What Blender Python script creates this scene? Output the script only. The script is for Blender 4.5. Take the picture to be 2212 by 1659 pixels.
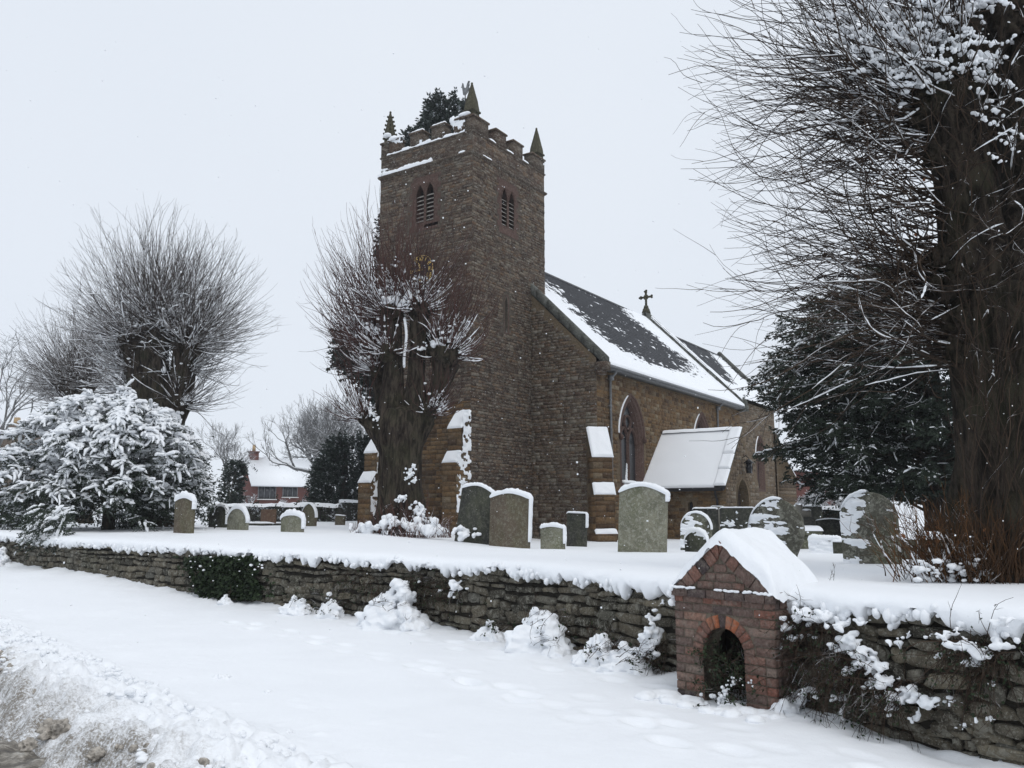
import bpy, math, random
import numpy as np
from mathutils import Vector
from mathutils.geometry import tessellate_polygon

# ---------------------------------------------------------------- clear
for o in list(bpy.data.objects):
    bpy.data.objects.remove(o)
scene = bpy.context.scene
COL = scene.collection
random.seed(7)
RNG = np.random.default_rng(11)
R = math.radians

# ---------------------------------------------------------------- camera
EYE = 0.77                      # above the churchyard; about 1.65 m above the verge
FPX, CX, CY, HOR = 1800.0, 1106.0, 829.5, 1105.0   # focal length, centre, horizon in a 2212 px wide picture
PITCH = math.atan((HOR - CY) / FPX)
cam_d = bpy.data.cameras.new('camera')
cam_d.sensor_width = 36.0
cam_d.lens = 36.0 * FPX / 2212.0
cam_d.clip_start = 0.1
cam_d.clip_end = 2000.0
cam = bpy.data.objects.new('camera', cam_d)
COL.objects.link(cam)
cam.location = (0, 0, EYE)
cam.rotation_euler = (math.pi / 2 + PITCH, 0, 0)
scene.camera = cam

# ---------------------------------------------------------------- sky, sun, exposure
SUN_EL, SUN_AZ = R(58), R(150)          # azimuth clockwise from +Y
world = bpy.data.worlds.new('World')
scene.world = world
world.use_nodes = True
wn = world.node_tree
wn.nodes.clear()
w_out = wn.nodes.new('ShaderNodeOutputWorld')
w_sky = wn.nodes.new('ShaderNodeTexSky')
w_sky.sky_type = 'NISHITA'
w_sky.sun_disc = False
w_sky.sun_elevation = SUN_EL
w_sky.sun_rotation = SUN_AZ
w_b1 = wn.nodes.new('ShaderNodeBackground')
w_b1.inputs['Strength'].default_value = 0.06
wn.links.new(w_sky.outputs[0], w_b1.inputs['Color'])
w_b2 = wn.nodes.new('ShaderNodeBackground')       # the closed deck of snow cloud
w_tc = wn.nodes.new('ShaderNodeTexCoord')
w_no = wn.nodes.new('ShaderNodeTexNoise')
w_no.inputs['Scale'].default_value = 1.6
w_no.inputs['Detail'].default_value = 3
wn.links.new(w_tc.outputs['Generated'], w_no.inputs['Vector'])
w_cr = wn.nodes.new('ShaderNodeValToRGB')
w_cr.color_ramp.elements[0].position = 0.3
w_cr.color_ramp.elements[0].color = (0.755, 0.812, 0.895, 1)
w_cr.color_ramp.elements[1].position = 0.7
w_cr.color_ramp.elements[1].color = (0.795, 0.848, 0.922, 1)
wn.links.new(w_no.outputs['Fac'], w_cr.inputs[0])
wn.links.new(w_cr.outputs[0], w_b2.inputs['Color'])
w_b2.inputs['Strength'].default_value = 1.0
w_mx = wn.nodes.new('ShaderNodeMixShader')
w_mx.inputs[0].default_value = 0.93
wn.links.new(w_b1.outputs[0], w_mx.inputs[1])
wn.links.new(w_b2.outputs[0], w_mx.inputs[2])
wn.links.new(w_mx.outputs[0], w_out.inputs['Surface'])

sun_d = bpy.data.lights.new('sun', 'SUN')
sun_d.energy = 0.95
sun_d.angle = R(40)
sun_d.color = (1.0, 0.97, 0.93)
sun = bpy.data.objects.new('sun', sun_d)
COL.objects.link(sun)
sd = Vector((math.sin(SUN_AZ) * math.cos(SUN_EL), math.cos(SUN_AZ) * math.cos(SUN_EL), math.sin(SUN_EL)))
sun.rotation_euler = (-sd).to_track_quat('-Z', 'Y').to_euler()
sun.location = (0, 0, 40)

vs = scene.view_settings
vs.view_transform = 'Standard'
vs.look = 'None'
vs.gamma = 1.0
vs.exposure = 0.1
vs.use_curve_mapping = False

# ---------------------------------------------------------------- pixel -> direction
cP, sP = math.cos(PITCH), math.sin(PITCH)
def ray(px, py):
    cx = (px - CX) / FPX
    cy = (CY - py) / FPX
    return np.array([cx, cP - cy * sP, sP + cy * cP])
def at(px, py, Y):
    r = ray(px, py)
    return np.array([0, 0, EYE]) + r * (Y / r[1])
def mpp(Y):
    return Y / FPX            # metres per picture pixel at depth Y (about)

# ---------------------------------------------------------------- noise
def _hash(ix, iy, iz, seed):
    h = (ix.astype(np.int64) * 374761393 + iy.astype(np.int64) * 668265263 + iz.astype(np.int64) * 2147483647 + seed * 974711) & 0xFFFFFFFF
    h = ((h ^ (h >> 13)) * 1274126177) & 0xFFFFFFFF
    h = (h ^ (h >> 16)) & 0xFFFFFFFF
    h = (h * 2246822519) & 0xFFFFFFFF
    h = (h ^ (h >> 15)) & 0xFFFFFF
    return h / float(0xFFFFFF)
def vnoise(x, y, z, seed=0):
    x, y, z = np.broadcast_arrays(np.asarray(x, float), np.asarray(y, float), np.asarray(z, float))
    ix, iy, iz = np.floor(x), np.floor(y), np.floor(z)
    fx, fy, fz = x - ix, y - iy, z - iz
    fx = fx * fx * (3 - 2 * fx); fy = fy * fy * (3 - 2 * fy); fz = fz * fz * (3 - 2 * fz)
    r = 0
    for dx in (0, 1):
        wx = fx if dx else 1 - fx
        for dy in (0, 1):
            wy = fy if dy else 1 - fy
            for dz in (0, 1):
                wz = fz if dz else 1 - fz
                r = r + wx * wy * wz * _hash(ix + dx, iy + dy, iz + dz, seed)
    return r
def fbm(x, y, z=0, octv=4, seed=0, gain=0.5):
    x = np.asarray(x, float)
    a, s, t = 1.0, 0.0, 0.0
    f = 1.0
    for k in range(octv):
        s = s + a * (vnoise(x * f, np.asarray(y) * f, np.asarray(z) * f, seed + k * 17) - 0.5)
        t += a
        a *= gain
        f *= 2.03
    return s / t * 2
def worley(x, y, seed=0):
    ix, iy = np.floor(x), np.floor(y)
    best = np.full(x.shape, 9.0); second = np.full(x.shape, 9.0); cid = np.zeros(x.shape)
    for dx in (-1, 0, 1):
        for dy in (-1, 0, 1):
            jx, jy = ix + dx, iy + dy
            px = jx + _hash(jx, jy, jx * 0, seed); py = jy + _hash(jx, jy, jx * 0, seed + 5)
            d = np.hypot(px - x, py - y)
            c = _hash(jx, jy, jx * 0, seed + 9)
            nb = d < best
            second = np.where(nb, best, np.minimum(second, d))
            cid = np.where(nb, c, cid)
            best = np.where(nb, d, best)
    return best, second, cid
def sstep(a, b, x):
    t = np.clip((np.asarray(x, float) - a) / (b - a), 0, 1)
    return t * t * (3 - 2 * t)
def norm(v):
    v = np.asarray(v, float)
    return v / np.maximum(np.linalg.norm(v, axis=-1, keepdims=True), 1e-9)

# ---------------------------------------------------------------- mesh builder
def make_mesh(name, V, quads, tris, tint=None, smooth=False):
    me = bpy.data.meshes.new(name)
    V = np.ascontiguousarray(V, dtype=np.float32)
    nq, nt = len(quads), len(tris)
    me.vertices.add(len(V))
    me.vertices.foreach_set('co', V.ravel())
    loops = []
    if nq: loops.append(np.asarray(quads, np.int32).ravel())
    if nt: loops.append(np.asarray(tris, np.int32).ravel())
    L = np.concatenate(loops) if loops else np.zeros(0, np.int32)
    me.loops.add(len(L))
    me.loops.foreach_set('vertex_index', L)
    me.polygons.add(nq + nt)
    st = np.concatenate([np.arange(nq) * 4, nq * 4 + np.arange(nt) * 3]).astype(np.int32)
    me.polygons.foreach_set('loop_start', st)
    if smooth:
        me.polygons.foreach_set('use_smooth', np.ones(nq + nt, bool))
    me.update(calc_edges=True)
    me.validate()
    if tint is not None:
        a = me.attributes.new('tint', 'FLOAT', 'POINT')
        a.data.foreach_set('value', np.ascontiguousarray(tint, np.float32))
    return me

class MB:
    def __init__(s):
        s.v, s.q, s.t3, s.ti, s.n = [], [], [], [], 0
    def add(s, V, F, tint=0.5):
        V = np.asarray(V, float).reshape(-1, 3)
        F = np.asarray(F, int)
        if len(F):
            (s.q if F.shape[1] == 4 else s.t3).append(F + s.n)
        s.v.append(V)
        s.ti.append(np.broadcast_to(np.asarray(tint, float), (len(V),)))
        s.n += len(V)
        return s
    def tri(s, F):                      # triangles over vertices already added last
        s.t3.append(np.asarray(F, int))
    def box(s, c, d, tint=0.5, rot=0.0, taper=1.0):
        cx, cy, cz = c; dx, dy, dz = d[0] / 2, d[1] / 2, d[2] / 2
        P = []
        for z, k in ((-dz, 1.0), (dz, taper)):
            for x, y in ((-dx, -dy), (dx, -dy), (dx, dy), (-dx, dy)):
                x2, y2 = x * k, y * k
                P.append((cx + x2 * math.cos(rot) - y2 * math.sin(rot), cy + x2 * math.sin(rot) + y2 * math.cos(rot), cz + z))
        return s.add(P, BOXF, tint)
    def build(s, name, mat, parent=None, smooth=False):
        V = np.concatenate(s.v) if s.v else np.zeros((0, 3))
        q = np.concatenate(s.q) if s.q else np.zeros((0, 4), int)
        t = np.concatenate(s.t3) if s.t3 else np.zeros((0, 3), int)
        me = make_mesh(name, V, q, t, np.concatenate(s.ti), smooth)
        return link(name, me, mat, parent)
BOXF = [(3, 2, 1, 0), (4, 5, 6, 7), (0, 1, 5, 4), (1, 2, 6, 5), (2, 3, 7, 6), (3, 0, 4, 7)]

def link(name, me, mat, parent=None):
    o = bpy.data.objects.new(name, me)
    if mat is not None:
        me.materials.append(mat)
    COL.objects.link(o)
    if parent is not None:
        o.parent = parent
    return o
def tag(o, label=None, cat=None, group=None, kind=None):
    if label: o['label'] = label
    if cat: o['category'] = cat
    if group: o['group'] = group
    if kind: o['kind'] = kind
    return o
def empty(name, loc, rz=0.0):
    o = bpy.data.objects.new(name, None)
    COL.objects.link(o)
    o.location = loc
    o.rotation_euler = (0, 0, rz)
    o.empty_display_size = 0.3
    return o
def origin_to(o, c):
    """move the object's origin without moving its geometry"""
    c = np.asarray(c, float)
    me = o.data
    n = len(me.vertices)
    a = np.empty(n * 3, np.float32)
    me.vertices.foreach_get('co', a)
    a = a.reshape(-1, 3) - c.astype(np.float32)
    me.vertices.foreach_set('co', a.ravel())
    o.location = tuple(float(k) for k in c)
    me.update()

def grid_faces(nu, nv, off=0, wrap=False):
    i, j = np.meshgrid(np.arange(nu - 1), np.arange(nv if wrap else nv - 1), indexing='ij')
    a = i * nv + j
    b = i * nv + (j + 1) % nv
    return np.stack([a, b, b + nv, a + nv], -1).reshape(-1, 4) + off

def tube_arrays(P, Rr, sides):
    """P (K,S,3), Rr (K,S) -> verts, quads"""
    P = np.asarray(P, float); Rr = np.asarray(Rr, float)
    K, S, _ = P.shape
    T = norm(np.gradient(P, axis=1))
    m = np.abs(norm(T.mean(axis=1)))
    ref = np.eye(3)[np.argmin(m, axis=1)]
    B1 = norm(np.cross(T, ref[:, None, :]))
    B2 = np.cross(T, B1)
    an = np.arange(sides) * 2 * math.pi / sides
    V = P[:, :, None, :] + Rr[:, :, None, None] * (np.cos(an)[None, None, :, None] * B1[:, :, None, :] + np.sin(an)[None, None, :, None] * B2[:, :, None, :])
    F = grid_faces(S, sides, 0, True)
    F = F[:, ::-1]
    FF = (F[None] + (np.arange(K) * S * sides)[:, None, None]).reshape(-1, 4)
    return V.reshape(-1, 3), FF

def add_tubes(mb, P, Rr, sides=3, tint=None):
    V, F = tube_arrays(P, Rr, sides)
    K, S = np.asarray(Rr).shape
    if tint is None: t = 0.5
    else: t = np.repeat(np.asarray(tint, float), S * sides)
    mb.add(V, F, t)

def resample(pts, n):
    pts = np.asarray(pts, float)
    # catmull-rom through the points, n samples
    p = np.vstack([2 * pts[0] - pts[1], pts, 2 * pts[-1] - pts[-2]])
    m = len(pts) - 1
    out = []
    for t in np.linspace(0, m, n):
        i = min(int(t), m - 1); f = t - i
        a, b, c, d = p[i], p[i + 1], p[i + 2], p[i + 3]
        out.append(0.5 * ((2 * b) + (-a + c) * f + (2 * a - 5 * b + 4 * c - d) * f * f + (-a + 3 * b - 3 * c + d) * f ** 3))
    return np.array(out)

# unit icosphere for blobs
def _ico(sub):
    t = (1 + 5 ** .5) / 2
    v = [(-1, t, 0), (1, t, 0), (-1, -t, 0), (1, -t, 0), (0, -1, t), (0, 1, t), (0, -1, -t), (0, 1, -t), (t, 0, -1), (t, 0, 1), (-t, 0, -1), (-t, 0, 1)]
    f = [(0, 11, 5), (0, 5, 1), (0, 1, 7), (0, 7, 10), (0, 10, 11), (1, 5, 9), (5, 11, 4), (11, 10, 2), (10, 7, 6), (7, 1, 8), (3, 9, 4), (3, 4, 2), (3, 2, 6), (3, 6, 8), (3, 8, 9), (4, 9, 5), (2, 4, 11), (6, 2, 10), (8, 6, 7), (9, 8, 1)]
    v = [np.array(a) / np.linalg.norm(a) for a in v]
    for _ in range(sub):
        cache = {}; nf = []
        def mid(a, b):
            k = (min(a, b), max(a, b))
            if k not in cache:
                m = v[a] + v[b]; v.append(m / np.linalg.norm(m)); cache[k] = len(v) - 1
            return cache[k]
        for a, b, c in f:
            x, y, z = mid(a, b), mid(b, c), mid(c, a)
            nf += [(a, x, z), (b, y, x), (c, z, y), (x, y, z)]
        f = nf
    return np.array(v), np.array(f)
ICO = {k: _ico(k) for k in (0, 1, 2, 3)}

def add_blob(mb, c, r, sub=1, amp=0.25, freq=2.0, seed=0, tint=0.5):
    V, F = ICO[sub]
    r = np.broadcast_to(np.asarray(r, float), (3,))
    nz = 1 + amp * fbm(V[:, 0] * freq + seed * 3.7, V[:, 1] * freq + seed * 1.3, V[:, 2] * freq, 2, seed)
    mb.add(np.asarray(c) + V * nz[:, None] * r, F, tint)
def add_blobs(mb, C, Rad, sub=1, tint=0.5):
    """many plain blobs at once; C (K,3), Rad (K,3)"""
    V, F = ICO[sub]
    C = np.asarray(C); K = len(C)
    if K == 0: return
    nz = 1 + 0.35 * (RNG.random((K, len(V), 1)) - 0.5)
    P = C[:, None, :] + V[None] * nz * np.asarray(Rad)[:, None, :]
    FF = (F[None] + (np.arange(K) * len(V))[:, None, None]).reshape(-1, 3)
    mb.add(P.reshape(-1, 3), FF, np.repeat(np.broadcast_to(np.asarray(tint, float), (K,)), len(V)))
def fuse(o, voxel, smooth_it=4, fac=0.5):
    m = o.modifiers.new('fuse', 'REMESH')
    m.mode = 'VOXEL'
    m.voxel_size = voxel
    m.use_smooth_shade = True
    if smooth_it:
        s = o.modifiers.new('soften', 'SMOOTH')
        s.factor = fac
        s.iterations = smooth_it
    return o

def leaf_arrays(P, D, L, W, rng, flat=0.0):
    """leaf-shaped quads: P (K,3) base, D (K,3) direction, L, W (K,)"""
    K = len(P)
    rnd = norm(rng.normal(size=(K, 3)) * np.array([1, 1, 1 - flat]) + np.array([0, 0, flat]))
    S = norm(np.cross(D, rnd))
    a = P
    b = P + D * (L * 0.45)[:, None] + S * (W * 0.5)[:, None]
    c = P + D * L[:, None]
    d = P + D * (L * 0.45)[:, None] - S * (W * 0.5)[:, None]
    V = np.stack([a, b, c, d], 1).reshape(-1, 3)
    F = np.arange(K * 4).reshape(-1, 4)
    return V, F

# ---------------------------------------------------------------- materials
def nodes(m):
    m.use_nodes = True
    nt = m.node_tree
    return nt, nt.nodes, nt.links, nt.nodes['Principled BSDF']
def N(nt, t, **kw):
    n = nt.nodes.new(t)
    for k, v in kw.items():
        if k in n.inputs.keys(): n.inputs[k].default_value = v
        else: setattr(n, k, v)
    return n
def ramp(nt, src, stops, const=False):
    n = nt.nodes.new('ShaderNodeValToRGB')
    cr = n.color_ramp
    if const: cr.interpolation = 'CONSTANT'
    while len(cr.elements) < len(stops): cr.elements.new(0.5)
    for e, (p, c) in zip(cr.elements, stops):
        e.position = p
        e.color = (c[0], c[1], c[2], 1) if not isinstance(c, (int, float)) else (c, c, c, 1)
    nt.links.new(src, n.inputs[0])
    return n.outputs[0]
def noise_n(nt, scale, detail=4, rough=0.55, vec=None, dist=0.0, out='Fac'):
    n = N(nt, 'ShaderNodeTexNoise')
    n.inputs['Scale'].default_value = scale
    n.inputs['Detail'].default_value = detail
    n.inputs['Roughness'].default_value = rough
    n.inputs['Distortion'].default_value = dist
    if vec is not None: nt.links.new(vec, n.inputs['Vector'])
    return n.outputs[out]
def coords(nt, scale=(1, 1, 1)):
    t = N(nt, 'ShaderNodeTexCoord')
    mp = N(nt, 'ShaderNodeMapping')
    mp.inputs['Scale'].default_value = scale
    nt.links.new(t.outputs['Object'], mp.inputs['Vector'])
    return mp.outputs[0]
def worldpos(nt, scale=(1, 1, 1)):
    t = N(nt, 'ShaderNodeNewGeometry')
    mp = N(nt, 'ShaderNodeMapping')
    mp.inputs['Scale'].default_value = scale
    nt.links.new(t.outputs['Position'], mp.inputs['Vector'])
    return mp.outputs[0]
def mix(nt, f, a, b, mode='MIX'):
    n = nt.nodes.new('ShaderNodeMix')
    n.data_type = 'RGBA'
    n.blend_type = mode
    for sock, val in ((n.inputs[0], f), (n.inputs[6], a), (n.inputs[7], b)):
        if hasattr(val, 'is_output') or hasattr(val, 'links'): nt.links.new(val, sock)
        elif isinstance(val, (int, float)): sock.default_value = val
        else: sock.default_value = (val[0], val[1], val[2], 1)
    return n.outputs[2]
def bump(nt, h, strength, dist, bs, prev=None):
    b = N(nt, 'ShaderNodeBump')
    b.inputs['Strength'].default_value = strength
    b.inputs['Distance'].default_value = dist
    nt.links.new(h, b.inputs['Height'])
    if prev is not None: nt.links.new(prev, b.inputs['Normal'])
    if bs is not None: nt.links.new(b.outputs[0], bs.inputs['Normal'])
    return b.outputs[0]
def tint_attr(nt):
    a = N(nt, 'ShaderNodeAttribute')
    a.attribute_name = 'tint'
    return a.outputs['Fac']
def math_n(nt, op, a, b=None):
    n = N(nt, 'ShaderNodeMath', operation=op)
    for i, v in enumerate((a, b)):
        if v is None: continue
        if isinstance(v, (int, float)): n.inputs[i].default_value = v
        else: nt.links.new(v, n.inputs[i])
    return n.outputs[0]

SNOWC = (0.86, 0.88, 0.905)
def mat_snow(name, fine=0.4, col=SNOWC):
    m = bpy.data.materials.new(name)
    nt, nd, lk, bs = nodes(m)
    w = worldpos(nt)
    a = noise_n(nt, 14, 5, 0.6, w)
    b = noise_n(nt, 90, 3, 0.6, w)
    n1 = bump(nt, a, 0.25 * fine, 0.05, None)
    bump(nt, b, 0.35 * fine, 0.012, bs, n1)
    c = noise_n(nt, 1.3, 3, 0.5, w)
    lk.new(ramp(nt, c, [(0.3, tuple(k * 0.975 for k in col)), (0.7, col)]), bs.inputs['Base Color'])
    bs.inputs['Roughness'].default_value = 0.65
    bs.inputs['Specular IOR Level'].default_value = 0.2
    return m
M = {}
M['snow'] = mat_snow('snow', 0.6)
M['snow_lump'] = mat_snow('snow lumps', 1.0)

def mat_stone(name, stops, mortar=False, streak=0.0, lichen=0.35, lich_col=(0.33, 0.33, 0.29), flecks=0.0, big=None, scale=1.0):
    m = bpy.data.materials.new(name)
    nt, nd, lk, bs = nodes(m)
    w = worldpos(nt)
    col = ramp(nt, tint_attr(nt), stops)
    gr = noise_n(nt, 16 * scale, 6, 0.65, w)
    col = mix(nt, 1.0, col, ramp(nt, gr, [(0.25, 0.45), (0.75, 1.35)]), 'MULTIPLY')
    if big:
        bn = noise_n(nt, big[0], 4, 0.6, w)
        col = mix(nt, ramp(nt, bn, [(big[2], 0.0), (big[2] + 0.18, big[3])]), col, big[1])
    if lichen:
        ln = noise_n(nt, 7.5 * scale, 6, 0.72, w, 0.4)
        col = mix(nt, ramp(nt, ln, [(0.52, 0.0), (0.60, lichen)]), col, lich_col)
        l2 = noise_n(nt, 38 * scale, 3, 0.7, w)
        col = mix(nt, ramp(nt, l2, [(0.57, 0.0), (0.63, lichen)]), col, tuple(k * 1.15 for k in lich_col))
    if streak:
        sn_ = noise_n(nt, 1.0, 5, 0.7, worldpos(nt, (4.2, 4.2, 13.0)), 0.6)
        col = mix(nt, ramp(nt, sn_, [(0.53, 0.0), (0.62, streak)]), col, tuple(k * 1.25 for k in lich_col))
    if flecks:
        fn = noise_n(nt, 26 * scale, 4, 0.7, w)
        col = mix(nt, ramp(nt, fn, [(0.70 - flecks * 0.1, 0.0), (0.73 - flecks * 0.1, 0.9)]), col, (0.62, 0.64, 0.68))
    lk.new(col, bs.inputs['Base Color'])
    bs.inputs['Roughness'].default_value = 0.92
    bs.inputs['Specular IOR Level'].default_value = 0.15
    b1 = bump(nt, gr, 0.9, 0.04, None)
    bump(nt, noise_n(nt, 60 * scale, 4, 0.6, w), 0.5, 0.01, bs, b1)
    return m
M['tower_stone'] = mat_stone('dark lichened tower rubble', [(0.0, (0.05, 0.034, 0.027)), (0.3, (0.1, 0.064, 0.045)), (0.55, (0.088, 0.068, 0.053)), (0.8, (0.14, 0.086, 0.052)), (1.0, (0.19, 0.165, 0.13))],
                             streak=0.68, lichen=0.45, lich_col=(0.19, 0.175, 0.148), flecks=0.5, big=(0.55, (0.045, 0.032, 0.027), 0.52, 0.5))
M['nave_stone'] = mat_stone('orange brown ironstone', [(0.0, (0.07, 0.043, 0.026)), (0.3, (0.138, 0.082, 0.041)), (0.6, (0.182, 0.112, 0.054)), (0.85, (0.125, 0.088, 0.055)), (1.0, (0.24, 0.19, 0.125))],
                            streak=0.15, lichen=0.18, lich_col=(0.2, 0.175, 0.135), flecks=0.2, big=(0.8, (0.065, 0.045, 0.031), 0.53, 0.5))
M['porch_stone'] = mat_stone('grey brown porch stone', [(0.0, (0.085, 0.062, 0.045)), (0.4, (0.13, 0.095, 0.065)), (0.7, (0.16, 0.115, 0.075)), (1.0, (0.21, 0.18, 0.14))],
                             lichen=0.4, lich_col=(0.2, 0.19, 0.16), flecks=0.0)
M['red_stone'] = mat_stone('dark red sandstone dressing', [(0.0, (0.07, 0.042, 0.035)), (0.5, (0.095, 0.06, 0.05)), (1.0, (0.13, 0.083, 0.068))], lichen=0.2, lich_col=(0.2, 0.165, 0.14))
M['mortar'] = mat_stone('dark recessed mortar', [(0.0, (0.075, 0.062, 0.05)), (1.0, (0.11, 0.09, 0.07))], lichen=0.3, lich_col=(0.16, 0.15, 0.13))
M['nave_mortar'] = mat_stone('sandy recessed mortar', [(0.0, (0.13, 0.095, 0.06)), (1.0, (0.17, 0.13, 0.085))], lichen=0.2, lich_col=(0.2, 0.19, 0.16))
M['pinnacle_stone'] = mat_stone('mossy green pinnacle stone', [(0.0, (0.05, 0.047, 0.033)), (1.0, (0.085, 0.078, 0.052))], lichen=0.45, lich_col=(0.14, 0.13, 0.085))
M['coping'] = mat_stone('grey coping stone', [(0.0, (0.075, 0.076, 0.068)), (1.0, (0.13, 0.132, 0.12))], lichen=0.5, lich_col=(0.2, 0.21, 0.185))
M['wall_stone'] = mat_stone('mossy grey field stone', [(0.0, (0.045, 0.042, 0.034)), (0.35, (0.105, 0.092, 0.07)), (0.65, (0.145, 0.125, 0.092)), (0.85, (0.12, 0.115, 0.098)), (1.0, (0.22, 0.19, 0.135))],
                            lichen=0.6, lich_col=(0.3, 0.29, 0.245), big=(0.9, (0.05, 0.05, 0.03), 0.55, 0.6), scale=1.5)
M['wall_core'] = mat_stone('black earth between stones', [(0.0, (0.022, 0.02, 0.016)), (1.0, (0.04, 0.035, 0.028))], lichen=0.0)
M['brick'] = mat_stone('weathered red brick', [(0.0, (0.075, 0.06, 0.062)), (0.2, (0.15, 0.108, 0.094)), (0.45, (0.225, 0.142, 0.115)), (0.7, (0.25, 0.11, 0.08)), (0.86, (0.26, 0.2, 0.165)), (1.0, (0.46, 0.16, 0.08))],
                       lichen=0.4, lich_col=(0.25, 0.22, 0.185), scale=2.2)
M['brick_mortar'] = mat_stone('pale weathered mortar', [(0.0, (0.14, 0.115, 0.09)), (1.0, (0.23, 0.195, 0.15))], lichen=0.25, lich_col=(0.28, 0.26, 0.22), scale=2)
M['house_brick'] = mat_stone('far red brick', [(0.0, (0.12, 0.052, 0.045)), (1.0, (0.16, 0.07, 0.058))], lichen=0.0)
M['far_stone'] = mat_stone('far brown stone', [(0.0, (0.14, 0.105, 0.085)), (1.0, (0.2, 0.16, 0.13))], lichen=0.2)

def mat_plain(name, col, rough=0.7, metal=0.0, nscale=12.0, var=0.35, bumpd=0.0):
    m = bpy.data.materials.new(name)
    nt, nd, lk, bs = nodes(m)
    w = worldpos(nt)
    n = noise_n(nt, nscale, 5, 0.6, w)
    lk.new(ramp(nt, n, [(0.25, tuple(k * (1 - var) for k in col)), (0.75, tuple(min(1, k * (1 + var)) for k in col))]), bs.inputs['Base Color'])
    bs.inputs['Roughness'].default_value = rough
    bs.inputs['Metallic'].default_value = metal
    bs.inputs['Specular IOR Level'].default_value = 0.25
    if bumpd: bump(nt, n, 0.6, bumpd, bs)
    return m
M['dark'] = mat_plain('dark void', (0.012, 0.011, 0.01), 0.9)
M['iron'] = mat_plain('black painted iron', (0.018, 0.018, 0.02), 0.45)
M['lead'] = mat_plain('grey lead', (0.16, 0.165, 0.17), 0.5)
M['slate'] = mat_plain('dark roof slate', (0.05, 0.051, 0.056), 0.6, nscale=5, var=0.5)
M['louvre'] = mat_plain('weathered grey louvre board', (0.27, 0.25, 0.225), 0.85, nscale=9, var=0.4)
M['dial'] = mat_plain('black clock dial', (0.014, 0.013, 0.014), 0.5)
M['door'] = mat_plain('dark oak door', (0.035, 0.025, 0.02), 0.7)
M['white_paint'] = mat_plain('white paint', (0.72, 0.72, 0.7), 0.5, var=0.08)
M['pot'] = mat_plain('buff chimney pot', (0.42, 0.3, 0.17), 0.8, var=0.2)
gm = bpy.data.materials.new('gold leaf'); nt, nd, lk, bs = nodes(gm)
bs.inputs['Base Color'].default_value = (0.8, 0.56, 0.17, 1); bs.inputs['Metallic'].default_value = 0.55; bs.inputs['Roughness'].default_value = 0.4
M['gold'] = gm
gm = bpy.data.materials.new('leaded glass'); nt, nd, lk, bs = nodes(gm)
w = worldpos(nt)
lk.new(ramp(nt, noise_n(nt, 9, 3, 0.5, w), [(0.3, (0.012, 0.013, 0.016)), (0.7, (0.03, 0.032, 0.036))]), bs.inputs['Base Color'])
bs.inputs['Roughness'].default_value = 0.25
bump(nt, noise_n(nt, 6, 2, 0.5, w), 0.3, 0.02, bs)
M['glass'] = gm

def mat_bark(name, c0, c1, green=0.2, vs_=0.25, sc=7.0, bstr=1.0):
    m = bpy.data.materials.new(name)
    nt, nd, lk, bs = nodes(m)
    w = worldpos(nt, (1, 1, vs_))
    n = noise_n(nt, sc, 7, 0.68, w, 0.5)
    n2 = noise_n(nt, 1.6, 3, 0.5, worldpos(nt))
    col = ramp(nt, n, [(0.4, c0), (0.62, c1)])
    if green:
        col = mix(nt, ramp(nt, n2, [(0.45, 0.0), (0.7, green)]), col, (0.07, 0.075, 0.04))
    lk.new(col, bs.inputs['Base Color'])
    bs.inputs['Roughness'].default_value = 0.95
    bs.inputs['Specular IOR Level'].default_value = 0.1
    bump(nt, noise_n(nt, sc * 3.2, 5, 0.7, w, 0.3), 0.8, 0.04, bs, bump(nt, n, bstr, 0.14, None))
    return m
M['bark'] = mat_bark('lime bark', (0.014, 0.011, 0.009), (0.078, 0.062, 0.048), 0.3, 0.22, 9.0)
M['bark_near'] = mat_bark('fissured lime bark', (0.013, 0.011, 0.009), (0.07, 0.056, 0.043), 0.3, 0.3, 9.0)
M['bark_far'] = mat_bark('far bark', (0.035, 0.032, 0.03), (0.09, 0.083, 0.075), 0.2)

def mat_twig(name, ca, cb, snow=0.0, nz=0.35):
    """twig bark; a dusting of lying snow on what faces up"""
    m = bpy.data.materials.new(name)
    nt, nd, lk, bs = nodes(m)
    col = ramp(nt, tint_attr(nt), [(0.0, ca), (1.0, cb)])
    if snow:
        g = N(nt, 'ShaderNodeNewGeometry')
        sx = N(nt, 'ShaderNodeSeparateXYZ')
        lk.new(g.outputs['Normal'], sx.inputs[0])
        up = ramp(nt, sx.outputs[2], [(nz, 0.0), (nz + 0.2, 1.0)])
        patch = ramp(nt, noise_n(nt, 2.6, 4, 0.6, worldpos(nt)), [(0.62 - 0.3 * snow, 0.0), (0.70 - 0.3 * snow, 1.0)])
        col = mix(nt, mix(nt, 1.0, up, patch, 'MULTIPLY'), col, (0.8, 0.82, 0.85))
    lk.new(col, bs.inputs['Base Color'])
    bs.inputs['Roughness'].default_value = 0.85
    bs.inputs['Specular IOR Level'].default_value = 0.15
    return m
M['twig_near'] = mat_twig('near lime twigs', (0.018, 0.014, 0.012), (0.065, 0.044, 0.03), 0.35)
M['twig_red'] = mat_twig('red brown lime twigs', (0.035, 0.021, 0.019), (0.09, 0.044, 0.037), 0.2)
M['twig_grey'] = mat_twig('grey brown lime twigs', (0.035, 0.028, 0.025), (0.085, 0.068, 0.058), 0.75)
M['twig_far'] = mat_twig('far twigs', (0.11, 0.11, 0.108), (0.21, 0.21, 0.21), 0.9)
M['twig_frost'] = mat_twig('snowy far twigs', (0.2, 0.2, 0.2), (0.4, 0.4, 0.41), 1.2, 0.0)
M['shoot'] = mat_twig('orange brown shoots', (0.035, 0.022, 0.014), (0.135, 0.066, 0.027), 0.3)
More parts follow.
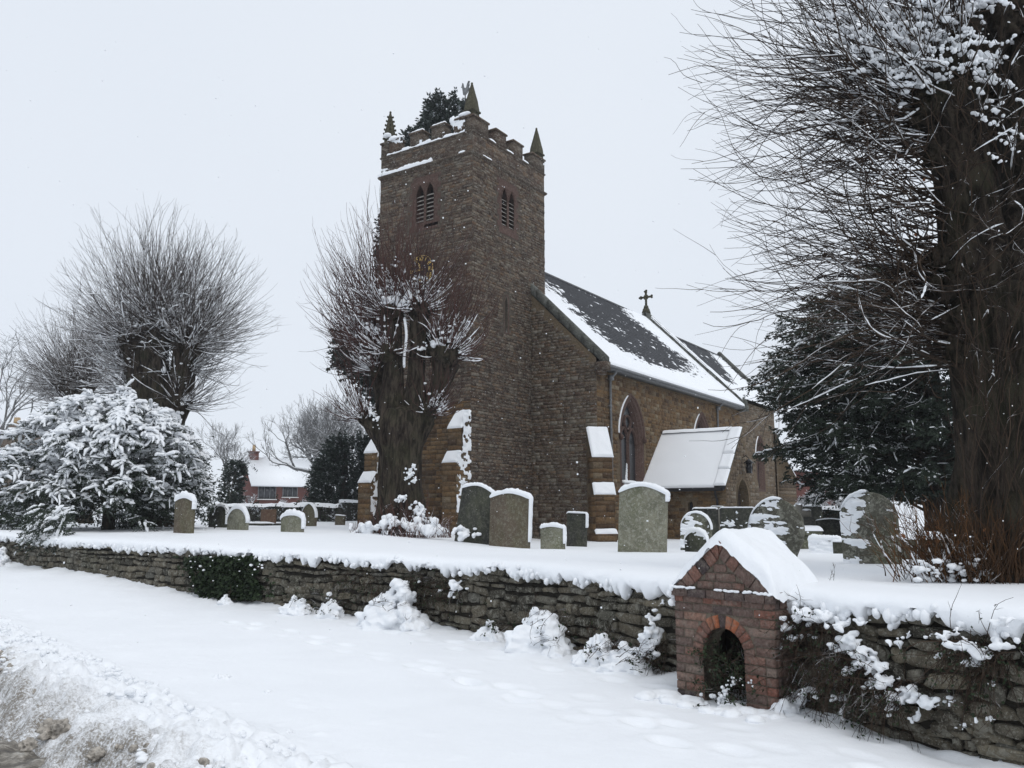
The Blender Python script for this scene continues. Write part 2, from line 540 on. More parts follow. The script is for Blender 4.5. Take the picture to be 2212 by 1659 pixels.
M['shoot_red'] = mat_twig('red brown basal shoots', (0.06, 0.03, 0.026), (0.14, 0.065, 0.05), 0.7)
M['bramble'] = mat_twig('bramble stems', (0.03, 0.022, 0.017), (0.075, 0.05, 0.035), 0.2)

def mat_leaf(name, ca, cb, snow=0.0):
    m = bpy.data.materials.new(name)
    nt, nd, lk, bs = nodes(m)
    col = ramp(nt, tint_attr(nt), [(0.0, ca), (1.0, cb)])
    if snow:
        patch = ramp(nt, noise_n(nt, 3.2, 4, 0.6, worldpos(nt)), [(0.66 - 0.3 * snow, 0.0), (0.72 - 0.3 * snow, 0.85)])
        col = mix(nt, patch, col, (0.72, 0.75, 0.79))
    lk.new(col, bs.inputs['Base Color'])
    bs.inputs['Roughness'].default_value = 0.6
    bs.inputs['Specular IOR Level'].default_value = 0.2
    return m
M['yew'] = mat_leaf('yew needles', (0.007, 0.012, 0.009), (0.036, 0.05, 0.032))
M['yew_snowy'] = mat_leaf('snow dusted yew needles', (0.014, 0.022, 0.015), (0.045, 0.062, 0.04), 0.25)
M['conifer'] = mat_leaf('far conifer needles', (0.014, 0.022, 0.018), (0.04, 0.055, 0.045), 0.2)
M['ivy'] = mat_leaf('ivy leaves', (0.010, 0.018, 0.009), (0.032, 0.05, 0.022))
M['hedge'] = mat_leaf('hedge leaves', (0.02, 0.03, 0.018), (0.06, 0.07, 0.045), 0.45)
M['dead_leaf'] = mat_leaf('dead brown leaves', (0.12, 0.045, 0.02), (0.24, 0.1, 0.04))
# ================================================================ GROUND
def g_yard(x, y):
    left = sstep(2.0, -6.0, x)
    far = sstep(12.0, 30.0, y)
    return 0.02 + far * (0.2 * left - 0.38 * (1 - left)) + 0.03 * fbm(np.asarray(x) * 0.35, np.asarray(y) * 0.35, 0, 2, 3)
def gz(x, y):
    return float(g_yard(np.array([float(x)]), np.array([float(y)]))[0])

# the line of the churchyard wall, right to left
WPTS = [(14.0, -8.0), (9.0, -1.2), (5.7, 3.1), (3.74, 5.72), (3.02, 6.72), (2.52, 7.5), (2.08, 8.45), (1.45, 9.55), (-0.16, 11.8), (-2.7, 13.9), (-5.6, 16.0), (-9.2, 19.0), (-13.0, 22.0), (-19.0, 26.6), (-27.0, 32.6), (-42.0, 44.0)]
_w = resample([(a, b, 0) for a, b in WPTS], 1600)[:, :2]
_d = np.concatenate([[0], np.cumsum(np.hypot(*np.diff(_w, axis=0).T))])
WLEN = _d[-1]
def wxy(s):
    return np.stack([np.interp(s, _d, _w[:, 0]), np.interp(s, _d, _w[:, 1])], -1)
_t = norm(np.gradient(_w, axis=0))
_k = np.ones(61) / 61
_tx = np.convolve(np.pad(_t[:, 0], 30, 'edge'), _k, 'valid'); _ty = np.convolve(np.pad(_t[:, 1], 30, 'edge'), _k, 'valid')
def wnorm(s):                # inward normal (into the churchyard)
    tx = np.interp(s, _d, _tx); ty = np.interp(s, _d, _ty)
    return norm(np.stack([ty, -tx], -1))
def s_at_y(y):
    return float(np.interp(y, _w[:, 1], _d))
S_A, S_B = s_at_y(3.6), s_at_y(27.0)

BL0 = np.array([-8.28, 13.72]); BLN = np.array([0.75, 0.667])        # edge of the ploughed bank
def bank_d(x, y):
    return (x - BL0[0]) * BLN[0] + (y - BL0[1]) * BLN[1]
def g_verge(x, y):
    x = np.asarray(x, float); y = np.asarray(y, float)
    z = -0.93 + 0.36 * sstep(12.5, 23.0, y) + 0.035 * fbm(x * 0.5, y * 0.5, 0, 3, 21) + 0.012 * fbm(x * 2.2, y * 2.2, 0, 3, 22) - 0.12 * sstep(2.3, 3.6, x)
    return z
def gv(x, y):
    return float(g_verge(np.array([float(x)]), np.array([float(y)])).ravel()[0])

# footprints along the verge, half filled in
def footprints():
    pts = []
    for (p0, p1, n, off) in ((( -4.2, 13.2), (4.2, 3.9), 30, 0.13), ((-2.2, 13.0), (3.3, 6.0), 20, 0.11), ((-1.0, 9.6), (2.6, 4.6), 13, 0.12)):
        p0 = np.array(p0); p1 = np.array(p1); d = norm(p1 - p0); nn = np.array([-d[1], d[0]])
        for k in range(n):
            t = (k + RNG.uniform(-.15, .15)) / n
            c = p0 + (p1 - p0) * t + nn * (off * (1 if k % 2 else -1) + RNG.normal(0, .05))
            pts.append((c, d, RNG.uniform(.012, .042)))
    return pts
FOOT = footprints()

def ground_verge():
    st = 0.042
    xs = np.arange(-17.0, 7.0, st); ys = np.arange(3.4, 30.0, st)
    # finer near, coarser far
    ys = np.concatenate([np.arange(3.4, 15.0, 0.04), np.arange(15.0, 32.0, 0.09)])
    xs = np.concatenate([np.arange(-24, -9, 0.11), np.arange(-9, 6.4, 0.04)])
    X, Y = np.meshgrid(xs, ys, indexing='ij')
    # drop far from view
    Z = g_verge(X, Y)
    for c, d, dep in FOOT:
        i0, i1 = np.searchsorted(xs, [c[0] - .4, c[0] + .4]); j0, j1 = np.searchsorted(ys, [c[1] - .4, c[1] + .4])
        if i1 <= i0 or j1 <= j0: continue
        x = X[i0:i1, j0:j1] - c[0]; y = Y[i0:i1, j0:j1] - c[1]
        u = x * d[0] + y * d[1]; v = -x * d[1] + y * d[0]
        r2 = (u / .16) ** 2 + (v / .085) ** 2 + .5 * fbm(X[i0:i1, j0:j1] * 9, Y[i0:i1, j0:j1] * 9, 0, 2, 27)
        r2 = np.clip(r2, 0, None)
        Z[i0:i1, j0:j1] += -dep * np.exp(-r2 ** 2) + dep * .35 * np.exp(-(np.sqrt(r2) - 1.45) ** 2 * 6)
    # snow drifted up against the wall
    SS = np.linspace(S_A - 2, S_B + 6, 700)
    wp = wxy(SS); wn_ = wnorm(SS)
    Q = np.full(X.shape, 99.0)
    for j in range(len(ys)):
        k0, k1 = 0, len(SS)
        dx = X[:, j][:, None] - wp[None, :, 0]; dy = ys[j] - wp[None, :, 1]
        dd = dx * dx + dy * dy
        k = np.argmin(dd, axis=1)
        Q[:, j] = -(dx[np.arange(len(xs)), k] * wn_[k, 0] + dy[0, k] * wn_[k, 1])   # distance in front of wall
    Z += 0.10 * np.exp(-np.clip(Q, 0, 9) / 0.28) * (0.7 + 0.9 * fbm(X * 1.6, Y * 1.6, 0, 3, 31))
    Z += 0.03 * np.exp(-np.clip(Q, 0, 9) / 0.35) * fbm(X * 6, Y * 6, 0, 2, 32)
    # ploughed bank along the road
    d = bank_d(X, Y) + 0.28 * fbm(X * 0.9, Y * 0.9, 0, 3, 41)
    wgt = sstep(-1.6, -0.8, d) * sstep(0.35, -0.30, d)
    wx = X + 0.12 * fbm(X * 3, Y * 3, 0, 2, 51); wy = Y + 0.12 * fbm(X * 3, Y * 3, 5, 2, 52)
    f1, f2, cid = worley(wx * 3.1, wy * 3.1, 3)
    g1, g2, cid2 = worley(wx * 8.0, wy * 8.0, 7)
    chunk = 0.10 * cid * sstep(0.0, 0.3, f2 - f1) + 0.05 * cid2 * sstep(0.0, 0.3, g2 - g1)
    rough = 0.07 * fbm(X * 3.4, Y * 3.4, 0, 3, 63) + 0.075 * fbm(X * 8, Y * 8, 0, 4, 61, .6)
    near = sstep(15, 8, Y)
    Z += wgt * (0.05 + (chunk + rough) * (0.4 + 0.6 * near))
    # falls to the road
    Z -= 0.42 * sstep(-0.6, -1.5, d)
    # crumbs of snow thrown over the clean verge
    sp = sstep(1.6, 0.2, d) * (1 - wgt)
    Z += sp * 0.035 * np.clip(fbm(X * 5, Y * 5, 0, 3, 71) * 2.2 - 0.9, 0, 1)
    dirt = np.clip(sstep(-0.25, -1.05, d) * (0.5 + 0.8 * fbm(X * 3.4, Y * 3.4, 0, 5, 81, .65)) + sstep(-0.6, -1.3, d) * 0.55 + 0.25 * wgt * np.clip(fbm(X * 8, Y * 8, 0, 3, 82) * 2 - .5, 0, 1) * sstep(0, -.6, d), 0, 1)
    V = np.stack([X, Y, Z], -1).reshape(-1, 3)
    F = grid_faces(len(xs), len(ys))[:, ::-1]
    # keep what lies in front of the wall (and a little under it)
    keep = (Q.ravel() > -0.3)
    rr = np.abs(X.ravel() + 0.0) < (Y.ravel() * 0.72 + 3.0)
    keep &= rr
    F = F[keep[F].all(axis=1)]
    used = np.unique(F)
    mp_ = np.full(len(V), -1); mp_[used] = np.arange(len(used))
    me = make_mesh('verge', V[used], mp_[F], [], dirt.ravel()[used], True)
    m = bpy.data.materials.new('verge snow with dirty ploughed edge')
    nt, nd, lk, bs = nodes(m)
    w = worldpos(nt)
    t = tint_attr(nt)
    n = noise_n(nt, 6, 8, 0.8, w)
    df = math_n(nt, 'MULTIPLY', ramp(nt, n, [(0.36, 0.45), (0.64, 1.35)]), t)
    n2 = noise_n(nt, 48, 5, 0.8, w)
    df2 = math_n(nt, 'MULTIPLY', ramp(nt, n2, [(0.36, 0.25), (0.64, 1.6)]), df)
    dirtc = ramp(nt, n2, [(0.35, (0.06, 0.049, 0.038)), (0.65, (0.24, 0.21, 0.17))])
    cl = noise_n(nt, 1.1, 3, 0.5, w)
    clean = ramp(nt, cl, [(0.3, tuple(k * 0.975 for k in SNOWC)), (0.7, SNOWC)])
    lk.new(mix(nt, ramp(nt, df2, [(0.08, 0.0), (1.0, 0.95)]), clean, dirtc), bs.inputs['Base Color'])
    bs.inputs['Roughness'].default_value = 0.65
    bs.inputs['Specular IOR Level'].default_value = 0.2
    a = bump(nt, noise_n(nt, 12, 5, 0.6, w), 0.18, 0.05, None)
    bump(nt, noise_n(nt, 80, 3, 0.6, w), 0.3, 0.012, bs, a)
    o = link('verge', me, m)
    tag(o, kind='structure')

def ground_road():
    xs = np.arange(-26, 1.5, 0.06); ys = np.arange(2.5, 24.0, 0.06)
    X, Y = np.meshgrid(xs, ys, indexing='ij')
    d = bank_d(X, Y)
    Z = -1.12 + 0.05 * fbm(X * 2.2, Y * 2.2, 0, 4, 91) + 0.035 * fbm(X * 9, Y * 9, 0, 3, 92) + 0.36 * sstep(12.5, 23.0, Y) * 0.9
    # wheel ruts run along the road
    Z += -0.04 * np.exp(-((d + 2.3) / .35) ** 2) + 0.05 * np.exp(-((d + 1.5) / .3) ** 2) * (1 + fbm(X * 4, Y * 4, 0, 3, 93))
    V = np.stack([X, Y, Z], -1).reshape(-1, 3)
    F = grid_faces(len(xs), len(ys))[:, ::-1]
    keep = (d.ravel() < 0.3) & (np.abs(X.ravel()) < Y.ravel() * 0.72 + 3)
    F = F[keep[F].all(axis=1)]
    used = np.unique(F); mp_ = np.full(len(V), -1); mp_[used] = np.arange(len(used))
    me = make_mesh('road', V[used], mp_[F], [], None, True)
    m = bpy.data.materials.new('brown road slush')
    nt, nd, lk, bs = nodes(m)
    w = worldpos(nt)
    n = noise_n(nt, 4.5, 7, 0.7, w)
    n2 = noise_n(nt, 30, 5, 0.7, w)
    c = ramp(nt, n, [(0.36, (0.06, 0.052, 0.042)), (0.5, (0.16, 0.14, 0.112)), (0.6, (0.38, 0.35, 0.3)), (0.7, (0.7, 0.69, 0.67))])
    c = mix(nt, 1.0, c, ramp(nt, n2, [(0.3, 0.5), (0.7, 1.25)]), 'MULTIPLY')
    lk.new(c, bs.inputs['Base Color'])
    bs.inputs['Roughness'].default_value = 0.55
    a = bump(nt, n, 0.6, 0.06, None)
    bump(nt, n2, 0.6, 0.02, bs, a)
    tag(link('road', me, m), kind='structure')

def ground_yard():
    """churchyard snow: one sheet from the ragged lip over the wall to the horizon"""
    ss = np.concatenate([np.arange(0, S_A, 0.6), np.arange(S_A, S_B, 0.028), np.arange(S_B, WLEN, 0.5)])
    # profile: (outward offset o, height dz, blend weight of raggedness)
    prof = [(0.02, -0.085, 1.0), (0.07, -0.10, 1.0), (0.11, -0.085, 1.0), (0.135, -0.06, .9), (0.14, -0.03, .75), (0.135, 0.005, .6), (0.12, 0.03, .45), (0.095, 0.055, .35), (0.05, 0.075, .25), (0.0, 0.088, .18), (-0.07, 0.095, .1), (-0.16, 0.1, .06), (-0.28, 0.1, .03)]
    q = [0.42, 0.6, 0.8, 1.05, 1.35, 1.7, 2.1, 2.6, 3.2, 3.9, 4.7, 5.6, 6.6, 7.8, 9.2, 10.8, 12.5, 14.5, 17, 20, 24, 29, 35, 43, 54, 70, 95, 140, 230, 500]
    P0 = wxy(ss); Nn = wnorm(ss)
    base = g_yard(P0[:, 0], P0[:, 1])
    rag = (0.22 * (fbm(ss * 1.1, ss * 0, 1, 3, 101)) + 0.75 * fbm(ss * 4.3, ss * 0, 2, 3, 102) + 0.65 * fbm(ss * 13, ss * 0, 3, 2, 103))
    bulge = 1 + 0.5 * fbm(ss * 1.6, ss * 0, 4, 3, 104)
    V = []
    for (o, dz, wgt) in prof:
        oo = o * (bulge if o > 0 else 1) + (0.03 * wgt * fbm(ss * 9, ss * 0 + dz * 30, 5, 3, 105) if o > 0 else 0)
        zz = base + dz * (1 if dz > 0 else 0.8) + wgt * (rag * 0.17 if dz < 0 else rag * 0.02) * np.clip(-dz * 8 + .15, 0, 1)
        p = P0 - Nn * oo[:, None] if not np.isscalar(oo) else P0 - Nn * oo
        zz = zz + 0.012 * fbm(ss * 20, ss * 0 + dz * 60, 6, 2, 106) * wgt
        V.append(np.column_stack([p, zz]))
    for qq in q:
        p = P0 + Nn * qq
        z = g_yard(p[:, 0], p[:, 1]) + 0.1 * (1 - sstep(0.3, 2.2, qq)) + 0.02 * fbm(p[:, 0] * 1.1, p[:, 1] * 1.1, 0, 3, 107)
        V.append(np.column_stack([p, z]))
    V = np.stack(V, 1)
    F = grid_faces(V.shape[0], V.shape[1])
    me = make_mesh('churchyard_ground', V.reshape(-1, 3), F, [], None, True)
    o = link('churchyard_ground', me, M['snow'])
    tag(o, kind='structure')
    # crumbs hanging from the lip
    mb = MB()
    for k in range(1100):
        s = RNG.uniform(S_A, S_B)
        p = wxy(np.array([s]))[0]; nn = wnorm(np.array([s]))[0]
        b = gz(p[0], p[1])
        rg = float(0.22 * fbm(np.array([s * 1.1]), 0, 1, 3, 101)[0] + 0.65 * fbm(np.array([s * 4.3]), 0, 2, 3, 102)[0] + .45 * fbm(np.array([s * 13]), 0, 3, 2, 103)[0])
        o = RNG.uniform(0.04, 0.15)
        z = b - 0.05 + rg * 0.12 + RNG.uniform(-0.05, 0.04)
        r = RNG.uniform(0.014, 0.042)
        add_blob(mb, (p[0] - nn[0] * o, p[1] - nn[1] * o, z), (r, r, r * RNG.uniform(.8, 1.5)), 1, .4, 2, k)
    lips = mb.build('snow_lip_lumps', M['snow_lump'], o_ := bpy.data.objects['churchyard_ground'], True)
    lips['kind'] = 'stuff'
ground_verge(); ground_road(); ground_yard()

# ================================================================ CHURCHYARD WALL
def projected(V):
    """rough picture size of a set of points"""
    c = V.mean(0)
    d = max(0.5, c[1])
    e = V.max(0) - V.min(0)
    return np.linalg.norm(e) / d

def rubble(center, T, Nn, w, h, depth, rng):
    """one rounded field stone: eight-sided, front pulled in"""
    hw, hh = w / 2, h / 2
    k = 0.28
    o = np.array([(-1, -1 + k * 1.6), (-1 + k, -1), (1 - k, -1), (1, -1 + k * 1.6), (1, 1 - k * 1.6), (1 - k, 1), (-1 + k, 1), (-1, 1 - k * 1.6)])
    o = o + rng.uniform(-.2, .2, o.shape)
    tilt = rng.normal(0, .09)
    ring = o * [hw, hh]
    def pos(r, d):
        u = r[:, 0] - r[:, 1] * tilt; v = r[:, 1] + r[:, 0] * tilt
        return center + u[:, None] * T + np.outer(v, [0, 0, 1]) - Nn * np.asarray(d).reshape(-1, 1)
    back = pos(ring * 1.02, np.full(8, -0.02))
    mid = pos(ring, np.full(8, depth * .72) + rng.uniform(-.01, .01, 8))
    fr = pos(ring * (0.86 + rng.uniform(-.14, .06, (8, 1))), np.full(8, depth) + rng.uniform(-.016, .016, 8))
    ce = pos(rng.uniform(-.3, .3, (1, 2)) * [hw, hh], [depth * rng.uniform(.85, 1.25)])
    V = np.vstack([back, mid, fr, ce])
    q = []
    for a in (0, 8):
        for i in range(8):
            j = (i + 1) % 8
            q.append((a + i, a + j, a + 8 + j, a + 8 + i))
    t = [(16 + i, 16 + (i + 1) % 8, 24) for i in range(8)]
    return V, np.array(q), np.array(t)

def churchyard_wall():
    root = empty('churchyard_wall', (float(wxy(np.array([s_at_y(12)]))[0, 0]), 12.0, -0.95))
    tag(root, 'low dry stone retaining wall of mossy grey rubble under a lip of snow', 'wall')
    inv = np.array(root.location)
    ss = np.arange(S_A - 0.6, S_B + 3, 0.25)
    P = wxy(ss); Nn = wnorm(ss)
    rows = []
    for z in (-1.6, 0.0):
        for d in ((0.0, 0.35) if z < -1 else (0.35, 0.0)): pass
    prof = [(0.0, -1.7), (0.0, -0.02), (0.3, -0.02), (0.3, -1.7)]
    V = np.stack([np.column_stack([P + Nn * o, g_yard(P[:, 0], P[:, 1]) * (1 if z > -1 else 0) + z]) for o, z in prof], 1)
    mb = MB(); mb.add(V.reshape(-1, 3) - inv, grid_faces(V.shape[0], 4, 0, True)[:, ::-1])
    mb.build('wall_core', M['wall_core'], root)
    rng = np.random.default_rng(5)
    st = []
    z_off = 0.0
    j = 0
    zrel = 0.0
    while zrel > -1.12:
        h = rng.uniform(0.06, 0.14)
        s = S_A - 0.3 + rng.uniform(0, .2)
        while s < S_B + 1.5:
            w = rng.uniform(0.11, 0.42) * (0.8 + h * 2)
            if rng.random() < .2: w *= .5
            sm = s + w / 2
            p = wxy(np.array([sm]))[0]; nn = wnorm(np.array([sm]))[0]
            wob = 0.09 * float(fbm(np.array([sm * .8]), zrel * 3, 0, 2, 111)[0])
            zt = gz(p[0], p[1]) + zrel + wob
            zb = gv(p[0], p[1])
            if zt > zb - 0.12:
                T = np.array([nn[1] * -1, nn[0], 0.0])
                hh = h * rng.uniform(.72, 1.18)
                c = np.array([p[0], p[1], zt - h / 2]) 
                Vv, q, t = rubble(c, T, np.array([nn[0], nn[1], 0]), w * .96, hh * .93, rng.uniform(.025, .075), rng)
                st.append((projected(Vv), Vv, q, t, rng.random()))
            s += w + rng.uniform(.002, .016)
        zrel -= h + 0.006
        j += 1
    st.sort(key=lambda a: -a[0])
    rest = MB()
    for k, (sz, Vv, q, t, ti) in enumerate(st):
        if k < 300:
            c = Vv.mean(0)
            mb = MB(); mb.add(Vv - c, q, ti); mb.t3.append(t)
            o = mb.build('stone', M['wall_stone'], root)
            o.location = tuple(c - inv)
        else:
            n0 = rest.n
            rest.add(Vv - inv, q, ti); rest.t3.append(t + n0)
    o = rest.build('small_stones', M['wall_stone'], root)
    o['kind'] = 'stuff'
churchyard_wall()

# ================================================================ BRICK WELL HOUSE
def snow_sheet(mb, P, Nv, T):
    """P (a,b,3) surface points, Nv normals, T thickness; a closed-looking sheet of snow"""
    V = P + Nv * T[..., None]
    mb.add(V.reshape(-1, 3), grid_faces(P.shape[0], P.shape[1]))

def well_house():
    WX = norm(np.array([2.227 - 1.543, 7.314 - 8.109]))
    base = np.array([1.543, 8.109, -0.93])
    root = empty('well_house', tuple(base), math.atan2(WX[1], WX[0]))
    tag(root, 'small gabled brick well house with round arched opening, thick snow on its roof', 'well house')
    Wd, Dp, He, Ha = 1.05, 0.36, 1.0, 1.45      # width, depth, eaves, apex above base
    rng = np.random.default_rng(9)
    cxm = Wd / 2
    r_in, r_out, zs = 0.22, 0.34, 0.45
    inset = 0.005
    # mortar core with the arched hole
    outer = [(0.0, -0.3), (cxm - r_in, -0.3)]
    n = 18
    arch = [(cxm - r_in, zs)] + [(cxm - r_in * math.cos(a), zs + r_in * math.sin(a)) for a in np.linspace(0, math.pi, n)[1:-1]] + [(cxm + r_in, zs)]
    poly = [(inset, -0.3), (cxm - r_in, -0.3)] + arch + [(cxm + r_in, -0.3), (Wd - inset, -0.3), (Wd - inset, He), (cxm, Ha - inset), (inset, He)]
    def extr(poly, y0, y1, mb, caps=True, tint=.5):
        k = len(poly)
        V = [(x, y0, z) for x, z in poly] + [(x, y1, z) for x, z in poly]
        q = [(i, (i + 1) % k, k + (i + 1) % k, k + i) for i in range(k)]
        n0 = mb.n
        mb.add(V, q, tint)
        tr = tessellate_polygon([[Vector((x, z, 0)) for x, z in poly]])
        tr = [tuple(t) for t in tr]
        F = np.array(tr)
        mb.t3.append(F + n0); mb.t3.append(F[:, ::-1] + n0 + k)
    mb = MB(); extr(poly, inset, 0.24, mb)
    full = [(inset, -0.3), (Wd - inset, -0.3), (Wd - inset, He), (cxm, Ha - inset), (inset, He)]
    extr(full, 0.50, Dp + .3, mb)
    # side walls between front and back
    for x0, x1 in ((inset, 0.2), (Wd - 0.2, Wd - inset)):
        mb.box(((x0 + x1) / 2, 0.37, (He - .3) / 2), (x1 - x0, 0.262, He + .3))
    # ceiling
    extr([(0.2, 0.78), (Wd - .2, .78), (Wd - inset, He), (cxm, Ha - inset), (inset, He)], 0.239, 0.501, mb)
    mb.build('mortar_core', M['brick_mortar'], root)
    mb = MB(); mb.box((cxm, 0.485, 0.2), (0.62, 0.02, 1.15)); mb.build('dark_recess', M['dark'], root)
    bricks = []
    def brick_quad(pts, y0, y1, ti):
        """brick with the given four front corners (x,z)"""
        c = np.mean(pts, 0)
        P = []
        for y, k in ((y1, 1.0), (y0 + .004, 1.0), (y0, 0.98)):
            for (x, z) in pts:
                P.append((c[0] + (x - c[0]) * k + (rng.uniform(-.002, .002)), y + rng.uniform(-.0015, .0015), c[1] + (z - c[1]) * k))
        q = [(0, 1, 5, 4), (1, 2, 6, 5), (2, 3, 7, 6), (3, 0, 4, 7), (4, 5, 9, 8), (5, 6, 10, 9), (6, 7, 11, 10), (7, 4, 8, 11), (8, 9, 10, 11)]
        return np.array(P), np.array(q), ti
    def tint():
        r = rng.random()
        return rng.uniform(.0, .15) if r < .14 else rng.uniform(.2, .5) if r < .62 else rng.uniform(.5, .78) if r < .86 else rng.uniform(.8, .9) if r < .97 else 1.0
    H = 0.079; G = 0.011
    z = -0.16; row = 0
    while z < He - 0.085:
        z1 = z + H - G
        zm = (z + z1) / 2
        # hole half width at this course (outside of the arch ring)
        if zm < zs: hw = r_in
        elif zm < zs + r_out: hw = math.sqrt(max(r_out ** 2 - (zm - zs) ** 2, 0)) + 0.004
        else: hw = 0
        spans = [(0, cxm - hw), (cxm + hw, Wd)] if hw > 0.02 else [(0, Wd)]
        for (a, b) in spans:
            x = a - (0.11 if row % 2 else 0.0) if (a == 0) else a
            first = True
            while x < b - .02:
                x2 = min(x + 0.214, b)
                xa = max(x, a)
                if b - x2 < .05: x2 = b
                if x2 - xa > .03:
                    bricks.append(brick_quad([(xa, z), (x2 - (G if x2 < b else 0), z), (x2 - (G if x2 < b else 0), z1), (xa, z1)], -rng.uniform(0, .006), .03, tint()))
                x = x2
        z += H; row += 1
    # arch ring
    nv = 13
    for k in range(nv):
        a0 = math.pi * (k + .07) / nv; a1 = math.pi * (k + .93) / nv
        f = lambda r, a: (cxm - r * math.cos(a), zs + r * math.sin(a))
        ti = [.5, .45, .66, .6, .95, 1.0, .08, .97, 1.0, .62, .7, .55, .4][k]
        bricks.append(brick_quad([f(r_in, a0), f(r_out - .01, a0), f(r_out - .01, a1), f(r_in, a1)][::-1], -.004, .05, ti))
    # projecting eaves course
    x = -0.03
    for k in range(6):
        x2 = min(x + .205, Wd + .03)
        bricks.append(brick_quad([(x, He - .082), (x2 - G, He - .082), (x2 - G, He - .012), (x, He - .012)], -.03 - rng.uniform(0, .006), .02, rng.uniform(.05, .35)))
        x = x2
    # gable courses and the raking bricks along its verges
    sl = (Ha - He) / cxm
    band = 0.125
    z = He
    row = 0
    L = math.hypot(cxm, Ha - He)
    dx_, dz_ = cxm / L, (Ha - He) / L
    while z < Ha - 0.17:
        z1 = z + H - G
        half = (Ha - z1) / sl - band / dz_ * 1.0 * .98
        if half > .04:
            a, b = cxm - half, cxm + half
            x = a - rng.uniform(0, .1)
            while x < b - .02:
                x2 = min(x + .2, b); xa = max(x, a)
                if b - x2 < .05: x2 = b
                if x2 - xa > .03:
                    bricks.append(brick_quad([(xa, z), (x2 - G, z), (x2 - G, z1), (xa, z1)], -rng.uniform(0, .006), .03, rng.uniform(.25, .6)))
                x = x2
        z += H; row += 1
    for sgn in (-1, 1):
        t = 0.0
        while t < L - 0.03:
            wdt = 0.112 if sgn < 0 else (0.2 if t < .4 else .112)
            t2 = min(t + wdt, L - .0)
            P = []
            for tt, off in ((t, band), (t2 - G, band), (t2 - G, 0.004), (t, 0.004)):
                # along slope from the eaves up, inward offset perpendicular to the slope
                x = -cxm + dx_ * tt + dz_ * off
                zz = He + dz_ * tt - dx_ * off
                P.append((cxm + (x if sgn < 0 else -x), zz))
            if sgn > 0: P = P[::-1]
            # keep inside the gable half
            P = [((min(px_, cxm - .005) if sgn < 0 else max(px_, cxm + .005)), max(pz_, He)) for px_, pz_ in P]
            ar = abs(sum(P[i][0] * P[(i + 1) % 4][1] - P[(i + 1) % 4][0] * P[i][1] for i in range(4))) / 2
            if ar > .002:
                ti = .03 if (sgn < 0 and .3 < t < .42) else .62 if t > L - .16 else rng.uniform(.25, .6)
                bricks.append(brick_quad(P, -.012 - rng.uniform(0, .006), .03, ti))
            t = t2
    for P, q, ti in bricks:
        c = P.mean(0)
        mb = MB(); mb.add(P - c, q, ti)
        o = mb.build('brick', M['brick'], root); o.location = tuple(c)
    # right-hand side bricks
    z = -0.16; row = 0
    while z < He - .01:
        z1 = z + H - G
        y = 0.0 - (.1 if row % 2 else 0)
        while y < Dp + .1:
            y2 = y + .214; ya = max(y, .034)
            P = []
            pr = rng.uniform(0, .006) + (.03 if z > He - .09 else 0)
            for x, k in ((Wd - .03, 1), (Wd + pr - .006, 1), (Wd + pr, .96)):
                yc, zc = (ya + y2 - G) / 2, (z + z1) / 2
                for yy, zz in ((ya, z), (y2 - G, z), (y2 - G, z1), (ya, z1)):
                    P.append((x, yc + (yy - yc) * k, zc + (zz - zc) * k))
            P = np.array(P); c = P.mean(0)
            q = np.array([(0, 1, 5, 4), (1, 2, 6, 5), (2, 3, 7, 6), (3, 0, 4, 7), (4, 5, 9, 8), (5, 6, 10, 9), (6, 7, 11, 10), (7, 4, 8, 11), (8, 9, 10, 11)])
            mb = MB(); mb.add(P - c, q, rng.uniform(.1, .5))
            o = mb.build('brick', M['brick'], root); o.location = tuple(c)
            y = y2
        z += H; row += 1
    # thick roof snow
    nu, nv_ = 61, 44
    u = np.linspace(-1.07, 1.07, nu); v = np.linspace(-0.03, 0.78, nv_)
    U, Vv = np.meshgrid(u, v, indexing='ij')
    x = cxm + U * cxm
    roof = Ha - (Ha - He) * np.sqrt(U ** 2 + 0.012) + .02
    e = np.minimum((1.07 - np.abs(U)) * cxm, np.minimum(Vv + 0.03, 0.78 - Vv))
    edge = np.sqrt(np.clip(e / 0.11, 0, 1))
    th = 0.125 * (1 + 0.25 * fbm(x * 3, Vv * 3, 0, 3, 201)) * (1 + .35 * (U > 0) * np.clip(U, 0, 1))
    Z = roof + (th + 0.015) * edge - 0.015 + .014 * fbm(x * 14, Vv * 14, 1, 3, 202) * edge + .02 * fbm(x * 40, Vv * 40, 1, 2, 209) * (1 - edge)
    # right eave hangs down raggedly
    hang = np.clip((np.abs(U) - .85) / .22, 0, 1)
    Z -= hang * .035 * (1 + fbm(Vv * 9, U * 2, 2, 2, 203))
    xx = x + np.sign(U) * hang * .01
    yy = Vv - (1 - edge) * 0.0 + (Vv < 0) * .03 * fbm(x * 8, x * 0, 3, 3, 204)
    top = np.stack([xx, yy, Z], -1)
    low = np.stack([xx, yy + .0, np.minimum(Z, roof - .012)], -1)
    mb = MB(); mb.add(top.reshape(-1, 3), grid_faces(nu, nv_)); 
    k0 = mb.n
    mb.add(low.reshape(-1, 3), grid_faces(nu, nv_)[:, ::-1])
    mb.build('roof_snow', M['snow_lump'], root, True)
    # snow crumbs on the eaves course
    mb = MB()
    for k in range(40):
        x = rng.uniform(-.03, .3) if rng.random() < .5 else rng.uniform(.5, Wd)
        add_blob(mb, (x, -.03 + rng.uniform(-.01, .015), He - .005 + rng.uniform(0, .012)), (rng.uniform(.015, .04), .016, .012), 1, .3, 2, k)
    for k in range(16):
        add_blob(mb, (-.035 + rng.uniform(-.02, .02), rng.uniform(-.04, .1), He - rng.uniform(-.03, .16)), (.03, .03, .035), 1, .3, 2, k)
    mb.build('ledge_snow', M['snow_lump'], root, True)['kind'] = 'stuff'
    return root, WX, base
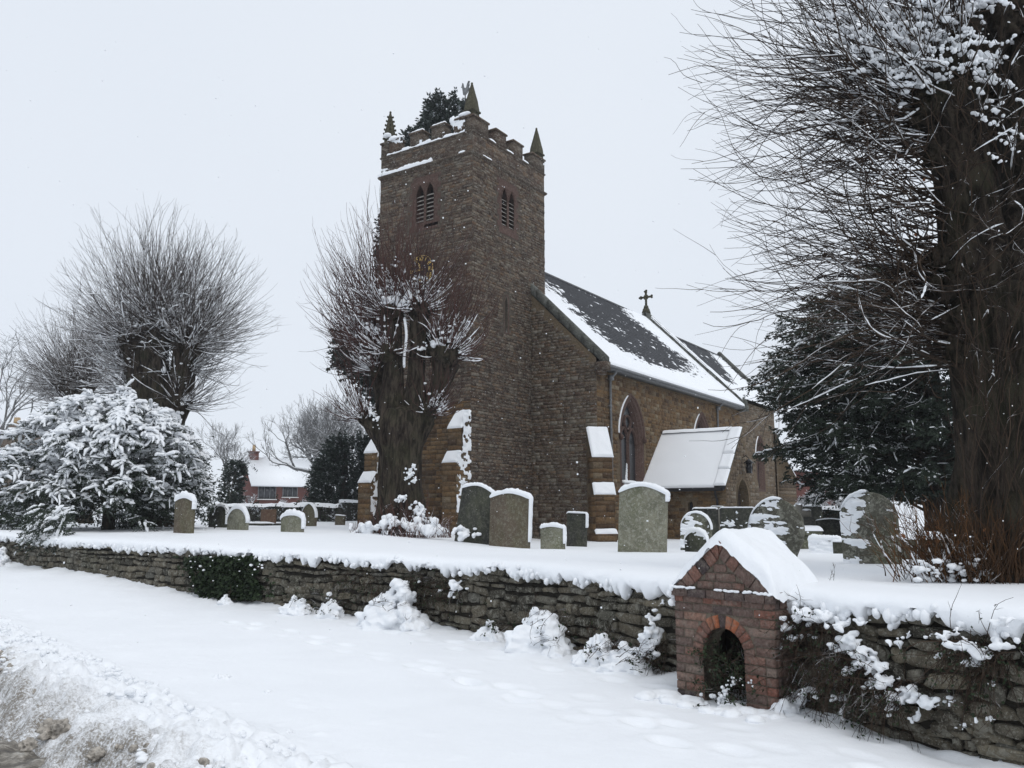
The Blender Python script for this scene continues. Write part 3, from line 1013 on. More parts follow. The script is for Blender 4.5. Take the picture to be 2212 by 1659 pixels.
WELL, WELL_X, WELL_B = well_house()
WELL_Y = np.array([-WELL_X[1], WELL_X[0]])
def well_pt(x, y, z):
    return np.array([WELL_B[0] + WELL_X[0] * x + WELL_Y[0] * y, WELL_B[1] + WELL_X[1] * x + WELL_Y[1] * y, WELL_B[2] + z])
# ================================================================ CHURCH
TA = np.array([-1.547, 31.0])
CH_ROT = R(56.0)
CHURCH = empty('church', (TA[0], TA[1], -0.3), CH_ROT)
tag(CHURCH, 'dark ironstone parish church with battlemented clock tower and snow streaked slate roof', 'church')
CZ = 0.3          # local z = world z + CZ
ce, se = math.cos(CH_ROT), math.sin(CH_ROT)
def ch_world(p):
    p = np.asarray(p, float)
    return np.stack([TA[0] + p[..., 0] * ce - p[..., 1] * se, TA[1] + p[..., 0] * se + p[..., 1] * ce, p[..., 2] - CZ], -1)

TW, TL = 4.86, 5.33           # tower: width along n, length along a
ZST = 14.75 + CZ              # string course
ZCR = 15.70 + CZ              # crenel sill
ZME = 16.42 + CZ              # merlon top
AN, AE = 4.22, 21.2           # nave west and east
NS, NN = -3.08, 7.94          # nave south and north
RN = 2.43                     # ridge line
ZE, ZR = 6.62 + CZ, 12.45 + CZ
SLOPE = (ZR - ZE) / (RN + 3.43)
AC, CS, CZE, CZR = 33.7, -1.32, 7.85 + CZ, 12.05 + CZ
PA0, PA1, PAR, PN = 8.38, 12.62, 10.5, -6.72     # porch west, east, ridge, south
PZE, PZR = 2.02 + CZ, 4.25 + CZ
ZB = -0.5

class Face:
    """a vertical wall plane: u along U, z up, d outward"""
    def __init__(s, O, U, Nrm):
        s.O = np.array([O[0], O[1], 0.0]); s.U = np.array([U[0], U[1], 0.0]); s.N = np.array([Nrm[0], Nrm[1], 0.0])
    def p(s, u, z, d=0.0):
        u, z, d = np.broadcast_arrays(np.asarray(u, float), np.asarray(z, float), np.asarray(d, float))
        return s.O + u[..., None] * s.U + d[..., None] * s.N + z[..., None] * np.array([0, 0, 1.0])
F_TW = Face((0, 0), (0, 1), (-1, 0))
F_TS = Face((0, 0), (1, 0), (0, -1))
F_TN = Face((0, TW), (1, 0), (0, 1))
F_TE = Face((TL, 0), (0, 1), (1, 0))
F_NS = Face((AN, NS), (1, 0), (0, -1))
F_NW = Face((AN, NS), (0, 1), (-1, 0))
F_CS = Face((AE, CS), (1, 0), (0, -1))
F_PW = Face((PA0, NS), (0, -1), (-1, 0))          # u grows southwards
F_PS = Face((PA0, PN), (1, 0), (0, -1))

def arch_poly(c, hw, z0, zs, za, n=7):
    """pointed arch outline, counter-clockwise"""
    h = za - zs
    r = (hw * hw + h * h) / (2 * hw)
    pts = [(c - hw, z0), (c + hw, z0)]
    a_end = math.atan2(h, r - hw)
    for k in range(n):
        a = a_end * k / (n - 1)
        pts.append((c + hw - r + r * math.cos(a), zs + r * math.sin(a)))
    for k in range(n - 2, -1, -1):
        a = a_end * k / (n - 1)
        pts.append((c - hw + r - r * math.cos(a), zs + r * math.sin(a)))
    return pts
def in_poly(pts, u, z):
    c = False
    j = len(pts) - 1
    for i in range(len(pts)):
        (xi, yi), (xj, yj) = pts[i], pts[j]
        if (yi > z) != (yj > z) and u < (xj - xi) * (z - yi) / (yj - yi + 1e-12) + xi: c = not c
        j = i
    return c
def sheet(mb, face, outer, holes=(), depth=0.3, tint=.5):
    loops = [outer] + list(holes)
    flat = [p for l in loops for p in l]
    V = np.array([face.p(u, z) for u, z in flat])
    tr = tessellate_polygon([[Vector((u, z, 0)) for u, z in l] for l in loops])
    F = []
    for t in tr:
        a, b, c = V[t[0]], V[t[1]], V[t[2]]
        nrm = np.cross(b - a, c - a)
        F.append(tuple(t) if np.dot(nrm, face.N) > 0 else (t[0], t[2], t[1]))
    mb.add(V, F, tint)
    for l in holes:
        reveal(mb, face, l, 0.0, l, -depth, tint)
def reveal(mb, face, l0, d0, l1, d1, tint=.5):
    k = len(l0)
    A = np.array([face.p(u, z, d0) for u, z in l0]); B = np.array([face.p(u, z, d1) for u, z in l1])
    q = [(i, (i + 1) % k, k + (i + 1) % k, k + i) for i in range(k)]
    mb.add(np.vstack([A, B]), q, tint)
def panel(mb, face, outline, d, tint=.5):
    V = np.array([face.p(u, z, d) for u, z in outline])
    tr = tessellate_polygon([[Vector((u, z, 0)) for u, z in outline]])
    F = []
    for t in tr:
        nrm = np.cross(V[t[1]] - V[t[0]], V[t[2]] - V[t[0]])
        F.append(tuple(t) if np.dot(nrm, face.N) > 0 else (t[0], t[2], t[1]))
    mb.add(V, F, tint)
def scale_poly(pts, c, k, dz=0):
    return [(c[0] + (u - c[0]) * k, c[1] + (z - c[1]) * k + dz) for u, z in pts]

# ---------------------------------------------------------------- openings
LW = [arch_poly(c, .2, 12.35 + CZ, 13.45 + CZ, 13.95 + CZ) for c in (2.13, 2.65)]      # belfry west
LS = [arch_poly(c, .19, 12.35 + CZ, 13.45 + CZ, 13.95 + CZ) for c in (2.19, 2.72)]     # belfry south
SLIT = arch_poly(2.36, .09, 7.95 + CZ, 9.1 + CZ, 9.4 + CZ)
def nave_win(c): return arch_poly(c, 1.02, 1.85 + CZ, 3.75 + CZ, 5.55 + CZ, 9)
NW1, NW2 = 7.3 - AN, 15.37 - AN
NWIN = [nave_win(NW1), nave_win(NW2)]
CWIN = [arch_poly(c, .75, 2.2 + CZ, 4.2 + CZ, 5.6 + CZ, 8) for c in (3.4, 9.0)]
PDOOR = arch_poly((PA1 - PA0) / 2, .72, ZB, 1.25 + CZ, 2.15 + CZ, 8)
PSLIT = arch_poly(2.1, .11, 0.45 + CZ, 1.05 + CZ, 1.2 + CZ)

def core_walls():
    mb = MB()
    sheet(mb, F_TW, [(0, ZB), (TW, ZB), (TW, ZCR), (0, ZCR)], LW)
    sheet(mb, F_TS, [(0, ZB), (TL, ZB), (TL, ZCR), (0, ZCR)], LS + [SLIT])
    sheet(mb, F_TN, [(0, ZB), (TL, ZB), (TL, ZCR), (0, ZCR)])
    sheet(mb, F_TE, [(0, ZB), (TW, ZB), (TW, ZCR), (0, ZCR)])
    # inner faces of the parapet and the flat tower roof
    mb.box((TL / 2, TW / 2, ZST + .2), (TL - .05, TW - .05, .1))
    for c, d in (((.2, TW / 2), (.36, TW - .02)), ((TL - .2, TW / 2), (.36, TW - .02)), ((TL / 2, .2), (TL - .76, .36)), ((TL / 2, TW - .2), (TL - .76, .36))):
        mb.box((c[0], c[1], ZCR - .45), (d[0], d[1], .85))
    tw = mb.build('tower_wall', M['mortar'], CHURCH)
    mb = MB()
    sheet(mb, F_NS, [(0, ZB), (AE - AN, ZB), (AE - AN, ZE - .2), (0, ZE - .2)], NWIN, .42)
    gab = lambda n: ZE + (min(n, 2 * RN - n) + 3.43) * SLOPE - .12
    Lw = NN - NS
    sheet(mb, F_NW, [(0, ZB), (Lw, ZB), (Lw, gab(NN)), (RN - NS, gab(RN)), (0, gab(NS))])
    fe = Face((AE, NS), (0, 1), (1, 0))
    sheet(mb, fe, [(0, ZB), (Lw, ZB), (Lw, gab(NN)), (RN - NS, gab(RN)), (0, gab(NS))])
    fn = Face((AN, NN), (1, 0), (0, 1))
    sheet(mb, fn, [(0, ZB), (AE - AN, ZB), (AE - AN, ZE - .2), (0, ZE - .2)])
    nv = mb.build('nave_wall', M['nave_mortar'], CHURCH)
    mb = MB()
    sheet(mb, F_CS, [(0, ZB), (AC - AE, ZB), (AC - AE, CZE - .15), (0, CZE - .15)], CWIN, .35)
    fe = Face((AC, CS), (0, 1), (1, 0)); W = 2 * (RN - CS)
    sheet(mb, fe, [(0, ZB), (W, ZB), (W, CZE), (W / 2, CZR), (0, CZE)])
    sheet(mb, Face((AE, CS + W), (1, 0), (0, 1)), [(0, ZB), (AC - AE, ZB), (AC - AE, CZE - .15), (0, CZE - .15)])
    cw = mb.build('chancel_wall', M['nave_mortar'], CHURCH)
    mb = MB()
    PL = NS - PN
    sheet(mb, F_PW, [(0, ZB), (PL, ZB), (PL, PZE), (0, PZE)], [PSLIT])
    W = PA1 - PA0
    sheet(mb, F_PS, [(0, ZB), (W, ZB), (W, PZE), (W / 2, PZR), (0, PZE)], [PDOOR], .4)
    sheet(mb, Face((PA1, NS), (0, -1), (1, 0)), [(0, ZB), (PL, ZB), (PL, PZE), (0, PZE)])
    pw = mb.build('porch_wall', M['nave_mortar'], CHURCH)
    return tw, nv, cw, pw
TOWER_W, NAVE_W, CHANCEL_W, PORCH_W = core_walls()

# ---------------------------------------------------------------- masonry
ALL = []      # (projected size, verts, tint, material key, parent)
srng = np.random.default_rng(77)
def lay(face, u0, u1, z0, z1, ok, hr, lr, key, parent, proud=(.006, .03), quoin=(False, False), bias=0.0):
    z = z0
    row = 0
    while z < z1 - .04:
        h = srng.uniform(*hr)
        zt = min(z + h, z1)
        u = u0 - srng.uniform(0, lr[1] * .6)
        if quoin[0]: u = u0
        first = True
        while u < u1 - .03:
            l = srng.uniform(*lr)
            if first and quoin[0]: l = (.5 if row % 2 else .3) * srng.uniform(.9, 1.1)
            first = False
            ub = u + l
            if quoin[1] and u1 - ub < .45 and u1 - u > .3: ub = u1
            ua = max(u, u0); uc = min(ub, u1)
            if uc - ua > .04 and ok((ua + uc) / 2, (z + zt) / 2) and ok(ua, z) and ok(uc, zt) and ok(uc, z) and ok(ua, zt):
                g = .008
                a, b, c, d = ua + g, uc - g, z + g, zt - g * .9
                pr = srng.uniform(*proud)
                i = .008
                j = srng.uniform(-.007, .007, (4, 2))
                back = [(a, c), (b, c), (b, d), (a, d)]
                fr = [(a + i + j[0, 0], c + i + j[0, 1]), (b - i + j[1, 0], c + i + j[1, 1]), (b - i + j[2, 0], d - i + j[2, 1]), (a + i + j[3, 0], d - i + j[3, 1])]
                V = np.array([face.p(x, y, -.004) for x, y in back] + [face.p(x, y, pr + srng.uniform(-.004, .004)) for x, y in fr])
                W = ch_world(V)
                sz = math.sqrt((b - a) * (d - c)) / max(W[:, 1].mean(), 1)
                t = float(np.clip(srng.random() + bias, 0, 1))
                flip = np.dot(np.cross(V[5] - V[4], V[6] - V[4]), face.N) < 0
                ALL.append((sz, V, t, key, parent, flip))
            u = ub
        z = zt
        row += 1
STONEF = np.array([(0, 1, 5, 4), (1, 2, 6, 5), (2, 3, 7, 6), (3, 0, 4, 7), (4, 5, 6, 7)])

def clear_of(polys, pad=1.0):
    pp = []
    for l in polys:
        us = [p[0] for p in l]; zz = [p[1] for p in l]
        c = ((min(us) + max(us)) / 2, (min(zz) + max(zz)) / 2)
        pp.append((l, min(us), max(us), min(zz), max(zz), c))
    def ok(u, z):
        for l, a, b, c, d, ce_ in pp:
            if a - .02 < u < b + .02 and c - .02 < z < d + .02 and in_poly(l, u, z): return False
        return True
    return ok
def surround(poly, k, up):
    us = [p[0] for p in poly]; c = (min(us) + max(us)) / 2
    z0 = min(p[1] for p in poly)
    return [(c + (u - c) * k + math.copysign(up, u - c) * 1.0, z + (up if z > z0 else -up)) for u, z in poly]
def quoined(c, hw, z0, z1):
    # long-and-short dressed stones down both sides
    l, r, z, k = [], [], z0, 0
    while z < z1 - .01:
        z2 = min(z + .24, z1); w = hw + (.13 if k % 2 else 0) + srng.uniform(-.03, .03); w2 = hw + (.13 if k % 2 == 0 else 0) + srng.uniform(-.03, .03)
        l += [(c - w, z), (c - w, z2)]; r += [(c + w2, z), (c + w2, z2)]
        z = z2; k += 1
    return r + l[::-1]
BEL_W = quoined(2.39, .66, 12.0 + CZ, 14.32 + CZ)
BEL_S = quoined(2.455, .66, 12.0 + CZ, 14.32 + CZ)
CLOCK_C, CLOCK_R = (2.47, 10.33 + CZ), .64
okW = clear_of([BEL_W])
okWc = lambda u, z: okW(u, z) and math.hypot(u - CLOCK_C[0], z - CLOCK_C[1]) > CLOCK_R * .9
lay(F_TW, 0, TW, ZB, 5.2, lambda u, z: True, (.13, .21), (.22, .5), 'nave_stone', TOWER_W, (.006, .025), (True, True), -.1)
lay(F_TW, 0, TW, 5.2, ZST - .06, okWc, (.085, .145), (.14, .38), 'tower_stone', TOWER_W, (.004, .032), (True, True))
okS = clear_of([BEL_S, surround(SLIT, 1.0, .1)])
lay(F_TS, 0, AN, ZB, 8.0, okS, (.09, .15), (.16, .42), 'tower_stone', TOWER_W, (.004, .034), (True, False))
lay(F_TS, 0, AN, 8.0, 10.2, okS, (.09, .15), (.16, .42), 'tower_stone', TOWER_W, (.004, .034), (True, False))
lay(F_TS, 0, TL, 10.2, ZST - .06, okS, (.085, .145), (.14, .38), 'tower_stone', TOWER_W, (.004, .034), (True, True))
lay(F_TW, 0, TW, ZST + .1, ZCR - .1, lambda u, z: True, (.17, .26), (.35, .6), 'tower_stone', TOWER_W, (.003, .014), (True, True), -.15)
lay(F_TS, 0, TL, ZST + .1, ZCR - .1, lambda u, z: True, (.17, .26), (.35, .6), 'tower_stone', TOWER_W, (.003, .014), (True, True), -.15)
# nave south wall
hood = [surround(l, 1.0, .16) for l in NWIN]
okN = clear_of(hood)
okN2 = lambda u, z: okN(u, z) and not (PA0 - AN + .1 < u < PA1 - AN - .1 and z < PZE + .2)
lay(F_NS, 0, AE - AN, ZB, ZE - .25, okN2, (.13, .2), (.2, .48), 'nave_stone', NAVE_W, (.004, .022), (True, True))
gabw = lambda u: ZE + (NS + u + 3.43) * SLOPE - .2
okG = lambda u, z: z < gabw(u)
lay(F_NW, 0, -NS + .02, ZB, 10.2, okG, (.1, .17), (.18, .44), 'tower_stone', NAVE_W, (.004, .03), (True, False), .12)
# porch
okP = clear_of([surround(PSLIT, 1.0, .09)])
lay(F_PW, 0, NS - PN, ZB, PZE - .05, okP, (.13, .19), (.2, .42), 'nave_stone', PORCH_W, (.004, .02), (False, True), -.05)
okD = clear_of([surround(PDOOR, 1.0, .14)])
W_ = PA1 - PA0
okPS = lambda u, z: okD(u, z) and z < PZE + (PZR - PZE) * (1 - abs(u - W_ / 2) / (W_ / 2)) - .05
lay(F_PS, 0, W_, ZB, PZR, okPS, (.12, .18), (.18, .38), 'porch_stone', PORCH_W, (.004, .022), (True, True))
okC = clear_of([surround(l, 1.0, .12) for l in CWIN])
lay(F_CS, 0, AC - AE, ZB, CZE - .2, okC, (.14, .2), (.25, .5), 'porch_stone', CHANCEL_W, (.004, .02), (False, True))

ALL.sort(key=lambda a: -a[0])
rest = {}
for k, (sz, V, t, key, par, flip) in enumerate(ALL):
    F = STONEF[:, ::-1] if flip else STONEF
    if k < 300:
        c = V.mean(0)
        mb = MB(); mb.add(V - c, F, t)
        o = mb.build('stone', M[key], par); o.location = tuple(c)
    else:
        rest.setdefault((key, par.name), MB()).add(V, F, t)
for (key, pn), mb in rest.items():
    o = mb.build('masonry', M[key], bpy.data.objects[pn]); o['kind'] = 'stuff'

# ---------------------------------------------------------------- belfry, clock, slit
def belfry(face, lancets, plate):
    mb = MB()
    k = len(plate)
    loops = lancets
    V0 = []
    flat = [p for l in [plate] + loops for p in l]
    V = np.array([face.p(u, z, .012) for u, z in flat])
    tr = tessellate_polygon([[Vector((u, z, 0)) for u, z in l] for l in [plate] + loops])
    F = []
    for t in tr:
        nrm = np.cross(V[t[1]] - V[t[0]], V[t[2]] - V[t[0]])
        F.append(tuple(t) if np.dot(nrm, face.N) > 0 else (t[0], t[2], t[1]))
    mb.add(V, F, .5)
    reveal(mb, face, plate, .012, plate, -.01)
    for l in loops: reveal(mb, face, l, .012, l, -.3)
    # hood mould
    for l in loops:
        us = [p[0] for p in l]; c = (min(us) + max(us)) / 2
        top = [p for p in l if p[1] > 13.3 + CZ]
        o1 = [(c + (u - c) * 1.28, z + .05) for u, z in top]
        A = [face.p(u, z, .02) for u, z in top]; B = [face.p(u, z, .075) for u, z in o1]; C = [face.p(u * 1.0, z + .03, .02) for u, z in o1]
        n = len(top)
        mb.add(np.vstack([A, B, C]), [(i, i + 1, n + i + 1, n + i) for i in range(n - 1)] + [(n + i, n + i + 1, 2 * n + i + 1, 2 * n + i) for i in range(n - 1)], .5)
    w = mb.build('belfry_window', M['red_stone'], CHURCH)
    for l in loops:
        us = [p[0] for p in l]; a, b = min(us), max(us)
        mb = MB(); panel(mb, face, l, -.26); mb.build('dark_opening', M['dark'], w)
        z = 12.42 + CZ
        while z < 13.6 + CZ:
            mb = MB()
            P = [face.p(a, z, -.02), face.p(b, z, -.02), face.p(b, z + .13, -.2), face.p(a, z + .13, -.2), face.p(a, z - .025, -.02), face.p(b, z - .025, -.02), face.p(b, z + .105, -.2), face.p(a, z + .105, -.2)]
            mb.add(P, [(0, 1, 2, 3), (4, 7, 6, 5), (0, 4, 5, 1)], srng.random())
            mb.build('louvre_board', M['louvre'], w)
            z += .175
belfry(F_TW, LW, BEL_W)
belfry(F_TS, LS, BEL_S)
mb = MB(); reveal(mb, F_TS, surround(SLIT, 1, .09), .012, SLIT, -.01); sl = mb.build('slit_window', M['red_stone'], CHURCH)
mb = MB(); panel(mb, F_TS, SLIT, -.2); mb.build('dark_opening', M['dark'], sl)

def clock():
    f = F_TW
    n = 48
    cu, cz = CLOCK_C
    ring = lambda r, d: np.array([f.p(cu + r * math.sin(a), cz + r * math.cos(a), d) for a in np.arange(n) * 2 * math.pi / n])
    mb = MB()
    mb.add(np.vstack([ring(CLOCK_R, -.02), ring(CLOCK_R, .07), ring(CLOCK_R * .97, .08), [f.p(cu, cz, .08)]]),
           [(i, (i + 1) % n, n + (i + 1) % n, n + i) for i in range(n)] + [(n + i, n + (i + 1) % n, 2 * n + (i + 1) % n, 2 * n + i) for i in range(n)])
    mb.t3.append(np.array([(2 * n + i, 2 * n + (i + 1) % n, 3 * n) for i in range(n)]))
    dial = mb.build('clock_dial', M['dial'], CHURCH)
    def bar(name, pts, wid, d=.095):
        # clock angle runs clockwise seen from outside; u grows to the left seen from outside
        mb = MB()
        for (x0, y0), (x1, y1), w in [(p[0], p[1], wid if len(p) < 3 else p[2]) for p in pts]:
            L = math.hypot(x1 - x0, y1 - y0); nx, ny = -(y1 - y0) / L * w / 2, (x1 - x0) / L * w / 2
            c4 = [(x0 + nx, y0 + ny), (x0 - nx, y0 - ny), (x1 - nx, y1 - ny), (x1 + nx, y1 + ny)]
            P = [f.p(cu - x, cz + y, d - .012) for x, y in c4] + [f.p(cu - x, cz + y, d) for x, y in c4]
            mb.add(P, [(4, 5, 6, 7), (0, 1, 5, 4), (1, 2, 6, 5), (2, 3, 7, 6), (3, 0, 4, 7)])
        return mb.build(name, M['gold'], dial)
    NUM = ['XII', 'I', 'II', 'III', 'IIII', 'V', 'VI', 'VII', 'VIII', 'IX', 'X', 'XI']
    r0, r1 = .38, .565
    for h, s in enumerate(NUM):
        a = h * math.pi / 6
        er = np.array([math.sin(a), math.cos(a)]); et = np.array([math.cos(a), -math.sin(a)])
        wd = {'I': .055, 'V': .1, 'X': .1}
        tot = sum(wd[c] for c in s); x = -tot / 2
        segs = []
        P = lambda t, r: tuple(er * r + et * t)
        for c in s:
            w = wd[c]; m = x + w / 2
            if c == 'I': segs.append((P(m, r0), P(m, r1), .03))
            if c == 'V': segs += [(P(m - .032, r1), P(m, r0), .028), (P(m + .032, r1), P(m, r0), .016)]
            if c == 'X': segs += [(P(m - .034, r1), P(m + .034, r0), .028), (P(m + .034, r1), P(m - .034, r0), .016)]
            x += w
        bar('numeral', segs, .03)
    segs = []
    for k in range(60):
        a = k * math.pi / 30; b = (k + 1) * math.pi / 30
        segs.append(((.605 * math.sin(a), .605 * math.cos(a)), (.605 * math.sin(b), .605 * math.cos(b)), .02))
    bar('minute_ring', segs, .02, .091)
    a = R(272); bar('minute_hand', [((-.08 * math.sin(a), -.08 * math.cos(a)), (.5 * math.sin(a), .5 * math.cos(a)), .03), ((.08 * math.sin(a), .08 * math.cos(a)), (.26 * math.sin(a), .26 * math.cos(a)), .055)], .03, .12)
    a = R(337); bar('hour_hand', [((0, 0), (.33 * math.sin(a), .33 * math.cos(a)), .04), ((.16 * math.sin(a), .16 * math.cos(a)), (.26 * math.sin(a), .26 * math.cos(a)), .075)], .04, .108)
clock()

# ---------------------------------------------------------------- string course, parapet, merlons, pinnacles
def course(name, z, h, proud, mat, a0=0, a1=TL, n0=0, n1=TW):
    mb = MB()
    pr = [(0.0, z - h * .6), (proud * .7, z - h * .25), (proud, z), (proud, z + h * .3), (0.0, z + h * .75)]
    rings = []
    for o, zz in pr:
        rings.append([(a0 - o, n0 - o, zz), (a1 + o, n0 - o, zz), (a1 + o, n1 + o, zz), (a0 - o, n1 + o, zz)])
    V = np.array(rings)
    mb.add(V.reshape(-1, 3), grid_faces(len(pr), 4, 0, True))
    return mb.build(name, mat, CHURCH)
course('string_course', ZST, .17, .1, M['tower_stone'])
course('parapet_coping', ZCR - .06, .1, .05, M['tower_stone'])
def block(c, d, cap=True):
    """a battlement block with a weathered coping"""
    mb = MB()
    mb.box((c[0], c[1], c[2] + d[2] / 2), d, srng.random() * .6)
    mb.box((c[0], c[1], c[2] + d[2] + .035), (d[0] + .09, d[1] + .09, .07), srng.random() * .4)
    mb.box((c[0], c[1], c[2] + d[2] + .11), (d[0] + .04, d[1] + .04, .08), srng.random() * .4, 0, .7)
    return mb.build('merlon', M['tower_stone'], CHURCH)
SPAN_S = [(.0, 1.06), (1.54, 2.3), (2.82, 3.56), (4.0, TL)]
SPAN_W = [(k0 * TW / TL, k1 * TW / TL) for k0, k1 in SPAN_S]
MH = ZME - ZCR - .14
TH = .42
for (a, b) in SPAN_S[1:3]:
    for n in (TH / 2 - .02, TW - TH / 2 + .02): block(((a + b) / 2, n, ZCR), (b - a, TH, MH))
for (a, b) in SPAN_W[1:3]:
    for m_ in (TH / 2 - .02, TL - TH / 2 + .02): block((m_, (a + b) / 2, ZCR), (TH, b - a, MH))
for ca, sa in ((0, 1), (TL, -1)):
    for cn, sn in ((0, 1), (TW, -1)):
        la = 1.04 if ca == 0 else 1.3
        block((ca + sa * .51, cn + sn * (TH / 2 - .022), ZCR), (1.02, TH, MH - .004))
        block((ca + sa * (TH / 2 - .024), cn + sn * (.44 + TH / 2 + .05), ZCR), (TH, .50, MH - .006))
def pinnacle(ca, cn, crocket, h0):
    mb = MB()
    z0 = ZME - .12
    w = .34 if crocket else .43
    mb.box((ca, cn, z0 + .12), (w, w, .26), .4)
    mb.box((ca, cn, z0 + .27), (w + .1, w + .1, .07), .3)
    zt = 17.78 + CZ
    n = 6
    hgt = zt - z0 - .3
    P = []
    for k in range(n):
        f = k / (n - 1)
        ww = (w * .94 * (1 - f ** 1.25) + .05) / 2
        for x, y in ((-1, -1), (1, -1), (1, 1), (-1, 1)):
            P.append((ca + x * ww + srng.uniform(-.01, .01), cn + y * ww + srng.uniform(-.01, .01), z0 + .3 + f * hgt))
    mb.add(P, grid_faces(n, 4, 0, True), .5)
    add_blob(mb, (ca, cn, zt + .01), (.05, .05, .06), 1, .2, 2, 3, .5)
    if crocket:
        for k in range(1, 6):
            f = k / 6
            ww = (w * .94 * (1 - f ** 1.25) + .05) / 2
            for x, y in ((-1, -1), (1, -1), (1, 1), (-1, 1)):
                add_blob(mb, (ca + x * (ww + .02), cn + y * (ww + .02), z0 + .3 + f * hgt), (.042, .042, .055), 1, .3, 2, k, .4)
    mb.build('pinnacle', M['pinnacle_stone'], CHURCH)
for ca, cn, cr in ((.24, .24, False), (.24, TW - .24, True), (TL - .24, .24, False), (TL - .24, TW - .24, True)):
    pinnacle(ca, cn, cr, 0)
# weather vane on a pole from the tower roof
mb = MB()
mb.add(*tube_arrays([[(TL / 2, TW / 2, ZST + .2), (TL / 2, TW / 2, 17.2 + CZ), (TL / 2, TW / 2, 19.15 + CZ)]], [[.05, .035, .02]], 8))
vane = mb.build('weather_vane_pole', M['iron'], CHURCH)
def vane_cock():
    # cockerel outline in a plane square to the line of sight, with thickness
    out = [(-.34, .1), (-.2, .04), (-.06, .0), (.08, .02), (.2, .1), (.24, .26), (.3, .42), (.4, .44), (.31, .52), (.27, .6), (.2, .54), (.14, .38), (.02, .3), (-.1, .3), (-.18, .42), (-.3, .5), (-.42, .46), (-.36, .34), (-.42, .3), (-.32, .24), (-.4, .18)]
    rot = R(20) ; c_, s_ = math.cos(rot), math.sin(rot)
    V = []
    for d in (-.015, .015):
        for x, z in out:
            V.append((TL / 2 + (x * c_) * .9 * .35 - d * s_, TW / 2 + x * .8 + d, 19.0 + CZ + z * 1.15))
    k = len(out)
    mb = MB()
    mb.add(V, [(i, (i + 1) % k, k + (i + 1) % k, k + i) for i in range(k)])
    tr = np.array([tuple(t) for t in tessellate_polygon([[Vector((x, z, 0)) for x, z in out]])])
    mb.t3.append(tr); mb.t3.append(tr[:, ::-1] + k)
    mb.build('weathercock', M['lead'], vane)
vane_cock()

# ---------------------------------------------------------------- nave windows with tracery
def chamfer_window(face, poly, steps, glass_d, name, tracery=True):
    us = [p[0] for p in poly]; c = (min(us) + max(us)) / 2; hw = (max(us) - min(us)) / 2
    z0 = min(p[1] for p in poly); za = max(p[1] for p in poly)
    mb = MB()
    def shrink(k): return [(c + (u - c) * (1 - k / hw), (z - k * .9 if z > z0 + .01 else z + k * .6)) for u, z in poly]
    prev, pd = surround(poly, 1.0, .14), .012
    nxt = poly
    reveal(mb, face, prev, pd, poly, .012, .5)
    prev, pd = poly, .012
    for k, d in steps:
        l = shrink(k)
        reveal(mb, face, prev, pd, l, d, .5)
        prev, pd = l, d
    win = mb.build(name, M['red_stone'], CHURCH)
    # hood mould
    top = [p for p in surround(poly, 1.0, .1) if p[1] > 3.5 + CZ]
    top.sort(key=lambda p: p[0])
    n = len(top)
    pr = [(.0, .0), (.02, .05), (.09, .065), (.13, .0)]
    mb = MB()
    rows = []
    for o, d in pr:
        rows.append([face.p(c + (u - c) * (1 + o / hw), z + o, d) for u, z in top])
    mb.add(np.array(rows).reshape(-1, 3), grid_faces(len(pr), n))
    for sgn in (0, -1):
        u, z = top[sgn]; add_blob(mb, face.p(u, z - .04, .06), (.11, .11, .13), 1, .2, 2, 1)
    mb.build('hood_mould', M['red_stone'], win)
    mb = MB()
    rows = [[face.p(c + (u - c) * (1 + o / hw), z + o + dz, d) for u, z in top[:max(3, n // 2)]] for o, d, dz in ((.1, .045, .0), (.105, .058, .01), (.115, .058, .02), (.128, .04, .014), (.135, .0, .0))]
    m_ = max(3, n // 2)
    mb.add(np.array(rows).reshape(-1, 3), grid_faces(5, m_))
    mb.build('hood_snow', M['snow'], win, True)
    gl = MB(); panel(gl, face, prev, glass_d); gp = gl.build('pane', M['glass'], win)
    if tracery:
        gi = prev; ghw = hw - steps[-1][0]; gza = max(p[1] for p in gi); gz0 = min(p[1] for p in gi)
        def strip(pts, w, name, d0=glass_d + .005, d1=glass_d + .11):
            mb = MB()
            pts = np.array(pts)
            t = norm(np.gradient(pts, axis=0)); nn = np.stack([-t[:, 1], t[:, 0]], -1)
            k = len(pts)
            L_ = pts + nn * w / 2; R_ = pts - nn * w / 2
            rows = [[face.p(*p, d0) for p in L_], [face.p(*p, d1) for p in L_ - nn * w * .25], [face.p(*p, d1) for p in R_ + nn * w * .25], [face.p(*p, d0) for p in R_]]
            mb.add(np.array(rows).reshape(-1, 3), grid_faces(4, k))
            mb.build(name, M['red_stone'], win)
        zs = 3.75 + CZ
        strip([(c, gz0), (c, (gz0 + zs) / 2), (c, zs + .15)], .13, 'mullion')
        for sgn in (-1, 1):
            cc = c + sgn * ghw / 2
            h = .55
            top = arch_poly(cc, ghw / 2, zs - 1, zs - .1, zs + h, 6)[2:]
            top.sort(key=lambda p: p[0]); strip(top, .09, 'tracery_arch')
        a = np.linspace(0, 2 * math.pi, 17)
        strip([(c + .3 * math.cos(t), zs + .78 + .3 * math.sin(t)) for t in a], .08, 'tracery_circle')
    return win
w1 = chamfer_window(F_NS, NWIN[0], [(.08, -.07), (.12, -.07), (.2, -.18), (.23, -.25)], -.25, 'nave_window')
w2 = chamfer_window(F_NS, NWIN[1], [(.08, -.07), (.12, -.07), (.2, -.18), (.23, -.25)], -.25, 'nave_window')
for l in CWIN:
    chamfer_window(F_CS, l, [(.1, -.12), (.2, -.3)], -.3, 'chancel_window', True)
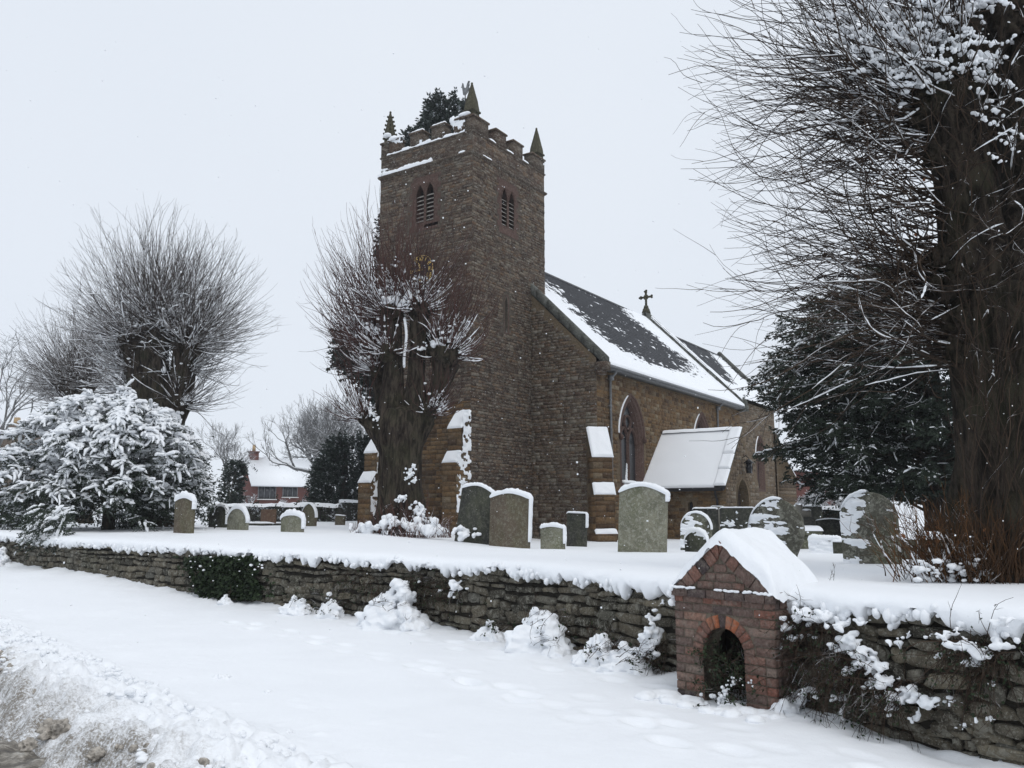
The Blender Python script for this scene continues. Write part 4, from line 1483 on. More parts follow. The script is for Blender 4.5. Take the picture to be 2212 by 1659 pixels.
# drift of snow on the sill of the near window
mb = MB()
for k in range(14):
    f = k / 13
    add_blob(mb, F_NS.p(NW1 - .62 + f * 1.0, 1.95 + CZ + .03, -.12), (.11, .14, .09), 1, .3, 2, k)
for k in range(9):
    add_blob(mb, F_NS.p(NW1 - .1 + k * .006, 2.0 + CZ + k * .09, -.26), (.14 * (1 - k / 10), .06, .09), 1, .3, 2, k)
mb.build('sill_snow', M['snow'], w1, True)

# porch slit, door, lantern
mb = MB(); reveal(mb, F_PW, surround(PSLIT, 1, .085), .012, PSLIT, -.01); ps = mb.build('porch_slit', M['porch_stone'], CHURCH)
mb = MB(); panel(mb, F_PW, PSLIT, -.2); mb.build('pane', M['glass'], ps)
mb = MB(); reveal(mb, F_PS, surround(PDOOR, 1, .13), .03, PDOOR, -.05); pdr = mb.build('porch_doorway', M['porch_stone'], CHURCH)
mb = MB(); panel(mb, F_PS, PDOOR, -.38); mb.build('door', M['door'], pdr)
u0 = W_ / 2
lc = F_PS.p(u0, 2.62 + CZ, .3)
mb = MB()
mb.add(*tube_arrays([[F_PS.p(u0, 3.05 + CZ, 0), F_PS.p(u0, 3.15 + CZ, .18), F_PS.p(u0, 3.02 + CZ, .3)]], [[.02, .02, .02]], 6))
mb.box(lc + [0, 0, .22], (.34, .34, .03)); mb.box(lc + [0, 0, .3], (.3, .3, .14), .5, 0, .25)
mb.box(lc + [0, 0, -.22], (.2, .2, .03))
for x in (-1, 1):
    for y in (-1, 1):
        mb.add(*tube_arrays([[lc + [x * .08, y * .08, -.21], lc + [x * .14, y * .14, .21]]], [[.014, .014]], 4))
lan = mb.build('porch_lantern', M['iron'], CHURCH)
mb = MB(); mb.box(lc, (.2, .2, .4), .5); 
mb.build('lantern_glass', M['glass'], lan)

# ---------------------------------------------------------------- roofs
def roof(name, a0, a1, n_e, z_e, n_r, z_r, snow_fn, th, seed, mat=M['slate'], gauge=.21, sw=.27, parent=CHURCH):
    """slated south and north slopes; snow lies over it where snow_fn(u, v) > 0 (v 0 eaves .. 1 ridge)"""
    L = math.hypot(n_r - n_e, z_r - z_e)
    dn, dz = (n_r - n_e) / L, (z_r - z_e) / L
    nrm = np.array([0, -dz, dn])
    mb = MB()
    rows = int(L / gauge)
    rr = np.random.default_rng(seed)
    for j in range(rows):
        v0 = j * gauge; v1 = v0 + gauge * 1.25
        xs_ = np.arange(a0 - (sw / 2 if j % 2 else 0), a1, sw)
        xa = np.maximum(xs_ + .004, a0); xb = np.minimum(xs_ + sw - .004, a1)
        ok = xb - xa > .03; xa, xb = xa[ok], xb[ok]
        K = len(xa)
        lift = .03 + rr.uniform(-.004, .006, K)
        def pt(x, v, d): return np.stack([x, n_e + dn * v + nrm[1] * d + 0 * x, z_e + dz * v + nrm[2] * d + 0 * x], -1)
        V = np.stack([pt(xa, v0, lift), pt(xb, v0, lift), pt(xb, v1, lift * 0 + .006), pt(xa, v1, lift * 0 + .006), pt(xa, v0, lift * 0), pt(xb, v0, lift * 0)], 1).reshape(-1, 3)
        F = (np.array([(0, 1, 2, 3), (4, 5, 1, 0)])[None] + (np.arange(K) * 6)[:, None, None]).reshape(-1, 4)
        mb.add(V, F, np.repeat(rr.random(K), 6))
    # deck below, far slope
    P = lambda x, n, z: (x, n, z)
    mb.add([P(a0, n_e, z_e - .01), P(a1, n_e, z_e - .01), P(a1, n_r, z_r - .01), P(a0, n_r, z_r - .01), P(a1, 2 * n_r - n_e, z_e - .01), P(a0, 2 * n_r - n_e, z_e - .01)], [(0, 1, 2, 3), (3, 2, 4, 5)], .5)
    o = mb.build(name, mat, parent)
    o2 = None
    # ridge tiles
    mr = MB()
    x = a0
    while x < a1 - .05:
        x2 = min(x + .45, a1)
        mr.add([(x, n_r - .13, z_r - .06), (x2 - .01, n_r - .13, z_r - .06), (x2 - .01, n_r, z_r + .09), (x, n_r, z_r + .09), (x2 - .01, n_r + .13, z_r - .06), (x, n_r + .13, z_r - .06)], [(0, 1, 2, 3), (3, 2, 4, 5)], rr.random())
        x = x2
    r_ = mr.build('ridge_tiles', mat, o); r_['kind'] = 'stuff'
    # snow
    nu, nv = int((a1 - a0) / .07), int(L / .05)
    u = np.linspace(a0, a1, nu); v = np.linspace(-.06, L, nv)
    U, Vv = np.meshgrid(u, v, indexing='ij')
    T = snow_fn((U - a0) / (a1 - a0), Vv / L, U, Vv)
    ed = np.sqrt(np.clip((Vv + .06) / .1, 0, 1)) 
    T = np.where(T > 0, T * ed * 1.0, T) * th
    T = np.clip(T, -.02, th * 1.4) + .03
    Pp = np.stack([U, n_e + dn * Vv + nrm[1] * T, z_e + dz * Vv + nrm[2] * T], -1)
    F = grid_faces(nu, nv)[:, ::-1]
    tv = T.ravel()
    F = F[(tv[F] > .012).any(axis=1)]
    ms = MB(); ms.add(Pp.reshape(-1, 3), F)
    # eaves edge face
    s_ = ms.build('roof_snow', M['snow'], o, True)
    # make sure normals face up
    return o
def nave_snow(fu, fv, U, V):
    row = np.floor(V / .21); ph = V / .21 - row
    st = fbm(U * .9, row * 3.7, 0, 4, 301, .6) * 1.0 + fbm(U * 5, row * 5.1, 1, 3, 302, .6) * .9 + .5 * (ph - .5) + fbm(U * .5, V * .5, 0, 3, 303) * .5
    # bare in the middle of the slope, snow at eaves, verge and beside the tower
    bare = sstep(-.02, .34, fu + .1 * (fv - .5)) * sstep(1.06, .74, fu + .22 * (fv - .5)) * sstep(.02, .36, fv + .14 * (fu - .5) * -1) 
    return 1.05 - 2.15 * bare + st * (.08 + 1.15 * np.clip(bare * 1.6, 0, 1)) - .1 * sstep(.93, 1.0, fv)
def chancel_snow(fu, fv, U, V):
    row = np.floor(V / .21)
    st = fbm(U * .9, row * 3.7, 0, 4, 311, .6) * 1.0 + fbm(U * 5, row * 5.1, 1, 3, 312, .6) * .8
    bare = sstep(.85, .55, fu - .3 * (fv - .5)) * sstep(.12, .4, fv) + sstep(.86, .97, fu) * sstep(.1, .5, fv) * .6
    return .95 - 1.75 * np.clip(bare, 0, 1) + st * (.15 + np.clip(bare, 0, 1) * 1.0)
def porch_snow(fu, fv, U, V):
    return 1.0 + .15 * fbm(U * 1.5, V * 1.5, 0, 3, 321) - .6 * sstep(.93, 1.0, fv)
roof('nave_roof', AN + .35, AE - .3, -3.45, ZE, RN, ZR, nave_snow, .07, 1)
roof('chancel_roof', AE + .1, AC + .1, -1.55, CZE, RN, CZR, chancel_snow, .07, 2)

# gable copings of the nave
def coping(a, w, n0, z0, n1, z1, n2, z2, up, name, snow=0.0, overh=.05):
    mb = MB()
    for (na, za, nb, zb) in ((n0, z0, n1, z1), (n2, z2, n1, z1)):
        L = math.hypot(nb - na, zb - za); k = max(2, int(L / .75))
        for i in range(k):
            f0, f1 = i / k, (i + 1) / k - .008
            p0 = np.array([na + (nb - na) * f0, za + (zb - za) * f0]); p1 = np.array([na + (nb - na) * f1, za + (zb - za) * f1])
            P = []
            for q in (p0, p1):
                for da, dz in ((-w / 2 - overh, up * .45), (w / 2 + overh, up * .45), (w / 2 + overh, up), (0, up * 1.25), (-w / 2 - overh, up), (-w / 2, -.12), (w / 2, -.12)):
                    P.append((a + da, q[0], q[1] + dz))
            q_ = [(0, 7, 12, 5), (5, 12, 13, 6), (6, 13, 8, 1), (1, 8, 9, 2), (2, 9, 10, 3), (3, 10, 11, 4), (4, 11, 7, 0)]
            mb.add(P, q_, srng.random())
            mb.t3.append(np.array([(3, 4, 0), (3, 0, 1), (3, 1, 2), (0, 5, 6), (0, 6, 1)]) + mb.n - 14)
            mb.t3.append(np.array([(10, 7, 11), (10, 8, 7), (10, 9, 8)]) + mb.n - 14)
    return mb.build(name, M['coping'], CHURCH)
gz_ = lambda n: ZE + (n + 3.43) * SLOPE
coping(AN + .12, .3, -3.5, gz_(-3.5) + .05, RN, ZR + .05, 2 * RN + 3.5, gz_(-3.5) + .05, .28, 'west_gable_coping')
coping(AE - .1, .34, -3.55, gz_(-3.55) + .05, RN, ZR + .1, 2 * RN + 3.55, gz_(-3.55) + .05, .34, 'east_gable_coping')
coping(AC, .3, -1.62, CZE - .05, RN, CZR + .05, 2 * RN + 1.62, CZE - .05, .28, 'chancel_gable_coping')
# kneeler at the foot of the west gable
mb = MB(); mb.box((AN + .12, -3.3, ZE - .12), (.42, .5, .34), .4); mb.box((AN + .1, -3.22, ZE - .36), (.36, .3, .2), .3); mb.build('kneeler', M['tower_stone'], CHURCH)
mb = MB(); mb.box((AE - .1, -3.35, ZE - .1), (.42, .5, .34), .4); mb.build('kneeler', M['coping'], CHURCH)
# east coping snow (left slope of the coping)
mb = MB()
nn_ = np.linspace(-3.4, RN - .4, 60)
rows = []
for da, up in ((-.24, .30), (-.2, .40), (-.08, .47), (.04, .44), (.06, .40)):
    rows.append(np.stack([AE - .1 + da + 0 * nn_, nn_, gz_(nn_) + .05 + up + .03 * fbm(nn_ * 3, 0, 0, 2, 331)], -1))
mb.add(np.array(rows).reshape(-1, 3), grid_faces(5, 60)[:, ::-1]); mb.build('coping_snow', M['snow'], CHURCH, True)
# cross finial
def cross_finial():
    a, n, z = AE - .1, RN, ZR + .35
    mb = MB()
    mb.box((a, n, z + .12), (.42, .42, .3), .4, 0, .7)
    mb.box((a, n, z + .36), (.26, .26, .22), .4, 0, .7)
    mb.box((a, n, z + .85), (.1, .11, .95), .4)
    mb.box((a, n, z + 1.0), (.1, .72, .11), .4)
    for dn_, dz_ in ((-.36, 1.0), (.36, 1.0), (0, 1.36)):
        for k in range(3):
            aa = k * 2 * math.pi / 3
            add_blob(mb, (a, n + dn_ + .055 * math.cos(aa), z + dz_ + .055 * math.sin(aa)), (.06, .075, .075), 1, .15, 2, k)
    for k in range(4):
        aa = math.pi / 4 + k * math.pi / 2
        add_blob(mb, (a, n + .12 * math.cos(aa), z + 1.0 + .12 * math.sin(aa)), (.05, .06, .06), 1, .15, 2, k)
    mb.build('cross_finial', M['pinnacle_stone'], CHURCH)
cross_finial()

# gutters and downpipes
mb = MB()
mb.add(*tube_arrays([[(AN + .3, -3.5, ZE - .07), ((AN + AE) / 2, -3.5, ZE - .07), (AE - .35, -3.5, ZE - .07)]], [[.06, .06, .06]], 8))
mb.box(((AN + AE) / 2, -3.28, ZE - .13), (AE - AN - .7, .38, .12))
mb.build('nave_gutter', M['lead'], CHURCH)
for a in (5.26, 17.5):
    mb = MB()
    mb.add(*tube_arrays([[(a, -3.48, ZE - .1), (a, -3.4, ZE - .3), (a, -3.16, ZE - .5), (a, -3.16, 3.0), (a, -3.16, ZB)]], [[.05] * 5], 8))
    mb.box((a, -3.2, ZE - .45), (.2, .16, .2))
    for z in (ZE - 1.6, ZE - 3.4, ZE - 5.2): mb.box((a, -3.14, z), (.16, .09, .06))
    mb.build('downpipe', M['lead'], CHURCH)

# ---------------------------------------------------------------- porch roof (ridge runs north-south)
def porch_roof():
    s0, s1 = NS + .02, -6.76
    ov = .26
    sl = (PZR - PZE) / (PAR - PA0)
    a_w, z_w = PA0 - ov, PZE - ov * sl
    a_e = PA1 + .03
    mb = MB()
    for a_, sg, zq, s2 in ((a_w, 1, z_w, s1), (a_e, -1, PZE - .03 * sl, PN + .06)):
        mb.add([(a_, s0, zq), (a_, s2, zq), (PAR, s2, PZR), (PAR, s0, PZR), (a_, s0, zq - .1), (a_, s2, zq - .1), (PAR, s2, PZR - .1), (PAR, s0, PZR - .1)], BOXF)
    o = mb.build('porch_roof', M['slate'], CHURCH)
    # snow on the west and east slope
    L = math.hypot(PAR - a_w, PZR - z_w); da, dz = (PAR - a_w) / L, (PZR - z_w) / L
    for sg in (1, -1):
        nu, nv = 70, 50
        u = np.linspace(s0, s1 + .42, nu); v = np.linspace(-.05 if sg > 0 else .3, L - .02, nv)
        U, V = np.meshgrid(u, v, indexing='ij')
        e = np.minimum(np.minimum(V + .05, L - V), np.minimum(s0 - U + .05, 9))
        T = .1 * np.sqrt(np.clip(e / .1, 0, 1)) * (1 + .12 * fbm(U * 1.4, V * 1.4, 0, 3, 341)) + .012
        A = a_w + da * V - dz * T if sg > 0 else 2 * PAR - a_w - da * V + dz * T
        P = np.stack([A, U, z_w + dz * V + da * T], -1)
        F = grid_faces(nu, nv)
        mb = MB(); mb.add(P.reshape(-1, 3), F if sg > 0 else F[:, ::-1]); mb.build('roof_snow', M['snow'], o, True)
    # ridge
    mb = MB()
    mb.add(*tube_arrays([[(PAR, s0, PZR + .05), (PAR, (s0 + s1) / 2, PZR + .05), (PAR, s1 + .4, PZR + .05)]], [[.09] * 3], 8)); mb.build('porch_ridge', M['slate'], o)
    mb = MB()
    y = np.linspace(s0 - .1, s1 + .42, 50)
    rows = [np.stack([PAR + x + 0 * y, y, PZR + z + .02 * fbm(y * 2, 0, 0, 2, 7)], -1) for x, z in ((-.22, .02), (-.14, .13), (-.02, .18), (.1, .13), (.16, .0))]
    mb.add(np.array(rows).reshape(-1, 3), grid_faces(5, 50)[:, ::-1]); mb.build('ridge_snow', M['snow'], o, True)
    # stepped coping slabs along the south gable, each with its snow
    for sg in (1,):
        for k in range(3):
            v0, v1 = [(.03 if sg > 0 else .33, .95), (.97, 1.85), (1.87, L + .05)][k]
            rise = (.10 if sg > 0 else .05) + .03 * k
            def pt(v, s, d): 
                A = a_w + da * v - dz * d
                if sg < 0: A = 2 * PAR - A
                return (A, s, z_w + dz * v + da * d)
            P = [pt(v0, s1 + .44, .02), pt(v0, s1 - .04, .02), pt(v1, s1 - .04, .02), pt(v1, s1 + .44, .02), pt(v0, s1 + .44, rise), pt(v0, s1 - .04, rise), pt(v1, s1 - .04, rise), pt(v1, s1 + .44, rise)]
            mb = MB(); mb.add(P, BOXF, srng.random()); sl_ = mb.build('coping_slab', M['coping'], o)
            nu, nv = 14, 26
            u = np.linspace(s1 + .46, s1 - .07, nu); v = np.linspace(v0 - .03, v1 - .02, nv)
            U, V = np.meshgrid(u, v, indexing='ij')
            e = np.minimum(np.minimum(V - v[0], v[-1] - V), np.minimum(u[0] - U, U - u[-1]))
            T = rise + .09 * np.sqrt(np.clip(e / .07, 0, 1)) * (1 + .15 * fbm(U * 3, V * 3, k, 2, 351)) - .004
            A = a_w + da * V - dz * T
            if sg < 0: A = 2 * PAR - A
            P = np.stack([A, U, z_w + dz * V + da * T], -1)
            F = grid_faces(nu, nv)
            mb = MB(); mb.add(P.reshape(-1, 3), F if sg > 0 else F[:, ::-1]); mb.build('slab_snow', M['snow'], sl_, True)
    # black gutter and downpipe
    mb = MB()
    mb.add(*tube_arrays([[(a_w - .05, s0, z_w - .08), (a_w - .05, (s0 + s1) / 2, z_w - .08), (a_w - .05, s1 + .1, z_w - .08)]], [[.075] * 3], 8))
    mb.box((a_w + .1, (s0 + s1) / 2 + .05, z_w - .07), (.22, s0 - s1 - .1, .13))
    mb.build('porch_gutter', M['iron'], CHURCH)
    mb = MB()
    y = PN + .35
    mb.add(*tube_arrays([[(a_w - .05, y, z_w - .1), (a_w - .02, y, z_w - .3), (PA0 - .1, y, z_w - .5), (PA0 - .1, y, ZB)]], [[.05] * 4], 8)); mb.build('porch_downpipe', M['iron'], CHURCH)
porch_roof()

# ---------------------------------------------------------------- buttresses
def buttress(org, dirv, wid, stages, key, snow_side=0, name='buttress', z_base=ZB):
    """stages: (projection, z top of vertical face, z top of its weathering); dirv is the outward direction"""
    d = np.array([dirv[0], dirv[1]]); d = d / np.linalg.norm(d)
    s = np.array([-d[1], d[0]])
    org = np.array(org)
    def P(x, p, z): return np.array([*(org + s * x + d * p), z])
    mb = MB()
    z0 = z_base
    prof = [(0, z_base)]
    for i, (p, zt, zw) in enumerate(stages):
        prof += [(p, prof[-1][1] if i else z_base), (p, zt)]
        nxt = stages[i + 1][0] if i + 1 < len(stages) else 0.0
        prof += [(nxt, zw)]
        prof = prof
    pts = [(-.1, z_base)]
    cur = z_base
    for i, (p, zt, zw) in enumerate(stages):
        pts += [(p, cur), (p, zt)]
        cur = zw
    pts += [(-.1, cur)]
    # clean duplicates
    out = []
    for q in pts:
        if not out or abs(q[0] - out[-1][0]) + abs(q[1] - out[-1][1]) > 1e-4: out.append(q)
    k = len(out)
    V = [P(-wid / 2, p, z) for p, z in out] + [P(wid / 2, p, z) for p, z in out]
    q_ = [(i, (i + 1) % k, k + (i + 1) % k, k + i) for i in range(k)]
    mb.add(V, q_, .3)
    tr = np.array([tuple(t) for t in tessellate_polygon([[Vector((p, z, 0)) for p, z in out]])])
    mb.t3.append(tr); mb.t3.append(tr[:, ::-1] + k)
    b = mb.build(name, M['nave_mortar'], CHURCH)
    # facing stones on the front and both sides
    fm = MB()
    rows = []
    cur = z_base
    for i, (p, zt, zw) in enumerate(stages):
        z = cur
        r_ = 0
        while z < zt - .05:
            h = srng.uniform(.16, .26); z2 = min(z + h, zt)
            spl = [-wid / 2, srng.uniform(-.12, .12), wid / 2] if r_ % 2 else [-wid / 2, wid / 2]
            for xa, xb in zip(spl[:-1], spl[1:]):
                g = .008; pr = srng.uniform(.008, .02)
                A = [P(xa + g, p - .01, z + g), P(xb - g, p - .01, z + g), P(xb - g, p - .01, z2 - g), P(xa + g, p - .01, z2 - g)]
                B = [P(xa + g * 1.6, p + pr, z + g * 1.6), P(xb - g * 1.6, p + pr, z + g * 1.6), P(xb - g * 1.6, p + pr, z2 - g * 1.6), P(xa + g * 1.6, p + pr, z2 - g * 1.6)]
                fm.add(A + B, STONEF[:, ::-1], srng.random())
            for sg in (-1, 1):
                g = .008; pr = srng.uniform(.004, .014)
                x0_, x1_ = sg * (wid / 2 - .01), sg * (wid / 2 + pr)
                A = [P(x0_, .0, z + g), P(x0_, p - g, z + g), P(x0_, p - g, z2 - g), P(x0_, .0, z2 - g)]
                B = [P(x1_, .0, z + g * 1.6), P(x1_, p - g, z + g * 1.6), P(x1_, p - g, z2 - g * 1.6), P(x1_, 0, z2 - g * 1.6)]
                fm.add(A + B, STONEF, srng.random())
            z = z2; r_ += 1
        cur = zw
    f_ = fm.build('facing_stones', M[key], b); f_['kind'] = 'stuff'
    # snow on each weathering
    for i, (p, zt, zw) in enumerate(stages):
        nxt = stages[i + 1][0] if i + 1 < len(stages) else 0.0
        nu, nv = 22, 22
        x = np.linspace(-wid / 2 - .05, wid / 2 + .05, nu); t = np.linspace(-.05, 1.0, nv)
        X, T_ = np.meshgrid(x, t, indexing='ij')
        pp = p + (nxt - p) * T_; zz = zt + (zw - zt) * T_
        e = np.minimum(np.minimum(X - x[0], x[-1] - X), (T_ + .05) * math.hypot(p - nxt, zw - zt))
        ln = math.hypot(p - nxt, zw - zt); nx_, nz_ = (zw - zt) / ln, (p - nxt) / ln
        th = (.075 * np.sqrt(np.clip(e / .06, 0, 1))) * (1 + .3 * fbm(X * 4, T_ * 3, i, 2, 361)) - .006
        pp = pp + nx_ * th; zz = zz + nz_ * th
        xy = org[None, None] + s * X[..., None] + d * pp[..., None]
        m2 = MB(); m2.add(np.concatenate([xy, zz[..., None]], -1).reshape(-1, 3), grid_faces(nu, nv)[:, ::-1])
        m2.build('ledge_snow', M['snow'], b, True)
    if snow_side:
        # wind-packed snow plastered over one side
        m2 = MB()
        zt = stages[-1][2]
        nu, nv = 26, int((zt - z_base) / .045)
        p = np.linspace(-.02, max(s_[0] for s_ in stages), nu); z = np.linspace(.1, zt, nv)
        Pp, Zz = np.meshgrid(p, z, indexing='ij')
        lim = np.zeros_like(Zz)
        cur = z_base
        for (pr, zt_, zw_) in stages:
            lim = np.where((Zz >= cur) & (Zz <= zw_), pr - .02, lim); cur = zw_
        Th = .012 + .085 * fbm(Pp * 4, Zz * 6.5, 3, 4, 371, .65) + .02 * (Zz > 3.2)
        Th = np.where(Pp < lim, Th, -.05)
        xx = snow_side * (wid / 2 + Th)
        xy = org[None, None] + s * xx[..., None] + d * Pp[..., None]
        F = grid_faces(nu, nv); tv = Th.ravel(); F = F[(tv[F] > 0.004).all(axis=1)]
        m2.add(np.concatenate([xy, Zz[..., None]], -1).reshape(-1, 3), F); m2.build('blown_snow', M['snow'], b, True)
    return b
# tower, projecting west at the south and north ends
buttress((0, .32), (-1, 0), .62, [(.85, 2.55 + CZ, 2.95 + CZ), (.55, 3.85 + CZ, 4.5 + CZ)], 'nave_stone', 1)
buttress((0, TW - .32), (-1, 0), .62, [(.85, 1.9 + CZ, 2.3 + CZ), (.55, 3.1 + CZ, 3.8 + CZ)], 'nave_stone', 1)
# nave south-west corner, set diagonally
buttress((AN + .05, NS + .05), (-1, -1), .78, [(1.12, -.05 + CZ, .08 + CZ), (.95, 1.42 + CZ, 1.85 + CZ), (.72, 2.9 + CZ, 4.05 + CZ)], 'nave_stone', 0)
# chancel corner
buttress((AC - .05, CS + .05), (1, -1), .7, [(1.3, 3.2 + CZ, 4.6 + CZ), (.5, 4.9 + CZ, 6.2 + CZ)], 'porch_stone', 0)

# ---------------------------------------------------------------- snow on the tower
def ledge_snow(face, u0, u1, z, depth, h, seed, name='ledge_snow', d0=0.0, parent=CHURCH):
    n = int((u1 - u0) / .03)
    u = np.linspace(u0, u1, n)
    e = np.sqrt(np.clip(np.minimum(u - u0, u1 - u) / .08, 0, 1))
    hh = h * e * (1 + .35 * fbm(u * 3, 0, 0, 3, seed) + .2 * fbm(u * 11, 0, 0, 2, seed + 1))
    dd = depth * (1 + .2 * fbm(u * 5, 0, 0, 2, seed + 2))
    rows = [face.p(u, z - .03 + 0 * u, d0 + dd), face.p(u, z + hh * .35, d0 + dd * 1.12), face.p(u, z + hh * .75, d0 + dd * .9), face.p(u, z + hh, d0 + dd * .45), face.p(u, z + hh * 1.02, d0 - .02 + 0 * u)]
    mb = MB(); mb.add(np.array(rows).reshape(-1, 3), grid_faces(5, n))
    return mb.build(name, M['snow_lump'], parent, True)
ledge_snow(F_TW, 2.0, TW + .08, ZST + .08, .12, .16, 401)
ledge_snow(F_TW, .32, .62, ZST + .08, .1, .09, 402)
ledge_snow(F_TS, .55, 1.2, ZST + .06, .1, .04, 403)
# crenels and merlons, blown from the west
for (a, b) in zip(SPAN_W[:-1], SPAN_W[1:]):
    ledge_snow(F_TW, a[1] - .02, b[0] + .02, ZCR - .02, .1, .14, 410 + int(a[1] * 10), d0=0.0)
    mb = MB()
    add_blob(mb, F_TW.p((a[1] + b[0]) / 2, ZCR + .05, -.2), (.24, (b[0] - a[1]) / 2 + .02, .12), 2, .25, 2, 5)
    mb.build('crenel_snow', M['snow_lump'], CHURCH, True)
for (a, b) in SPAN_W:
    a2, b2 = max(a, .36), min(b, TW - .36)
    ledge_snow(F_TW, a2, b2, ZME - .04, .1, .11, 420 + int(a * 10), d0=-.1)
    # plastered on the merlon face
    n1, n2 = 26, 22
    u = np.linspace(a2, b2, n1); z = np.linspace(ZCR - .02, ZME - .02, n2)
    U, Z = np.meshgrid(u, z, indexing='ij')
    Th = -.02 + .085 * fbm(U * 3.5, Z * 5, 0, 4, 431) + .05 * sstep(ZCR + .12, ZCR, Z)
    P = F_TW.p(U, Z, .02 + Th)
    F = grid_faces(n1, n2); F = F[(Th.ravel()[F] > 0).all(axis=1)]
    mb = MB(); mb.add(P.reshape(-1, 3), F[:, ::-1]); mb.build('blown_snow', M['snow_lump'], CHURCH, True)
for (a, b) in zip(SPAN_S[:-1], SPAN_S[1:]):
    ledge_snow(F_TS, a[1] + .02, b[0] - .02, ZCR + .0, .06, .05, 440 + int(a[1] * 10))
mb = MB()
add_blob(mb, (.05, .45, ZME + .02), (.16, .32, .1), 2, .3, 2, 4); add_blob(mb, (.0, 1.0, ZME - .12), (.1, .14, .2), 2, .4, 2, 6)
add_blob(mb, (-.02, TW - .32, ZME + .2), (.14, .2, .1), 2, .3, 2, 8); add_blob(mb, (-.02, TW - .7, ZME - .05), (.16, .24, .12), 2, .3, 2, 9)
mb.build('corner_snow', M['snow_lump'], CHURCH, True)
# wall snow clinging below the battlements and in joints, west side
n1, n2 = 160, 40
u = np.linspace(.05, TW, n1); z = np.linspace(ZST + .25, ZCR + .02, n2)
U, Z = np.meshgrid(u, z, indexing='ij')
Th = -.062 + .075 * fbm(U * 2.2, Z * 5, 0, 5, 451) + .03 * sstep(3.2, 4.8, U) + .035 * sstep(ZCR - .1, ZCR + .02, Z)
P = F_TW.p(U, Z, .012 + Th); F = grid_faces(n1, n2); F = F[(Th.ravel()[F] > 0).all(axis=1)]
mb = MB(); mb.add(P.reshape(-1, 3), F[:, ::-1]); mb.build('blown_snow', M['snow_lump'], CHURCH, True)
# ================================================================ GRAVESTONES
E2 = np.array([math.cos(CH_ROT), math.sin(CH_ROT)])          # church east
GX = np.array([E2[1], -E2[0]])                               # along a headstone, to the right
def mat_grave(name, c0, c1, green, lich):
    m = bpy.data.materials.new(name)
    nt, nd, lk, bs = nodes(m)
    w = worldpos(nt)
    n = noise_n(nt, 3.2, 6, 0.65, w)
    col = ramp(nt, n, [(0.3, c0), (0.7, c1)])
    col = mix(nt, ramp(nt, noise_n(nt, 1.7, 4, .6, worldpos(nt, (1, 1, .45))), [(.42, 0.0), (.66, green)]), col, (0.13, 0.14, 0.075))
    col = mix(nt, ramp(nt, noise_n(nt, 13, 5, .72, w, .5), [(.5, 0.0), (.58, lich)]), col, (0.3, 0.3, 0.25))
    col = mix(nt, ramp(nt, noise_n(nt, 46, 3, .7, w), [(.63, 0.0), (.68, lich)]), col, (0.36, 0.35, 0.3))
    col = mix(nt, 1.0, col, ramp(nt, noise_n(nt, 55, 4, .6, w), [(.3, .65), (.7, 1.25)]), 'MULTIPLY')
    lk.new(col, bs.inputs['Base Color'])
    bs.inputs['Roughness'].default_value = .9
    bs.inputs['Specular IOR Level'].default_value = .15
    a = bump(nt, n, .5, .03, None); bump(nt, noise_n(nt, 70, 4, .6, w), .5, .008, bs, a)
    return m
M['g_brown'] = mat_grave('brown headstone', (.075, .058, .042), (.13, .105, .078), .35, .25)
M['g_green'] = mat_grave('green algae headstone', (.115, .115, .085), (.24, .235, .18), .5, .65)
M['g_dark'] = mat_grave('black lichened headstone', (.02, .021, .02), (.05, .05, .045), .25, .15)
M['g_grey'] = mat_grave('grey lichened headstone', (.06, .058, .046), (.115, .11, .09), .45, .55)
M['g_red'] = mat_grave('red brown headstone', (.10, .06, .042), (.15, .09, .062), .1, .15)
M['g_pale'] = mat_grave('pale stone', (.22, .2, .17), (.34, .32, .28), .15, .2)

def outline(shape, w, h):
    """front outline from the left foot over the top to the right foot"""
    hw = w / 2
    if shape == 'round':
        r = hw * .98
        k = [(-hw, 0)] + [(-hw * math.cos(a), h - r + r * math.sin(a)) for a in np.linspace(0, math.pi, 17)] + [(hw, 0)]
    elif shape == 'shoulder':
        k = [(-hw, 0), (-hw, h * .885)] + [(hw * x, h * .885 + h * .115 * (1 - abs(x) ** 1.7)) for x in np.linspace(-.93, .93, 13)] + [(hw, h * .885), (hw, 0)]
    elif shape == 'low':
        k = [(-hw, 0), (-hw, h * .72)] + [(hw * x, h * .74 + h * .26 * math.sqrt(max(0, 1 - x * x))) for x in np.linspace(-.96, .96, 13)] + [(hw, h * .72), (hw, 0)]
    elif shape == 'gothic':
        a = arch_poly(0, hw, 0, h * .42, h, 8)
        k = [a[1]] + a[2:] + [a[0]]
        k = k[::-1]
    elif shape == 'bulb':          # round head, narrowing to the foot
        k = [(-hw * .62, 0), (-hw * .8, h * .25)] + [(-hw * math.cos(a), h - hw * 1.15 + hw * 1.15 * math.sin(a)) for a in np.linspace(-.2, math.pi + .2, 19)] + [(hw * .8, h * .25), (hw * .62, 0)]
    else:
        k = [(-hw, 0), (-hw, h * .96), (-hw * .92, h)] + [(hw * x, h) for x in np.linspace(-.7, .7, 5)] + [(hw * .92, h), (hw, h * .96), (hw, 0)]
    return k
grng = np.random.default_rng(23)
